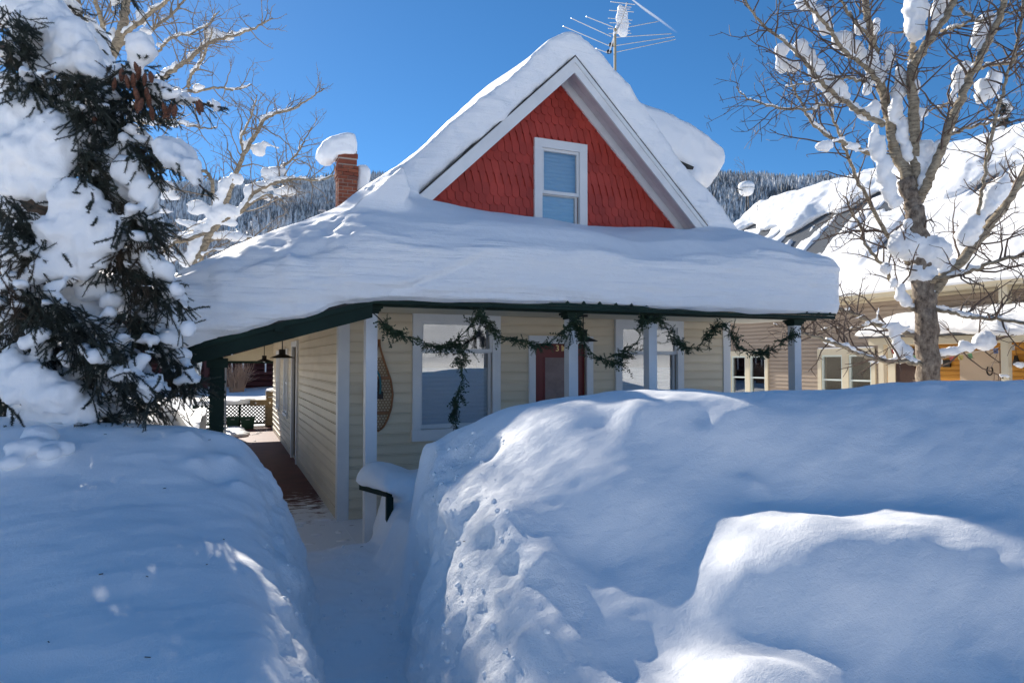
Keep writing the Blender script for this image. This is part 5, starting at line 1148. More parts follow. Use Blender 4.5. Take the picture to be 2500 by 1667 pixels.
# the great pillows that hide most of the near side: (x, y, half width, half height, tilt, depth)
big = [(110, 70, 75, 70, 20, 5.6), (165, 110, 70, 60, 40, 5.5), (205, 150, 45, 45, 30, 5.4), (60, 30, 60, 60, 0, 5.8), (100, 170, 40, 30, 0, 5.5),
       (345, 120, 38, 44, 0, 5.3), (338, 150, 30, 25, 0, 5.3), (382, 220, 35, 16, 0, 5.3), (370, 205, 22, 20, 0, 5.3), (425, 230, 30, 14, 0, 5.2), (160, 255, 38, 34, 0, 5.5), (178, 270, 30, 20, 0, 5.5), (262, 235, 22, 26, 0, 5.3),
       (30, 250, 70, 70, 0, 5.4), (60, 300, 90, 70, 20, 5.2), (110, 330, 80, 62, 30, 5.1), (150, 360, 55, 50, 30, 5.1), (60, 380, 90, 70, 0, 5.1), (20, 340, 70, 90, 0, 5.2), (130, 415, 60, 45, 0, 5.1), (40, 450, 60, 45, 0, 5.1),
       (280, 380, 45, 30, 30, 5.2), (320, 420, 45, 40, 40, 5.1), (350, 460, 35, 40, 50, 5.1), (260, 350, 30, 20, 30, 5.3), (365, 500, 22, 28, 0, 5.1), (350, 530, 18, 18, 0, 5.1), (300, 460, 35, 30, 0, 5.2), (460, 405, 30, 28, 40, 5.0), (485, 440, 22, 18, 40, 5.0),
       (130, 470, 60, 45, 0, 5.1), (180, 500, 70, 60, 20, 5.0), (230, 540, 60, 50, 30, 5.0), (270, 570, 40, 40, 30, 5.0), (160, 570, 75, 55, 0, 5.0), (210, 600, 55, 45, 0, 5.0), (130, 620, 45, 40, 0, 5.0), (150, 650, 40, 35, 0, 5.0), (70, 540, 25, 14, 0, 4.9), (110, 555, 22, 20, 0, 4.9), (200, 660, 35, 25, 0, 5.0), (250, 610, 40, 35, 0, 5.1),
       (350, 600, 38, 38, 20, 5.2), (370, 640, 28, 34, 10, 5.1), (400, 660, 25, 25, 30, 5.1), (430, 710, 22, 18, 40, 5.0), (350, 730, 40, 24, 20, 5.5), (370, 760, 30, 30, 0, 5.5), (250, 710, 40, 30, 0, 5.2), (230, 700, 40, 35, 0, 5.2), (265, 730, 28, 30, 0, 5.1), (330, 760, 18, 14, 0, 5.2),
       (10, 610, 40, 30, 30, 5.0), (40, 640, 45, 22, 35, 5.0), (90, 670, 45, 22, 30, 4.9), (140, 700, 40, 18, 25, 4.9), (20, 690, 40, 20, 40, 4.9), (45, 720, 25, 16, 30, 4.8), (85, 830, 40, 18, 30, 4.7), (170, 800, 20, 14, 20, 4.8), (220, 790, 35, 18, 40, 4.9), (290, 840, 45, 18, 42, 4.9), (340, 890, 35, 16, 45, 4.8), (380, 930, 22, 12, 45, 4.8), (240, 850, 22, 20, 0, 4.9), (100, 740, 16, 10, 0, 4.7), (240, 885, 14, 12, 0, 4.8), (160, 880, 18, 30, 20, 4.8), (280, 900, 25, 14, 40, 4.8),
       (20, 900, 60, 48, 0, 4.75), (70, 930, 78, 50, 10, 4.7), (130, 970, 76, 50, 20, 4.7), (180, 1000, 50, 40, 20, 4.8), (100, 1010, 80, 40, 0, 4.8), (40, 880, 40, 35, 0, 5.0), (220, 1000, 40, 30, 0, 4.8), (285, 990, 30, 45, 30, 5.0), (300, 1010, 40, 25, 0, 5.0), (40, 1030, 30, 18, 0, 4.8), (440, 970, 12, 8, 0, 5.0), (400, 830, 25, 25, 0, 5.3), (405, 860, 14, 18, 0, 5.2), (460, 800, 14, 14, 0, 5.0), (455, 868, 10, 8, 0, 5.0)]
# curtains of hanging branchlets on the near side, by region
def curtain(poly, d0, d1, n):
    P = np.array(poly, float); lo, hi = P.min(0), P.max(0); k = 0
    while k < n:
        q = lo + (hi - lo) * rb.random(2); ins = False; j = len(P) - 1
        for i in range(len(P)):
            if (P[i, 1] > q[1]) != (P[j, 1] > q[1]) and q[0] < (P[j, 0] - P[i, 0]) * (q[1] - P[i, 1]) / (P[j, 1] - P[i, 1]) + P[i, 0]: ins = not ins
            j = i
        if not ins: continue
        k += 1; p = at(q[0], q[1], d=rb.uniform(d0, d1)); d = unit(_r * rb.uniform(-0.3, 0.9) + np.array([0, 0, -1.0]) * rb.uniform(0.1, 1.0) - _h * rb.uniform(-0.5, 0.6)); L = rb.uniform(0.12, 0.30)
        ND.shoot(p, d, L, 0.12, rb)
        for v in (0.35, 0.7): ND.shoot(p + d * L * v, unit(d + rb.normal(size=3) * 0.7), L * 0.6, 0.12, rb)
for poly, d0, d1, n in (([(0, 0), (60, 40), (40, 130), (0, 200)], 5.0, 5.4, 90), ([(40, 130), (120, 170), (140, 235), (60, 245), (0, 200)], 4.9, 5.3, 90), ([(150, 160), (235, 190), (265, 260), (225, 330), (180, 290), (145, 200)], 4.9, 5.3, 150), ([(240, 160), (330, 150), (385, 175), (395, 260), (350, 290), (290, 275), (250, 240)], 5.15, 5.45, 150),
                        ([(200, 250), (300, 310), (400, 370), (420, 430), (330, 390), (240, 335)], 4.95, 5.3, 130), ([(195, 370), (255, 430), (300, 500), (385, 520), (385, 580), (330, 600), (285, 540), (215, 470), (170, 440)], 4.85, 5.25, 230), ([(0, 470), (50, 480), (125, 560), (95, 640), (40, 640), (0, 600)], 4.75, 5.0, 170), ([(245, 600), (320, 600), (390, 680), (460, 765), (400, 745), (330, 690), (265, 680)], 4.9, 5.3, 170),
                        ([(295, 720), (350, 770), (420, 860), (480, 935), (430, 930), (370, 850), (320, 800)], 4.9, 5.3, 150), ([(0, 665), (110, 700), (220, 770), (310, 880), (395, 960), (330, 995), (250, 900), (140, 800), (0, 750)], 4.55, 4.85, 330), ([(0, 760), (140, 810), (250, 910), (320, 1000), (230, 970), (100, 880), (0, 850)], 4.8, 5.1, 130), ([(225, 930), (260, 960), (270, 1040), (230, 1030), (200, 970)], 4.6, 4.8, 40), ([(0, 900), (50, 950), (60, 1010), (0, 1010)], 4.6, 4.8, 60), ([(190, 330), (260, 370), (230, 420), (190, 400)], 4.9, 5.2, 50)): curtain(poly, d0 + 0.12, d1 + 0.15, int(n * 0.8))
rp = np.random.default_rng(9)
for _ in range(320):
    i = rp.integers(len(ND.P)); p = ND.P[i]
    if pix(p)[0] > -50 and np.dot(p, _h) < 5.6:
        rr = rp.uniform(0.025, 0.075); V, F = ico(1); snow.raw(p + V * (rr * rp.uniform(.9, 1.5), rr * rp.uniform(.9, 1.5), rr * 0.7) + (0, 0, 0.02), F)
for x, y, a, b, tilt, dd in big:
    c = at(x, y, d=dd); k = dd / FPX; th = R(-tilt); ux = _r * math.cos(th) - _u * math.sin(th); uy = _r * math.sin(th) + _u * math.cos(th)
    V, F = ico(2); V = V * (1 + 0.10 * fbm(V * 1.4 + rp.uniform(0, 50), 2))[:, None]
    snow.raw(c + V[:, :1] * ux * a * k * 0.98 + V[:, 1:2] * uy * b * k * 0.98 + V[:, 2:3] * _h * min(a, b) * 0.75 * k, F)
obj('boughs', smooth(mesh_np('boughs', np.concatenate(wood.V) - so, wood.F)), M['spruce_bark'], spruce)['kind'] = 'stuff'
tag(obj('crown', ND.mesh('crown', so), M['needle'], spruce), kind='stuff')
V, F = remesh(snow, 0.026, 2); N = normals(V, F)
V = V + N * (0.042 * fbm(V * 4.2 + 2, 3) + 0.022 * fbm(V * 11, 3))[:, None]
tag(obj('spruce_snow', smooth(mesh_np('spruce_snow', V, F)), M['snow_tree']), 'heavy pillows of snow weighing down the boughs of the spruce', 'snow', kind='stuff')
# cones
prof = [(0.0, 0.0)]
for k in range(9):
    z = 0.006 + k * 0.0115; e = math.sin(math.pi * min(1, (k + 0.9) / 9.6)) ** 0.6; prof += [(0.019 * e, z), (0.022 * e, z + 0.006), (0.0145 * e, z + 0.0085)]
prof += [(0.0, 0.113)]; prof = [(r_, z_ * 1.08) for r_, z_ in prof]
cone_me = MB().lathe(prof, (0, 0, -0.113), 9).mesh('cone')
def _cone(t, b):
    n = nn(t, 'ShaderNodeTexNoise', Scale=70.0, Detail=3.0); t.links.new(coords(t), n.inputs['Vector']); t.links.new(ramp(t, n.outputs[0], [(0.35, (0.06, 0.024, 0.014)), (0.7, (0.20, 0.078, 0.042))]), b.inputs['Base Color'])
M['cone'] = mat('spruce_cone', (0.2, 0.08, 0.04), 0.6, build=_cone); cone_me.materials.append(M['cone'])
for x, y in ((860, 400), (895, 430), (780, 440), (850, 470), (805, 480), (735, 500), (960, 460), (925, 470), (860, 560), (880, 600), (910, 630), (935, 560), (950, 600), (965, 680), (900, 640), (870, 640), (495, 640), (1040, 660), (1090, 670), (1120, 670), (1080, 690), (1255, 650), (1270, 640), (935, 1390), (955, 1400), (600, 740)):
    p = at(x / 2.614, y / 2.614, d=5.05 + 0.15 * rb.random())
    obj('cone', cone_me, None, spruce, Vector(p - so), [rb.uniform(0.85, 1.15)] * 3, (rb.uniform(-.35, .35), rb.uniform(-.35, .35), rb.uniform(0, 6)))

# ================================================================== far slope and its wood
def hill_z(a, b):
    p = np.stack([a * 0.004, b * 0.004, np.zeros_like(a)], 1)
    ridge = np.interp(a, [-1500, -900, -520, -400, -250, -150, 0, 200, 300, 420, 520, 1000, 1600], [290, 268, 230, 232, 237, 247, 256, 250, 240, 232, 228, 238, 258]) * 0.985
    k = sstep(230, 900, b) * 0.62 + 0.38 * np.clip((b - 230) / 670, 0, 1)
    return 1.0 + ridge * np.minimum(k, 1.0) + 9 * fbm(p, 3) * sstep(230, 500, b) * sstep(1000, 850, b)
ga, gb = np.meshgrid(np.linspace(-1700, 1700, 171), np.linspace(150, 1400, 64)); hz = hill_z(ga.ravel(), np.minimum(gb.ravel(), 900.0)) - 0.25 * np.maximum(gb.ravel() - 905, 0)
V = ga.ravel()[:, None] * _r + gb.ravel()[:, None] * _h; V[:, 2] = hz
tag(obj('hill', smooth(mesh_np('hill', V, Q(np.arange(ga.size).reshape(ga.shape)))), M['snow']), kind='structure')
rh = np.random.default_rng(15); n = 62000
ta = rh.uniform(-800, 800, n); tb_ = 240 + 668 * rh.random(n) ** 0.9
keep = fbm(np.stack([ta * 0.012, tb_ * 0.012, ta * 0], 1), 3) > -0.75
sp_ = np.abs(ta / tb_) < 0.85; ta, tb_ = ta[keep & sp_], tb_[keep & sp_]
tz = hill_z(ta, tb_); th_ = 8 + 11 * rh.random(len(ta)) ** 1.6 * (0.8 + 0.3 * (fbm(np.stack([ta * .02, tb_ * .02, ta * 0 + 5], 1), 2)))
Vs, Fs = [], []; T = []; FT = []
for tier, (z0, z1, w0) in enumerate(((0.08, 0.48, 0.155), (0.30, 0.72, 0.115), (0.55, 1.0, 0.075))):
    for k in range(5): T.append((w0 * math.cos(k * 1.2566 + tier), w0 * math.sin(k * 1.2566 + tier), z0 - 0.03 * (k % 2)))
    T.append((0, 0, z1)); i = tier * 6
    FT += [(i + k, i + (k + 1) % 5, i + 5) for k in range(5)]
T = np.array(T); FT = np.array(FT); base = ta[:, None] * _r + tb_[:, None] * _h; base[:, 2] = tz - 0.5
ang = rh.uniform(0, 6.28, len(ta)); ca, sa = np.cos(ang), np.sin(ang); lean = rh.normal(size=(len(ta), 2)) * 0.02; wid = rh.uniform(0.75, 1.25, len(ta))
X = (T[None, :, 0] * ca[:, None] - T[None, :, 1] * sa[:, None]) * (th_ * wid)[:, None] + lean[:, :1] * T[None, :, 2] * th_[:, None]; Yv = (T[None, :, 0] * sa[:, None] + T[None, :, 1] * ca[:, None]) * (th_ * wid)[:, None]; Zv = T[None, :, 2] * th_[:, None]
V = np.stack([X, Yv, Zv], -1) + base[:, None]; F = FT[None] + (np.arange(len(ta)) * len(T))[:, None, None]
def _wood(t, b):
    n = nn(t, 'ShaderNodeTexNoise', Scale=1.0, Detail=4.0, Roughness=0.7); t.links.new(wcoords(t, (0.75, 0.75, 0.16)), n.inputs['Vector'])
    n2 = nn(t, 'ShaderNodeTexNoise', Scale=0.018, Detail=3.0); t.links.new(wcoords(t), n2.inputs['Vector'])
    ad = nn(t, 'ShaderNodeMath'); ad.operation = 'MULTIPLY_ADD'; ad.inputs[1].default_value = 0.5; t.links.new(n2.outputs[0], ad.inputs[0]); t.links.new(n.outputs[0], ad.inputs[2])
    t.links.new(ramp(t, ad.outputs[0], [(0.50, (0.045, 0.05, 0.06)), (0.66, (0.16, 0.17, 0.18)), (0.82, (0.72, 0.73, 0.75))]), b.inputs['Base Color'])
M['wood'] = mat('frosted_conifers', (0.1, 0.1, 0.1), 0.9, build=_wood)
tag(obj('forest', mesh_np('forest', V.reshape(-1, 3), F.reshape(-1, 3)), M['wood']), kind='stuff')

# ================================================================== the tan house at the right
NX = 14.0
M['tan'] = mat('tan_siding', (0.3, 0.24, 0.19), 0.6, build=weathered((0.36, 0.285, 0.22), (0.42, 0.335, 0.26), (1, 1, 3), (9, 9, 80), 0.2, 0.002, 0.05))
M['cream_trim'] = mat('cream_trim', (0.66, 0.58, 0.42), 0.5, build=weathered((0.62, 0.54, 0.39), (0.70, 0.62, 0.46), (2, 2, 2), (30, 30, 30), 0.2, 0.002, 0.04))
M['ochre'] = mat('ochre_siding', (0.55, 0.25, 0.02), 0.6, build=weathered((0.40, 0.18, 0.02), (0.48, 0.23, 0.035), (2, 2, 4), (9, 9, 60), 0.2, 0.002, 0.05))
M['sash'] = mat('pale_green_sash', (0.62, 0.68, 0.64), 0.4)
M['metal_roof'] = mat('grey_corrugated_roof', (0.13, 0.14, 0.15), 0.45, 0.3)
def npx(x, y): p = at(x, y, X=NX); return p[1], p[2]
NY0, NY1, NZ = 4.5, 19.0, npx(2110, 722)[1]
tan = thing('tan_house', 'tan clapboard neighbour house with cream trim and ochre porch under snow', 'house', (NX, 10, 0)); to = Vector((NX, 10, 0))
def npart(name, me, m, parent=None, loc=(0, 0, 0), scale=None, rot=None):
    l = Vector(loc); 
    if parent is None: parent, l = tan, l - to
    return obj(name, me, m, parent, l, scale, rot)
wy = [npx(2141, 900)[0], npx(2000, 900)[0]]; wy2 = [npx(1878, 900)[0], npx(1782, 900)[0]]; wz1 = npx(2070, 853)[1]; wz0 = wz1 - 1.55
py1 = npx(2150, 880)[0]                        # the porch runs from here towards the street
nholes = [(wy[0] + 0.1, wy[1] - 0.1, wz0 + 0.1, wz1 - 0.12), (wy2[0] + 0.1, wy2[1] - 0.1, wz0 + 0.1, wz1 - 0.12)]
mb = MB()
for a, b, c, d in rects_wall(NY0, NY1, -0.3, NZ + 0.1, nholes): mb.box(NX, NX + 0.15, a, b, c, d)
nw = npart('side_wall', mb.mesh('side_wall'), M['tan'])
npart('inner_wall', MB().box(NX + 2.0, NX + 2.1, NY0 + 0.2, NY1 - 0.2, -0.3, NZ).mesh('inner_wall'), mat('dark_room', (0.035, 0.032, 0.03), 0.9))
npart('gable_wall', MB().prism([(NX + 0.15, -0.3), (21.6, -0.3), (21.6, NZ), (17.8, 7.1), (NX + 0.15, NZ)], NY1 - 0.15, NY1).mesh('gable_wall'), M['tan'])
npart('gable_wall', MB().prism([(NX + 0.15, -0.3), (21.6, -0.3), (21.6, NZ), (17.8, 7.1), (NX + 0.15, NZ)], NY0, NY0 + 0.15).mesh('gable_wall'), M['tan'])
nb = board_mesh('board'); nb.materials.append(M['tan']); nbo = board_mesh('board'); nbo.materials.append(M['ochre'])
PB = PITCHB; pitch_n = 0.105; kz_ = pitch_n / PITCHB
z = 0.7
while z < NZ - 0.05:
    cuts = [(h[0], h[1]) for h in nholes if h[2] - 0.1 < z + 0.06 and h[3] + 0.1 > z + 0.04]; cur = py1 if z < 2.35 else NY0; segs = []
    for h0, h1 in sorted(cuts):
        segs.append((cur, h0 - 0.08)); cur = h1 + 0.08
    segs.append((cur, NY1))
    for a, b in segs:
        if b - a > 0.03: npart('board', nb, None, nw, (NX, b, z), (b - a, 1.2, kz_), (0, 0, -math.pi / 2))
    if z < 2.35: npart('board', nbo, None, nw, (NX - 0.002, py1, z), (py1 - NY0, 1.2, kz_), (0, 0, -math.pi / 2))
    z += pitch_n
def nwin(y0, y1, parts):
    """double window: casing, two sashes with panes"""
    m_ = MB().box(NX - 0.06, NX + 0.02, y0, y0 + 0.11, wz0, wz1).box(NX - 0.06, NX + 0.02, y1 - 0.11, y1, wz0, wz1).box(NX - 0.064, NX + 0.02, y0, y1, wz1 - 0.13, wz1 + 0.02).box(NX - 0.06, NX + 0.02, y0 + 0.11, y1 - 0.11, wz0, wz0 + 0.1)
    mid = (y0 + y1) / 2; m_.box(NX - 0.055, NX + 0.02, mid - 0.09, mid + 0.09, wz0 + 0.1, wz1 - 0.13)
    wn = npart('window', m_.mesh('window'), M['cream_trim'])
    for a, b in ((y0 + 0.11, mid - 0.09), (mid + 0.09, y1 - 0.11)):
        t_, s_ = wz1 - 0.13, 0.045; mz = t_ - 0.62
        s1 = MB().box(NX - 0.03, NX + 0.03, a, a + s_, wz0 + 0.1, t_).box(NX - 0.03, NX + 0.03, b - s_, b, wz0 + 0.1, t_).box(NX - 0.03, NX + 0.03, a + s_, b - s_, t_ - s_, t_).box(NX - 0.032, NX + 0.03, a + s_, b - s_, mz - 0.02, mz + 0.02)
        obj('sash', s1.mesh('sash'), M['sash'], wn); obj('pane', MB().box(NX + 0.0, NX + 0.006, a + s_, b - s_, mz + 0.02, t_ - s_).mesh('pane'), M['glass'], wn); obj('pane', MB().box(NX + 0.01, NX + 0.016, a + s_, b - s_, wz0 + 0.1, mz - 0.02).mesh('pane'), M['glass'], wn)
nwin(wy[0], wy[1], 2); nwin(wy2[0], wy2[1], 2)
# eave and roof
EXN = 13.55; RZ = 7.25; RXN = 17.8; ez = NZ + 0.05; sl = (RZ - ez) / (RXN - EXN)
def nroof(x): return ez + (np.asarray(x) - EXN) * sl
npart('fascia_board', MB().box(EXN - 0.03, EXN, NY0 - 0.4, NY1 + 0.4, ez - 0.17, ez + 0.04).mesh('fascia_board'), M['cream_trim'])
npart('soffit', MB().box(EXN, NX - 0.03, NY0 - 0.4, NY1 + 0.4, ez - 0.17, ez - 0.14).mesh('soffit'), M['cream_trim'])
npart('frieze_board', MB().box(NX - 0.045, NX - 0.026, NY0, NY1, NZ - 0.18, NZ - 0.125).mesh('frieze_board'), M['cream_trim'])
ys = np.arange(NY0 - 0.45, NY1 + 0.45, 0.035); V = []
for k, y in enumerate(ys):
    dz = 0.012 * (k % 2)
    V += [(EXN - 0.06, y, float(nroof(EXN - 0.06)) + 0.04 + dz), (RXN, y, RZ + 0.04 + dz), (21.9, y, ez + 0.04 + dz)]
i = np.arange(len(ys) - 1)[:, None] * 3; F = np.concatenate([i + (0, 1, 4, 3), i + (1, 2, 5, 4)])
npart('roof', mesh_np('roof', V, F), M['metal_roof'])
npart('roof_deck', MB().raw([(x, y, z) for y in (NY0 - 0.4, NY1 + 0.4) for x, z in ((EXN, ez - 0.13), (21.8, ez - 0.13), (RXN, RZ - 0.01))], [np.array([(0, 1, 2), (5, 4, 3)]), np.array([(0, 3, 4, 1), (1, 4, 5, 2), (2, 5, 3, 0)])]).mesh('roof_deck'), M['cream_trim'])
# ---- neighbour's porch
PX = 12.55; pz = npx(2150, 826)[1]
pzo = at(2150, 826, X=PX)[2]; pyl = at(2120, 830, X=PX)[1]; ptop = at(2150, 826, X=PX)[2]; pbot = at(2150, 842, X=PX)[2]
npart('porch_beam', MB().box(PX, PX + 0.1, NY0, pyl, pbot, ptop).box(PX + 0.1, NX - 0.03, pyl - 0.1, pyl, pbot, ptop).mesh('porch_beam'), M['cream_trim'])
V = [(x, y, z + dz) for y in (NY0 - 0.2, pyl + 0.12) for x, z in ((PX - 0.15, ptop + 0.01), (NX - 0.03, ptop + 0.42)) for dz in (0, 0.03)]
npart('porch_roof', MB().raw(V, [(0, 1, 3, 2), (4, 6, 7, 5), (0, 4, 5, 1), (2, 3, 7, 6), (0, 2, 6, 4), (1, 5, 7, 3)]).mesh('porch_roof'), M['metal_roof'])
npart('porch_ceiling', MB().box(PX + 0.1, NX - 0.03, NY0, pyl - 0.1, pbot + 0.02, pbot + 0.04).mesh('porch_ceiling'), M['cream_trim'])
for px_ in (2155, 2457):
    yy = at(px_, 880, X=PX + 0.05)[1]; npart('porch_post', MB().box(PX - 0.005, PX + 0.105, yy - 0.06, yy + 0.06, -0.3, pbot).mesh('porch_post'), M['cream_trim'])
yy = at(2454, 720, X=EXN + 0.1)[1]; npart('corner_post', MB().box(EXN + 0.03, EXN + 0.17, yy - 0.08, yy + 0.08, ptop + 0.35, ez - 0.17).mesh('corner_post'), M['cream_trim'])
# porch back wall: door, tan panel, small framed things
def nrect(xa, xb, ya, yb, name, m, X=NX - 0.03, dx=0.03, parent=None):
    y0, y1 = at(xb, ya, X=X)[1], at(xa, ya, X=X)[1]; z1, z0 = at((xa + xb) / 2, ya, X=X)[2], at((xa + xb) / 2, yb, X=X)[2]
    return npart(name, MB().box(X - dx, X, y0, y1, z0, z1).mesh(name), m, parent)
nrect(2170, 2188, 842, 1020, 'door_casing', M['cream_trim'], dx=0.05); nrect(2189, 2235, 850, 1020, 'door', mat('dark_brown_door', (0.05, 0.025, 0.018), 0.4)); 
nrect(2345, 2442, 855, 1020, 'wall_panel', M['tan'], dx=0.036)
tag(nrect(2305, 2322, 878, 896, 'picture', M['dark'], dx=0.05), 'small dark framed picture on the ochre porch wall', None)
# horseshoe
c = at(2416, 905, X=NX - 0.075); a = np.linspace(R(-60), R(240), 22); pth = [(0, 0.055 * math.cos(t), 0.085 * math.sin(-t)) for t in a]
hs_ = thing('horseshoe', 'dark iron horseshoe hung points up on the tan panel of the neighbour porch', 'horseshoe', c); MB().tube(pth, 0.012, 6).build('iron', M['dark'], hs_)
MB().tube([(0, 0, 0.07), (0.04, 0, 0.07)], 0.004, 5).build('nail', M['dark'], hs_)
# dark bell-shaped ornament
c = at(2481, 880, X=NX - 0.1); orn = thing('wind_bell', 'dark bell-shaped ornament hanging on the ochre wall at the right edge', 'ornament', c)
MB().lathe([(0.01, 0.1), (0.03, 0.09), (0.04, 0.03), (0.075, -0.08), (0.0, -0.08)], (0, 0, 0), 10).build('bell', M['dark'], orn, True); MB().tube([(0, 0, 0.1), (0, 0, 0.3)], 0.005, 4).build('hook', M['dark'], orn)
# prayer flags strung under the porch beam
cols = [('red', (0.4, 0.10, 0.09)), ('yellow', (0.5, 0.42, 0.16)), ('green', (0.12, 0.28, 0.14)), ('blue', (0.14, 0.18, 0.34)), ('white', (0.6, 0.6, 0.6))]
fm = [mat('flag_' + n, c, 0.8) for n, c in cols]
fl = thing('prayer_flags', 'string of small coloured flags sagging along the ochre neighbour porch', 'flags', at(2200, 850, X=PX + 0.2)); fo = np.array(fl.location)
line = np.array([at(x, y, X=PX + 0.2) for x, y in ((2165, 848), (2195, 856), (2220, 862), (2260, 880), (2290, 878), (2320, 870), (2345, 866), (2370, 862), (2440, 848), (2480, 840))]); lp = interp_path(line, 40); MB().tube(lp - fo, 0.003, 4).build('cord', M['white'], fl)
for k, q in enumerate(lp[2::4]):
    me = mesh_np('flag', [(0, -0.045, 0), (0, 0.045, 0), (0.015, 0.04, -0.09), (-0.01, 0.0, -0.10), (0.02, -0.04, -0.09)], np.array([[0, 1, 2, 3, 4]])); f = obj('flag', me, fm[k % 5], fl, Vector(q - fo), None, (0, random.uniform(-.2, .2), random.uniform(-.5, .5))); md = f.modifiers.new('s', 'SOLIDIFY'); md.thickness = 0.004
# ---- snow on the neighbour
mb = MB(); rings = []; rr_ = np.random.default_rng(3)
for y in np.linspace(NY0 - 0.3, NY1 + 0.5, 50):
    k = 1 + 0.25 * math.sin(y * 1.9) + 0.15 * math.sin(y * 4.3 + 1); a = np.linspace(R(-35), R(215), 12); w = 1.05 * k; end = float(sstep(NY1 + 0.55, NY1 - 0.6, y)) ** 0.5
    low = 0.35 * math.sin(y * 1.3) + 0.2 * math.sin(y * 3.7)
    ring = [(RXN - 1.25 - low, y, float(nroof(RXN - 1.25 - low)) + 0.03), (RXN - 1.35 - low, y, float(nroof(RXN - 1.35 - low)) + 0.14 + 0.1 * end), (RXN - 1.1 - low * .5, y, float(nroof(RXN - 1.1)) + 0.30 * end + 0.08), (RXN - 0.5, y, float(nroof(RXN - 0.5)) + 0.44 * end), (RXN - 0.1, y, RZ + 0.42 * end), (RXN + 0.4, y, RZ + 0.25 * end), (RXN + 1.2, y, RZ - 0.7), (RXN + 0.2, y, RZ - 0.25), (RXN, y, RZ + 0.02)]
    rings.append(ring)
loft(mb, rings)
V, F = remesh(mb, 0.07, 2); V = V + normals(V, F) * (0.07 * fbm(V * 1.5, 3) + 0.02 * fbm(V * 5, 2))[:, None]
tag(obj('ridge_snow', smooth(mesh_np('ridge_snow', V, F)), M['snow_roof']), 'thick roll of snow along the ridge of the tan house', 'snow')
gx, gy = np.meshgrid(np.linspace(EXN - 0.12, RXN - 1.0, 90), np.linspace(NY0 - 0.42, NY1 + 0.42, 260)); P2 = np.stack([gx.ravel(), gy.ravel(), gx.ravel() * 0], 1)
dep = 0.13 + 0.07 * fbm(P2 * 0.8, 3) + 0.03 * fbm(P2 * 3, 2)
bare = fbm(np.stack([P2[:, 0] * 0.45, P2[:, 1] * 1.7, P2[:, 0] * 0 + 2], 1), 3)                       # strips where it slid off
ss = sstep(1.9, 1.3, RXN - P2[:, 0]) ; slid = sstep(0.34, 0.5, bare + 0.55 * np.exp(-((P2[:, 1] - 14.2) / 1.3) ** 2) * sstep(4.2, 2.5, RXN - P2[:, 0])) * sstep(4.0, 2.4, RXN - P2[:, 0])
dep = dep * (1 - np.maximum(slid, 0)) - 0.06 * slid - 0.10 * ss; dep = np.where(P2[:, 0] < EXN + 0.05, 0.04 + (dep - 0.04) * sstep(EXN - 0.12, EXN + 0.1, P2[:, 0]), dep)
Vt = np.stack([P2[:, 0], P2[:, 1], nroof(P2[:, 0]) + 0.045 + dep], 1); idx = np.arange(gx.size).reshape(gx.shape)
Vb = Vt.copy(); Vb[:, 2] = nroof(P2[:, 0]) + 0.02; n0 = len(Vt)
def sd_(i): return np.stack([i[:-1], i[1:], i[1:] + n0, i[:-1] + n0], -1)
tag(obj('slope_snow', smooth(mesh_np('slope_snow', np.concatenate([Vt, Vb]), [Q(idx), Q(idx)[:, ::-1] + n0, sd_(idx[0])[:, ::-1], sd_(idx[-1]), sd_(idx[:, 0]), sd_(idx[:, -1])[:, ::-1]])), M['snow']), 'sunlit sheet of snow lying on the metal roof of the tan house', 'snow')
mb = MB(); rings = []
for y in np.linspace(NY0, pyl + 0.2, 26):
    sag = 0.10 * max(0, math.sin((y - 5.2) * 1.1)); e = float(sstep(pyl + 0.25, pyl - 0.2, y)); rings.append([(PX - 0.16, y, ptop + 0.03 - sag), (PX - 0.27, y, ptop + 0.10 - sag), (PX - 0.2, y, ptop + 0.10 + 0.22 * e), (PX + 0.3, y, ptop + 0.16 + 0.32 * e), (NX - 0.02, y, ptop + 0.42 + 0.24 * e), (NX - 0.02, y, ptop + 0.44)])
loft(mb, rings); V, F = remesh(mb, 0.05, 2); V = V + normals(V, F) * (0.03 * fbm(V * 2.5, 3))[:, None]
tag(obj('porch_snow', smooth(mesh_np('porch_snow', V, F)), M['snow']), 'slab of snow slumping off the porch roof of the tan house', 'snow')
mb = MB().box(NX - 0.1, NX - 0.005, wy[0] + 0.02, wy[1] - 0.02, wz1 + 0.022, wz1 + 0.06); V, F = remesh(mb, 0.02, 3)
tag(obj('window_snow', smooth(mesh_np('window_snow', V, F)), M['snow']), 'thin strip of snow on the head of the double window of the tan house', 'snow')
# spruce top peeping over that roof
b0 = at(2450, 330, d=26); sp2 = thing('spruce_tree', 'small dark spruce top with snow showing above the tan house ridge', 'tree', b0 - np.array([0, 0, 6.0])); nd = Needles(); r = np.random.default_rng(2); sn2 = MB()
MB().tube([(0, 0, 0), (0, 0, 4), (0.05, 0, 7.6)], [0.15, 0.08, 0.02], 8).build('trunk', M['spruce_bark'], sp2)
V, F = [], []
for k in range(150):
    z = 4.6 + 3.0 * k / 150; a = k * 2.4; L = 0.75 * (7.8 - z) / 3.2 + 0.15; dn = np.array([math.cos(a), math.sin(a), -0.25])
    for q in range(5):
        p = np.array([0, 0, z]) + dn * L * q / 5; i = len(V); s = unit(np.cross(dn, (0, 0, 1))) * 0.10 * L; V += [p - s, p + s, p + dn * L * 0.3 + (0, 0, -0.12)]; F.append((i, i + 1, i + 2))
    if k % 5 == 0: blob(sn2, np.array(sp2.location) + np.array([0, 0, z + 0.08]) + dn * L * 0.6, (0.2 * L + 0.08, 0.2 * L + 0.08, 0.07), sub=1)
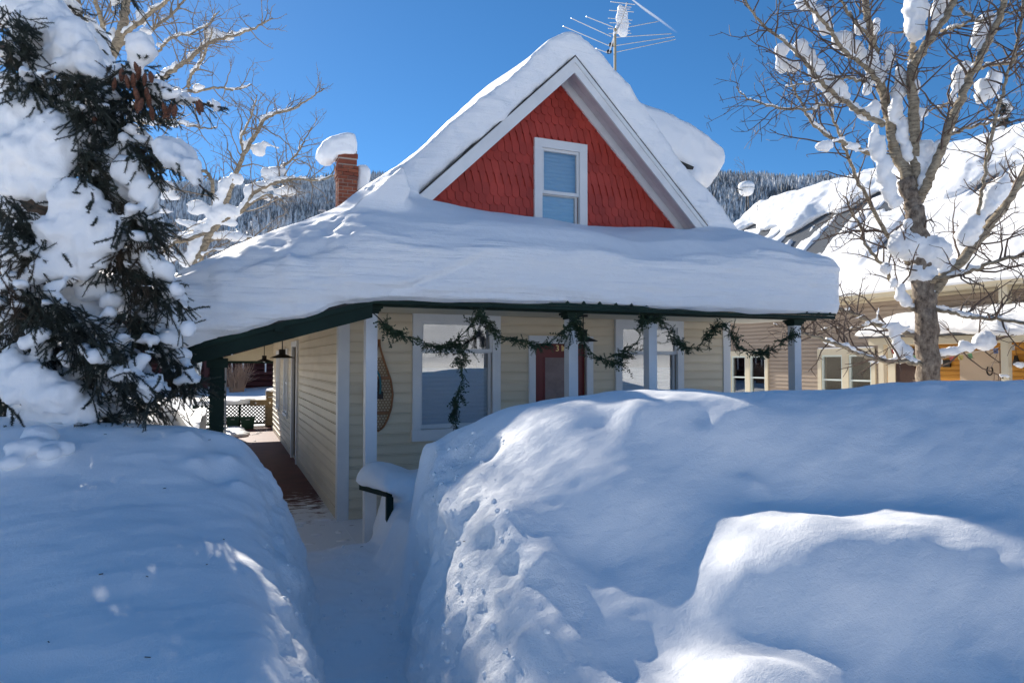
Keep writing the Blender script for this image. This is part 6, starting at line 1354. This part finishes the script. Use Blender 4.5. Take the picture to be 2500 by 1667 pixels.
tag(obj('crown', mesh_np('crown', np.array(V), np.array(F)), M['needle'], sp2), kind='stuff')
V, F = remesh(sn2, 0.05, 1); tag(obj('spruce_top_snow', smooth(mesh_np('spruce_top_snow', V, F)), M['snow_tree']), 'snow on the small spruce top above the tan house', 'snow', kind='stuff')

# ================================================================== satellite dish behind, antenna on the ridge, contrail
c = at(1822, 462, d=30.0); k = 30.0 / FPX; dish = thing('satellite_dish', 'satellite dish under a loaf of snow between the two houses', 'satellite dish', (c[0], c[1], 0.6)); z_ = c[2] - 0.6
MB().tube([(0, 0, 0), (0, 0, z_ - 0.15)], 0.03, 8).build('mast', M['dark'], dish)
MB().lathe([(0.0, -0.09), (0.2, -0.06), (0.37, 0.0), (0.36, 0.014), (0.0, -0.06)], (0, 0, z_), 20).build('dish', mat('dish_grey', (0.55, 0.55, 0.55), 0.4), dish, True)
MB().tube([(0, 0, z_ - 0.1), (-0.8, -0.25, z_ - 0.12)], 0.02, 5).tube([(0, 0, z_ - 0.12), (-0.5, 0, z_ - 0.55)], 0.016, 5).build('feed_arm', M['dark'], dish)
mb = MB(); blob(mb, c + (0, 0, 0.14), (0.39, 0.37, 0.23)); blob(mb, c + (0, 0, -0.07), (0.33, 0.34, 0.27)); V, F = remesh(mb, 0.045, 3); tag(obj('dish_snow', smooth(mesh_np('dish_snow', V, F)), M['snow_tree']), 'domed loaf of snow on the satellite dish', 'snow')
AY = 9.6; AD = None
def ap(x, y, dy=0.0): return at(x, y, Y=AY + dy)
base_ = ap(1501.5, 200); ant = thing('tv_antenna', 'old rooftop television antenna on a mast behind the red gable', 'antenna', (base_[0], base_[1], base_[2])); ao = np.array(ant.location)
alu = mat('aluminium', (0.55, 0.56, 0.58), 0.35, 0.8)
MB().tube(np.array([base_ - (0, 0, 0.8), ap(1501.5, 70)]) - ao, 0.022, 8).build('mast', mat('weathered_pole', (0.32, 0.27, 0.17), 0.6), ant)
bm_ = [ap(1531, 7, -0.5), ap(1515.6, 56, -0.1), ap(1501, 84, 0.05), ap(1487, 129, 0.45)]
MB().tube(np.array(bm_) - ao, 0.013, 6).build('boom', alu, ant)
for xa, ya, xb, yb, dy in ((1375, 64.5, 1486, 112, .3), (1394, 45, 1492, 90, .15), (1431, 41, 1497, 67, .0), (1455, 119, 1482, 129, .45), (1504, 112, 1646, 90, .3), (1504, 128, 1649, 97, .45), (1500, 92, 1639, 83, .15), (1512, 71, 1607, 53, .0),
                           (1491, 5, 1550, 12, -.5), (1488, 26, 1547, 30, -.35), (1485, 45, 1543, 50, -.2), (1489, 56, 1540, 58, -.1), (1485, 70, 1538, 76, .0), (1487, 83, 1541, 82, .05), (1511, 17, 1541, 18, -.4), (1511, 23, 1538, 23, -.35), (1512, 34, 1530, 35, -.3), (1510, 40, 1528, 41, -.25)):
    MB().tube(np.array([ap(xa, ya, dy), ap(xb, yb, dy)]) - ao, 0.0075, 5).build('element', alu, ant)
for xx_, yy_, dy in ((1493, 111, .3), (1487, 128, .45)): MB().lathe([(0.0, 0.0), (0.05, -0.01), (0.05, 0.02), (0.0, 0.06)], ap(xx_, yy_, dy) - ao, 8).build('insulator', M['dark'], ant)
mb = MB(); k = at(1500, 60, Y=AY); kk = np.linalg.norm(k[:2]) / FPX
for x, y, a, b in ((1515, 25, 8, 14), (1512, 45, 9, 16), (1522, 40, 13, 20), (1524, 60, 14, 22), (1522, 78, 14, 14), (1508, 70, 7, 12), (1500, 84, 4, 6)):
    V, F = ico(2); mb.raw(ap(x, y, 0.02) + V[:, :1] * _r * a * kk * 0.95 + V[:, 1:2] * _u * b * kk + V[:, 2:3] * _h * 0.07, F)
V, F = remesh(mb, 0.02, 3); V = V + normals(V, F) * (0.012 * fbm(V * 6, 2))[:, None]; tag(obj('antenna_snow', smooth(mesh_np('antenna_snow', V, F)), M['snow_tree']), 'slab of rime snow stuck upright in the rooftop antenna', 'snow')
pa, pb = at(1543, 0, d=9000), at(1655, 82, d=11000); m = bpy.data.materials.new('vapour'); m.use_nodes = True; t = m.node_tree; t.nodes.clear()
o_ = nn(t, 'ShaderNodeOutputMaterial'); mx = nn(t, 'ShaderNodeMixShader'); tr = nn(t, 'ShaderNodeBsdfTransparent'); df = nn(t, 'ShaderNodeBsdfDiffuse'); df.inputs[0].default_value = (0.95, 0.96, 1, 1); tl = nn(t, 'ShaderNodeBsdfTranslucent'); tl.inputs[0].default_value = (0.95, 0.96, 1, 1); ml = nn(t, 'ShaderNodeMixShader'); ml.inputs[0].default_value = 0.5
tc = nn(t, 'ShaderNodeTexCoord'); sx = nn(t, 'ShaderNodeSeparateXYZ'); t.links.new(tc.outputs['Object'], sx.inputs[0])
mr = nn(t, 'ShaderNodeMapRange'); mr.inputs[1].default_value = 0.0; mr.inputs[2].default_value = float(np.linalg.norm(pb - pa)); mr.inputs[3].default_value = 0.45; mr.inputs[4].default_value = 0.0; t.links.new(sx.outputs['X'], mr.inputs[0])
t.links.new(mr.outputs[0], mx.inputs[0]); t.links.new(tr.outputs[0], mx.inputs[1]); t.links.new(df.outputs[0], ml.inputs[1]); t.links.new(tl.outputs[0], ml.inputs[2]); t.links.new(ml.outputs[0], mx.inputs[2]); t.links.new(mx.outputs[0], o_.inputs[0])
Lc = float(np.linalg.norm(pb - pa)); u_ = np.linspace(0, 1, 14); q = np.stack([u_ * Lc, 5 * np.sin(u_ * 9), 4 * np.cos(u_ * 7)], 1)
con = tag(obj('contrail', smooth(MB().tube(q, 9 + 12 * np.minimum(u_ * 3, 1) * (1 - 0.5 * u_), 10).mesh('contrail')), m), 'short white contrail in the blue sky beside the antenna', 'contrail', kind='stuff'); con.location = pa; con.rotation_euler = Vector(pb - pa).to_track_quat('X', 'Z').to_euler()

# ================================================================== things on and about the porch
# ---- evergreen garland
def _leaf(t, b):
    n = nn(t, 'ShaderNodeTexNoise', Scale=9.0, Detail=2.0); t.links.new(wcoords(t), n.inputs['Vector']); t.links.new(ramp(t, n.outputs[0], [(0.3, (0.018, 0.035, 0.018)), (0.6, (0.035, 0.065, 0.03)), (0.8, (0.075, 0.075, 0.03))]), b.inputs['Base Color'])
M['leaf'] = mat('garland_leaf', (0.03, 0.06, 0.03), 0.55, build=_leaf)
rg = np.random.default_rng(41)
def sprig(mb, p, d, L, r, kind):
    d = unit(d); n = max(4, int(L / 0.012)); q = wander(p, d, L, n, 0.10, r, -0.03); mb.tube(q, np.linspace(0.0028, 0.001, n + 1), 3, False); t, a, b = frames(q); V, F = [], []
    for k in range(1, n + 1):
        for s in (-1, 1):
            if kind == 0:      # needle-like shoots
                for _ in range(2):
                    o = unit(t[k] * 0.6 + a[k] * s * r.uniform(0.5, 1) + b[k] * r.normal() * 0.5) * r.uniform(0.016, 0.032); w_ = np.cross(o, t[k]); w_ = unit(w_) * 0.0036; i = len(V); V += [q[k] - w_, q[k] + w_, q[k] + o]; F.append((i, i + 1, i + 2))
            else:              # small round leaves
                if k % 2: continue
                o = unit(t[k] * 0.7 + a[k] * s + b[k] * r.normal() * 0.5) * r.uniform(0.022, 0.036); w_ = unit(np.cross(o, t[k] + r.normal(size=3) * 0.4)) * 0.011; i = len(V); V += [q[k], q[k] + o * 0.55 + w_, q[k] + o, q[k] + o * 0.55 - w_]; F += [(i, i + 1, i + 2), (i, i + 2, i + 3)]
    if V: mb.raw(np.array(V), np.array(F))
GY_ = EY + 0.02
gar = thing('garland', 'evergreen garland looped in swags along the porch eave of the red gabled house', 'garland', at(1170, 768, Y=GY_)); go = np.array(gar.location)
def strand(pts, name, dens, Y=GY_, fat=1.0, dy=0.0):
    P3 = np.array([at(x, y, Y=Y) for x, y in pts]); L = np.linalg.norm(np.diff(P3, axis=0), axis=1).sum(); n = max(12, int(L / 0.03)); q = interp_path(P3, n); q[:, 1] += 0.012 * rg.normal(size=n)
    mb = MB(); mb.tube(q, 0.006, 5); t, a, b = frames(q)
    for k in range(n):
        m_ = rg.poisson(2.0 * dens * (0.75 + 0.5 * math.sin(k * 0.37)))
        for _ in range(m_):
            ang = rg.uniform(0, 2 * np.pi); d = unit(t[k] * rg.choice((-1, 1, 1)) * rg.uniform(0.6, 1.3) + (a[k] * math.cos(ang) + b[k] * math.sin(ang)) * rg.uniform(0.4, 1.0) + (0, 0, -0.15)); sprig(mb, q[k], d, fat * rg.uniform(0.06, 0.135) * (1.9 if rg.random() < 0.05 else 1), rg, 0 if rg.random() < 0.6 else 1)
    mb.V = [v - go for v in mb.V]; return tag(mb.build(name, M['leaf'], gar), kind='stuff')
g8 = lambda pts: [(1300 + x / 2.987, 650 + y / 2.987) for x, y in pts]
strand([(935, 788), (950, 802), (968, 813), (1000, 824), (1040, 840), (1075, 846), (1108, 836), (1135, 810), (1155, 785), (1168, 768)], 'swag', 3.2)
strand([(1168, 768), (1185, 782), (1205, 806), (1222, 826), (1250, 826), (1290, 838), (1318, 845), (1345, 833), (1372, 812), (1392, 793), (1402, 786)], 'swag', 3.0)
strand([(1402, 786), (1415, 805), (1428, 842), (1455, 868), (1485, 880), (1512, 888)] , 'swag', 3.0)
strand(g8([(560, 660), (640, 640), (700, 605), (760, 550), (795, 470), (812, 395)]), 'swag', 2.2)
strand(g8([(812, 395), (870, 380), (930, 400), (975, 445), (1020, 510), (1070, 560), (1130, 590), (1190, 595), (1245, 545), (1300, 480), (1350, 440), (1420, 430)]), 'swag', 2.8)
strand(g8([(1420, 430), (1455, 510), (1510, 590), (1580, 625), (1650, 630), (1720, 615), (1790, 580), (1850, 530), (1890, 495)]), 'swag', 3.0)
strand([(1112, 838), (1126, 852), (1131, 872), (1125, 898), (1128, 925), (1119, 951), (1112, 978), (1109, 1008), (1112, 1030), (1117, 1046)], 'hanging_strand', 2.6, fat=0.9)
for px_, py_, dx_, dy_ in ((1118, 870, -18, 25), (1118, 875, 22, 18), (1115, 965, -20, 30), (1122, 960, 16, 30), (1108, 1000, -14, 20), (1395, 800, -4, 50), (1410, 800, 18, 10)):
    p, e = at(px_, py_, Y=GY_), at(px_ + dx_, py_ + dy_, Y=GY_ - 0.03); mb = MB()
    for s in range(5): sprig(mb, p, (e - p) + rg.normal(size=3) * 0.03, np.linalg.norm(e - p) * rg.uniform(0.7, 1.1), rg, s % 2)
    mb.V = [v - go for v in mb.V]; tag(mb.build('sprig', M['leaf'], gar), kind='stuff')
for pts in ([(907, 762), (918, 770), (930, 782), (940, 792)], [(1930, 800), (1940, 803), (1944, 798)]):
    MB().tube(np.array([at(x, y, Y=GY_) for x, y in pts]) - go, 0.006, 5).build('wire', M['dark'], gar)
# ---- snowshoe on the front wall
c = at(924, 940, Y=HY - 0.035); hgt = (at(921, 829, Y=HY)[2] - at(921, 1052, Y=HY)[2]); ss_ = thing('snowshoe', 'old wooden teardrop snowshoe hung on the cream wall behind the corner post', 'snowshoe', (c[0] + 0.0, HY - 0.04, c[2] - hgt / 2)); wmax = 0.172
def sw(u): return wmax * np.interp(u, [0, 0.04, 0.12, 0.25, 0.4, 0.55, 0.7, 0.85, 0.93, 1.0], [0.0, 0.33, 0.62, 0.90, 1.0, 0.86, 0.52, 0.2, 0.07, 0.055])
us = np.linspace(0, 1, 40); M['shoe'] = mat('varnished_ash', (0.24, 0.10, 0.03), 0.4, build=weathered((0.2, 0.08, 0.025), (0.3, 0.13, 0.045), (5, 5, 5), (60, 60, 9), 0.2, 0.002, 0)); M['rawhide'] = mat('rawhide_lacing', (0.26, 0.14, 0.06), 0.6)
lp_ = np.concatenate([np.stack([-sw(us[::-1]), us * 0, us[::-1] * hgt], 1), np.stack([sw(us[1:]), us[1:] * 0, us[1:] * hgt], 1)]); MB().tube(lp_, 0.013, 8).build('frame', M['shoe'], ss_, True)
for u in (0.20, 0.58): MB().box(-float(sw(u)), float(sw(u)), -0.008, 0.008, u * hgt - 0.018, u * hgt + 0.018).build('crossbar', M['shoe'], ss_)
mb = MB()
for th in (60, -60, 0):
    d_ = np.array([math.cos(R(th)), math.sin(R(th))]); nrm = np.array([-d_[1], d_[0]])
    for s in np.arange(-1.2, 1.2, 0.032):
        seg = []; 
        for v in np.linspace(-1.2, 1.2, 260):
            p = nrm * s + d_ * v + (0, hgt * 0.4); u = p[1] / hgt
            if 0.01 < u < 0.80 and abs(p[0]) < float(sw(u)) - 0.002: seg.append(p)
        if len(seg) > 3: mb.tube([(seg[0][0], 0.001 * th / 60, seg[0][1]), (seg[-1][0], 0.001 * th / 60, seg[-1][1])], 0.0028, 4, False)
tag(mb.build('lacing', M['rawhide'], ss_), kind='stuff')
MB().tube(interp_path(np.array([(-0.05, -0.02, 0.75), (0.0, -0.035, 0.66), (0.015, -0.04, 0.55), (0.01, -0.04, 0.44)]), 16), 0.012, 6).build('strap', mat('teal_strap', (0.02, 0.13, 0.16), 0.6), ss_)
MB().box(-0.05, 0.05, -0.03, -0.012, 0.38, 0.47).box(-0.015, 0.02, -0.04, -0.012, 0.47, 0.62).build('binding', mat('dark_leather', (0.03, 0.02, 0.015), 0.6), ss_)
MB().tube([(0, 0.0, hgt * 0.97), (0, 0.04, hgt * 0.97)], 0.004, 5).build('nail', M['dark'], ss_)
# ---- pendant lamps under the porch ceilings
def lamp(label, p, ztop, w=0.18):
    t = thing('pendant_lamp', label, 'lamp', p, 'pendant lamps of the porch')
    MB().lathe([(0.045, 0.13), (0.05, 0.12), (0.05, 0.055), (w * 0.32, 0.05), (w, 0.0), (w, -0.006), (w * 0.3, 0.035), (0.0, 0.04)], (0, 0, 0), 20).build('shade', M['dark'], t, True)
    MB().tube([(0, 0, 0.12), (0, 0, ztop - p[2])], 0.008, 6).build('stem', M['dark'], t); MB().lathe([(0.0, 0.0), (0.06, 0.0), (0.06, -0.025), (0.0, -0.025)], (0, 0, ztop - p[2]), 12).build('canopy', M['dark'], t)
    MB().lathe([(0.0, -0.03), (0.025, -0.01), (0.03, 0.02), (0.015, 0.05), (0, 0.05)], (0, 0, 0), 10).build('bulb', mat('unlit_bulb', (0.7, 0.7, 0.68), 0.2), t, True)
for k, (x, y, d_) in enumerate(((689, 873, 10.4), (645, 882, 15.0))):
    p = at(x, y, d=d_); lamp(('black cone-shaped pendant lamp nearest on the side porch ceiling', 'smaller-looking black pendant lamp further back on the side porch ceiling')[k], p, float(side_z(p[0])) - 0.035)
p = at(1424, 832, Y=7.35); lamp('black pendant lamp hanging by the front door behind the garland', p, 2.42)
# ---- far end of the side porch: lattice rail, grill, bins
ly = 20.45; lat = thing('lattice_rail', 'dark green lattice railing at the far end of the side porch', 'railing', (0.3, ly, 0)); lx0, lx1, lz0, lz1 = -0.75, 1.35, 0.10, 0.64
for z_, h_ in ((lz1, 0.05), (lz0, 0.05)): MB().box(lx0 - 0.3, lx1 - 0.3, -0.03, 0.03, z_ - h_ / 2, z_ + h_ / 2).build('rail', M['green'], lat)
for x in (lx0, 0.42, lx1): MB().box(x - 0.33, x - 0.27, -0.035, 0.035, 0, lz1 + 0.03).build('baluster', M['green'], lat)
for th in (1, -1):
    for s in np.arange(-2.6, 2.6, 0.098):
        a = []; 
        for x, z in ((lx0, None), (lx1, None), (None, lz0), (None, lz1)):
            if x is not None: z = s + th * x + 0.6
            else: x = (z - 0.6 - s) / th
            if lx0 - 1e-6 <= x <= lx1 + 1e-6 and lz0 - 1e-6 <= z <= lz1 + 1e-6: a.append((x, z))
        if len(a) >= 2:
            a.sort(); p, q = a[0], a[-1]
            if math.hypot(p[0] - q[0], p[1] - q[1]) > 0.05: MB().obox((p[0] - 0.3, 0.008 * th, p[1]), (q[0] - 0.3, 0.008 * th, q[1]), 0.030, 0.008, (0, 1, 0)).build('lattice_strip', M['green'], lat)
for n_, (x0_, x1_) in enumerate(((553, 582), (588, 620))):
    pz_ = at((x0_ + x1_) / 2, 1045, Z=0.02); d_ = pz_ @ _h; wd = (x1_ - x0_) * d_ / FPX * 1.02; hh = 0.30 * 1.0
    hh = (1045 - 1016) * d_ / FPX; bn = thing('green_bin', ('green plastic tub beside the porch post at the far end of the side porch', 'green plastic tub standing next to the grill')[n_], 'bin', (pz_[0], pz_[1], 0.0), 'green tubs by the lattice rail'); gm = mat('green_plastic', (0.01, 0.06, 0.03), 0.45)
    mb = MB(); rings = [[(sx * wd * k * 0.5, sy * wd * k * 0.4, z) for sx, sy in ((-1, -1), (1, -1), (1, 1), (-1, 1))] for k, z in ((0.82, 0.0), (1.0, hh))]; loft(mb, rings); mb.build('tub', gm, bn)
    MB().box(-wd * 0.53, wd * 0.53, -wd * 0.43, -wd * 0.40, hh - 0.03, hh + 0.004).box(-wd * 0.53, wd * 0.53, wd * 0.40, wd * 0.43, hh - 0.03, hh + 0.004).box(-wd * 0.53, -wd * 0.5, -wd * 0.4, wd * 0.4, hh - 0.03, hh + 0.004).box(wd * 0.5, wd * 0.53, -wd * 0.4, wd * 0.4, hh - 0.03, hh + 0.004).build('rim', gm, bn)
    MB().box(-wd * 0.14, wd * 0.14, -wd * 0.425, -wd * 0.40, hh * 0.78, hh * 0.86).build('handle', mat('grey_handle', (0.3, 0.32, 0.3), 0.5), bn)
gp_ = at(660, 1042, Z=0.0); gd = gp_ @ _h; s_ = gd / FPX; gr = thing('gas_grill', 'gas grill with side shelf and snow on its hood against the cream side wall', 'grill', gp_); gmt = mat('grill_bronze', (0.16, 0.12, 0.07), 0.4, 0.3)
W = 34 * s_; H1 = (1042 - 990) * s_; MB().box(-12 * s_, 24 * s_, 0.0, 0.5, 0.05, H1).build('cabinet', gmt, gr); MB().box(-10 * s_, 22 * s_, -0.012, -0.002, 0.1, H1 - 0.05).build('cabinet_door', mat('grill_door', (0.11, 0.09, 0.06), 0.35, 0.3), gr)
MB().box(-47 * s_, 24 * s_, -0.03, 0.5, H1 + 0.004, H1 + 14 * s_).build('control_panel', gmt, gr)
for x in (-34, -2, 14): MB().lathe([(0.0, 0.0), (0.03, 0.0), (0.026, 0.03), (0.0, 0.03)], (0, 0, 0), 12).build('knob', mat('chrome_knob', (0.7, 0.7, 0.7), 0.25, 0.8), gr).location = (x * s_, -0.032, H1 + 7 * s_)
for o in gr.children:
    if o.name.startswith('knob'): o.rotation_euler = (R(90), 0, 0)
mb = MB(); z0_ = H1 + 14 * s_ + 0.004; hh = 22 * s_; rings = [[(x, 0.0, z0_), (x, -0.01, z0_ + hh * 0.4), (x, 0.12, z0_ + hh * 0.9), (x, 0.25, z0_ + hh), (x, 0.42, z0_ + hh * 0.8), (x, 0.48, z0_)] for x in (-10 * s_, 22 * s_)]; loft(mb, rings); mb.build('hood', gmt, gr)
MB().tube([(-6 * s_, -0.05, z0_ + 0.07), (18 * s_, -0.05, z0_ + 0.07)], 0.012, 6).build('hood_handle', MATS['chrome_knob'], gr)
mb = MB(); blob(mb, gp_ + (6 * s_, 0.25, z0_ + hh), (17 * s_, 0.28, 0.06)); V, F = remesh(mb, 0.02, 1); tag(obj('grill_snow', smooth(mesh_np('grill_snow', V, F)), M['snow']), 'thin cap of snow on the hood of the gas grill', 'snow')
mb = MB(); mb.box(lx0, 0.45, ly - 0.2, ly + 0.25, lz1 + 0.0, lz1 + 0.13); mb.box(0.4, 0.85, ly - 0.2, ly + 0.2, lz1 + 0.02, lz1 + 0.17); V, F = remesh(mb, 0.03, 5); V = V + normals(V, F) * (0.02 * fbm(V * 3, 2))[:, None]
tag(obj('lattice_snow', smooth(mesh_np('lattice_snow', V, F)), M['snow']), 'band of snow lying along the top of the lattice railing', 'snow')
mb = MB()
for k in range(34):
    x, y = rg.uniform(-0.1, 1.2), rg.choice((rg.uniform(7, 9.2), rg.uniform(15.5, 20))); blob(mb, (x, y, 0.0), (rg.uniform(.03, .13), rg.uniform(.02, .07), rg.uniform(.008, .025)), sub=1)
for k in range(10): blob(mb, (rg.uniform(-0.1, 0.35), rg.uniform(17.5, 20), 0.02), (0.3, 0.35, 0.09), sub=2)
tag(mb.build('porch_floor_snow', M['snow'], None, True), 'scattered blown snow on the red side porch floor', 'snow', kind='stuff')
# ---- icicles on the low side eave
M['ice'] = mat('ice', (0.85, 0.9, 0.93), 0.12, 0, 0.6)
for nd_ in [M['ice'].node_tree.nodes['Principled BSDF']]: nd_.inputs['Transmission Weight'].default_value = 0.75; nd_.inputs['IOR'].default_value = 1.31
for k in range(16):
    y = 6.9 + k * 0.42 + rg.uniform(-.1, .1); L = rg.uniform(0.25, 0.75); x = SX0 - 0.03 + rg.uniform(-.03, .03); n = 9; u = np.linspace(0, 1, n)
    if 12.6 < y: L *= 0.5
    q = np.stack([x + 0.01 * rg.normal(size=n).cumsum() * 0.3, y + 0.01 * rg.normal(size=n).cumsum() * 0.3, float(side_z(SX0)) + 0.05 - u * L], 1)
    tag(MB().tube(q, (0.022 * (1 - u) ** 0.7 + 0.003) * (1 + 0.12 * np.sin(u * 25)), 8).build('icicle', M['ice'], None, True), 'clear icicle hanging from the low eave of the side porch, behind the spruce tips', 'icicle', 'icicles along the side porch eave')
# ---- back yard: shrub, red cabin
r = np.random.default_rng(61); b = at(578, 958, Z=0.62); shb = thing('shrub', 'bundled bare brown shrub in the snowy back yard seen under the porch', 'shrub', b); mb = MB(); k_ = (b @ _h) / FPX
for k in range(170):
    a = r.uniform(0, 6.28); rad = 15 * k_ * math.sqrt(r.random()); p = np.array([rad * math.cos(a), rad * math.sin(a), -0.1]); q = wander(p, (0.12 * math.cos(a), 0.12 * math.sin(a), 1), r.uniform(0.7, 1.1) * 75 * k_, 8, 0.09, r); mb.tube(q, np.linspace(0.013, 0.006, 9), 3, False)
    if k % 2 == 0: q = wander(q[5], (r.uniform(0.2, 1), r.uniform(-1, 1), 0.3), r.uniform(0.3, 1.0) * 45 * k_, 6, 0.2, r, -0.03); mb.tube(q, np.linspace(0.010, 0.005, 7), 3, False)
tag(mb.build('stems', mat('dry_stem', (0.42, 0.27, 0.18), 0.8), shb), kind='stuff')
cb = at(640, 952, Z=0.8); cd = (cb @ _h) / FPX; cab = thing('log_cabin', 'dark red log cabin with a railed porch behind the snowy yard', 'cabin', (cb[0], cb[1] + 6, 0.5)); rm_ = mat('dark_red_log', (0.07, 0.02, 0.02), 0.7)
for k in range(14): MB().tube([(-6, 0, 0.12 + k * 0.24), (6, 0, 0.12 + k * 0.24)], 0.125, 8).build('log', rm_, cab)
V = [(x, y, z) for x in (-6.5, 6.5) for y, z in ((-1.8, 3.1), (3.0, 4.9), (3.0, 5.0), (-1.8, 3.2))]; MB().raw(V, [(0, 1, 2, 3), (7, 6, 5, 4), (0, 4, 5, 1), (1, 5, 6, 2), (2, 6, 7, 3), (3, 7, 4, 0)]).build('roof', M['roofdark'], cab)
MB().box(-6, 6, 0.1, 4, 0, 3.2).build('body', rm_, cab)
for x in np.arange(-5.5, 6, 0.45): MB().box(x - 0.03, x + 0.03, -1.55, -1.49, 0.9, 1.75).build('baluster', M['white_old'] if int(x * 10) % 2 else rm_, cab)
MB().box(-6, 6, -1.57, -1.47, 1.75, 1.83).build('rail', rm_, cab); MB().box(-6, 6, -1.57, -1.47, 0.85, 0.9).build('rail', rm_, cab)
for x in (-5.8, -2, 2, 5.8): MB().box(x - 0.08, x + 0.08, -1.6, -1.44, 0, 3.12).build('post', rm_, cab)
mb = MB(); loft(mb, [[(cb[0] + x, cb[1] + 6 + y, 0.5 + z) for y, z in ((-1.95, 3.2), (-2.0, 3.5), (-1.6, 3.75), (3.0, 5.6), (3.1, 5.0))] for x in np.linspace(-6.7, 6.7, 9)]); V, F = remesh(mb, 0.12, 2); V = V + normals(V, F) * (0.05 * fbm(V * 1.2, 3))[:, None]; tag(obj('cabin_snow', smooth(mesh_np('cabin_snow', V, F)), M['snow']), 'deep snow on the roof of the dark red log cabin', 'snow')
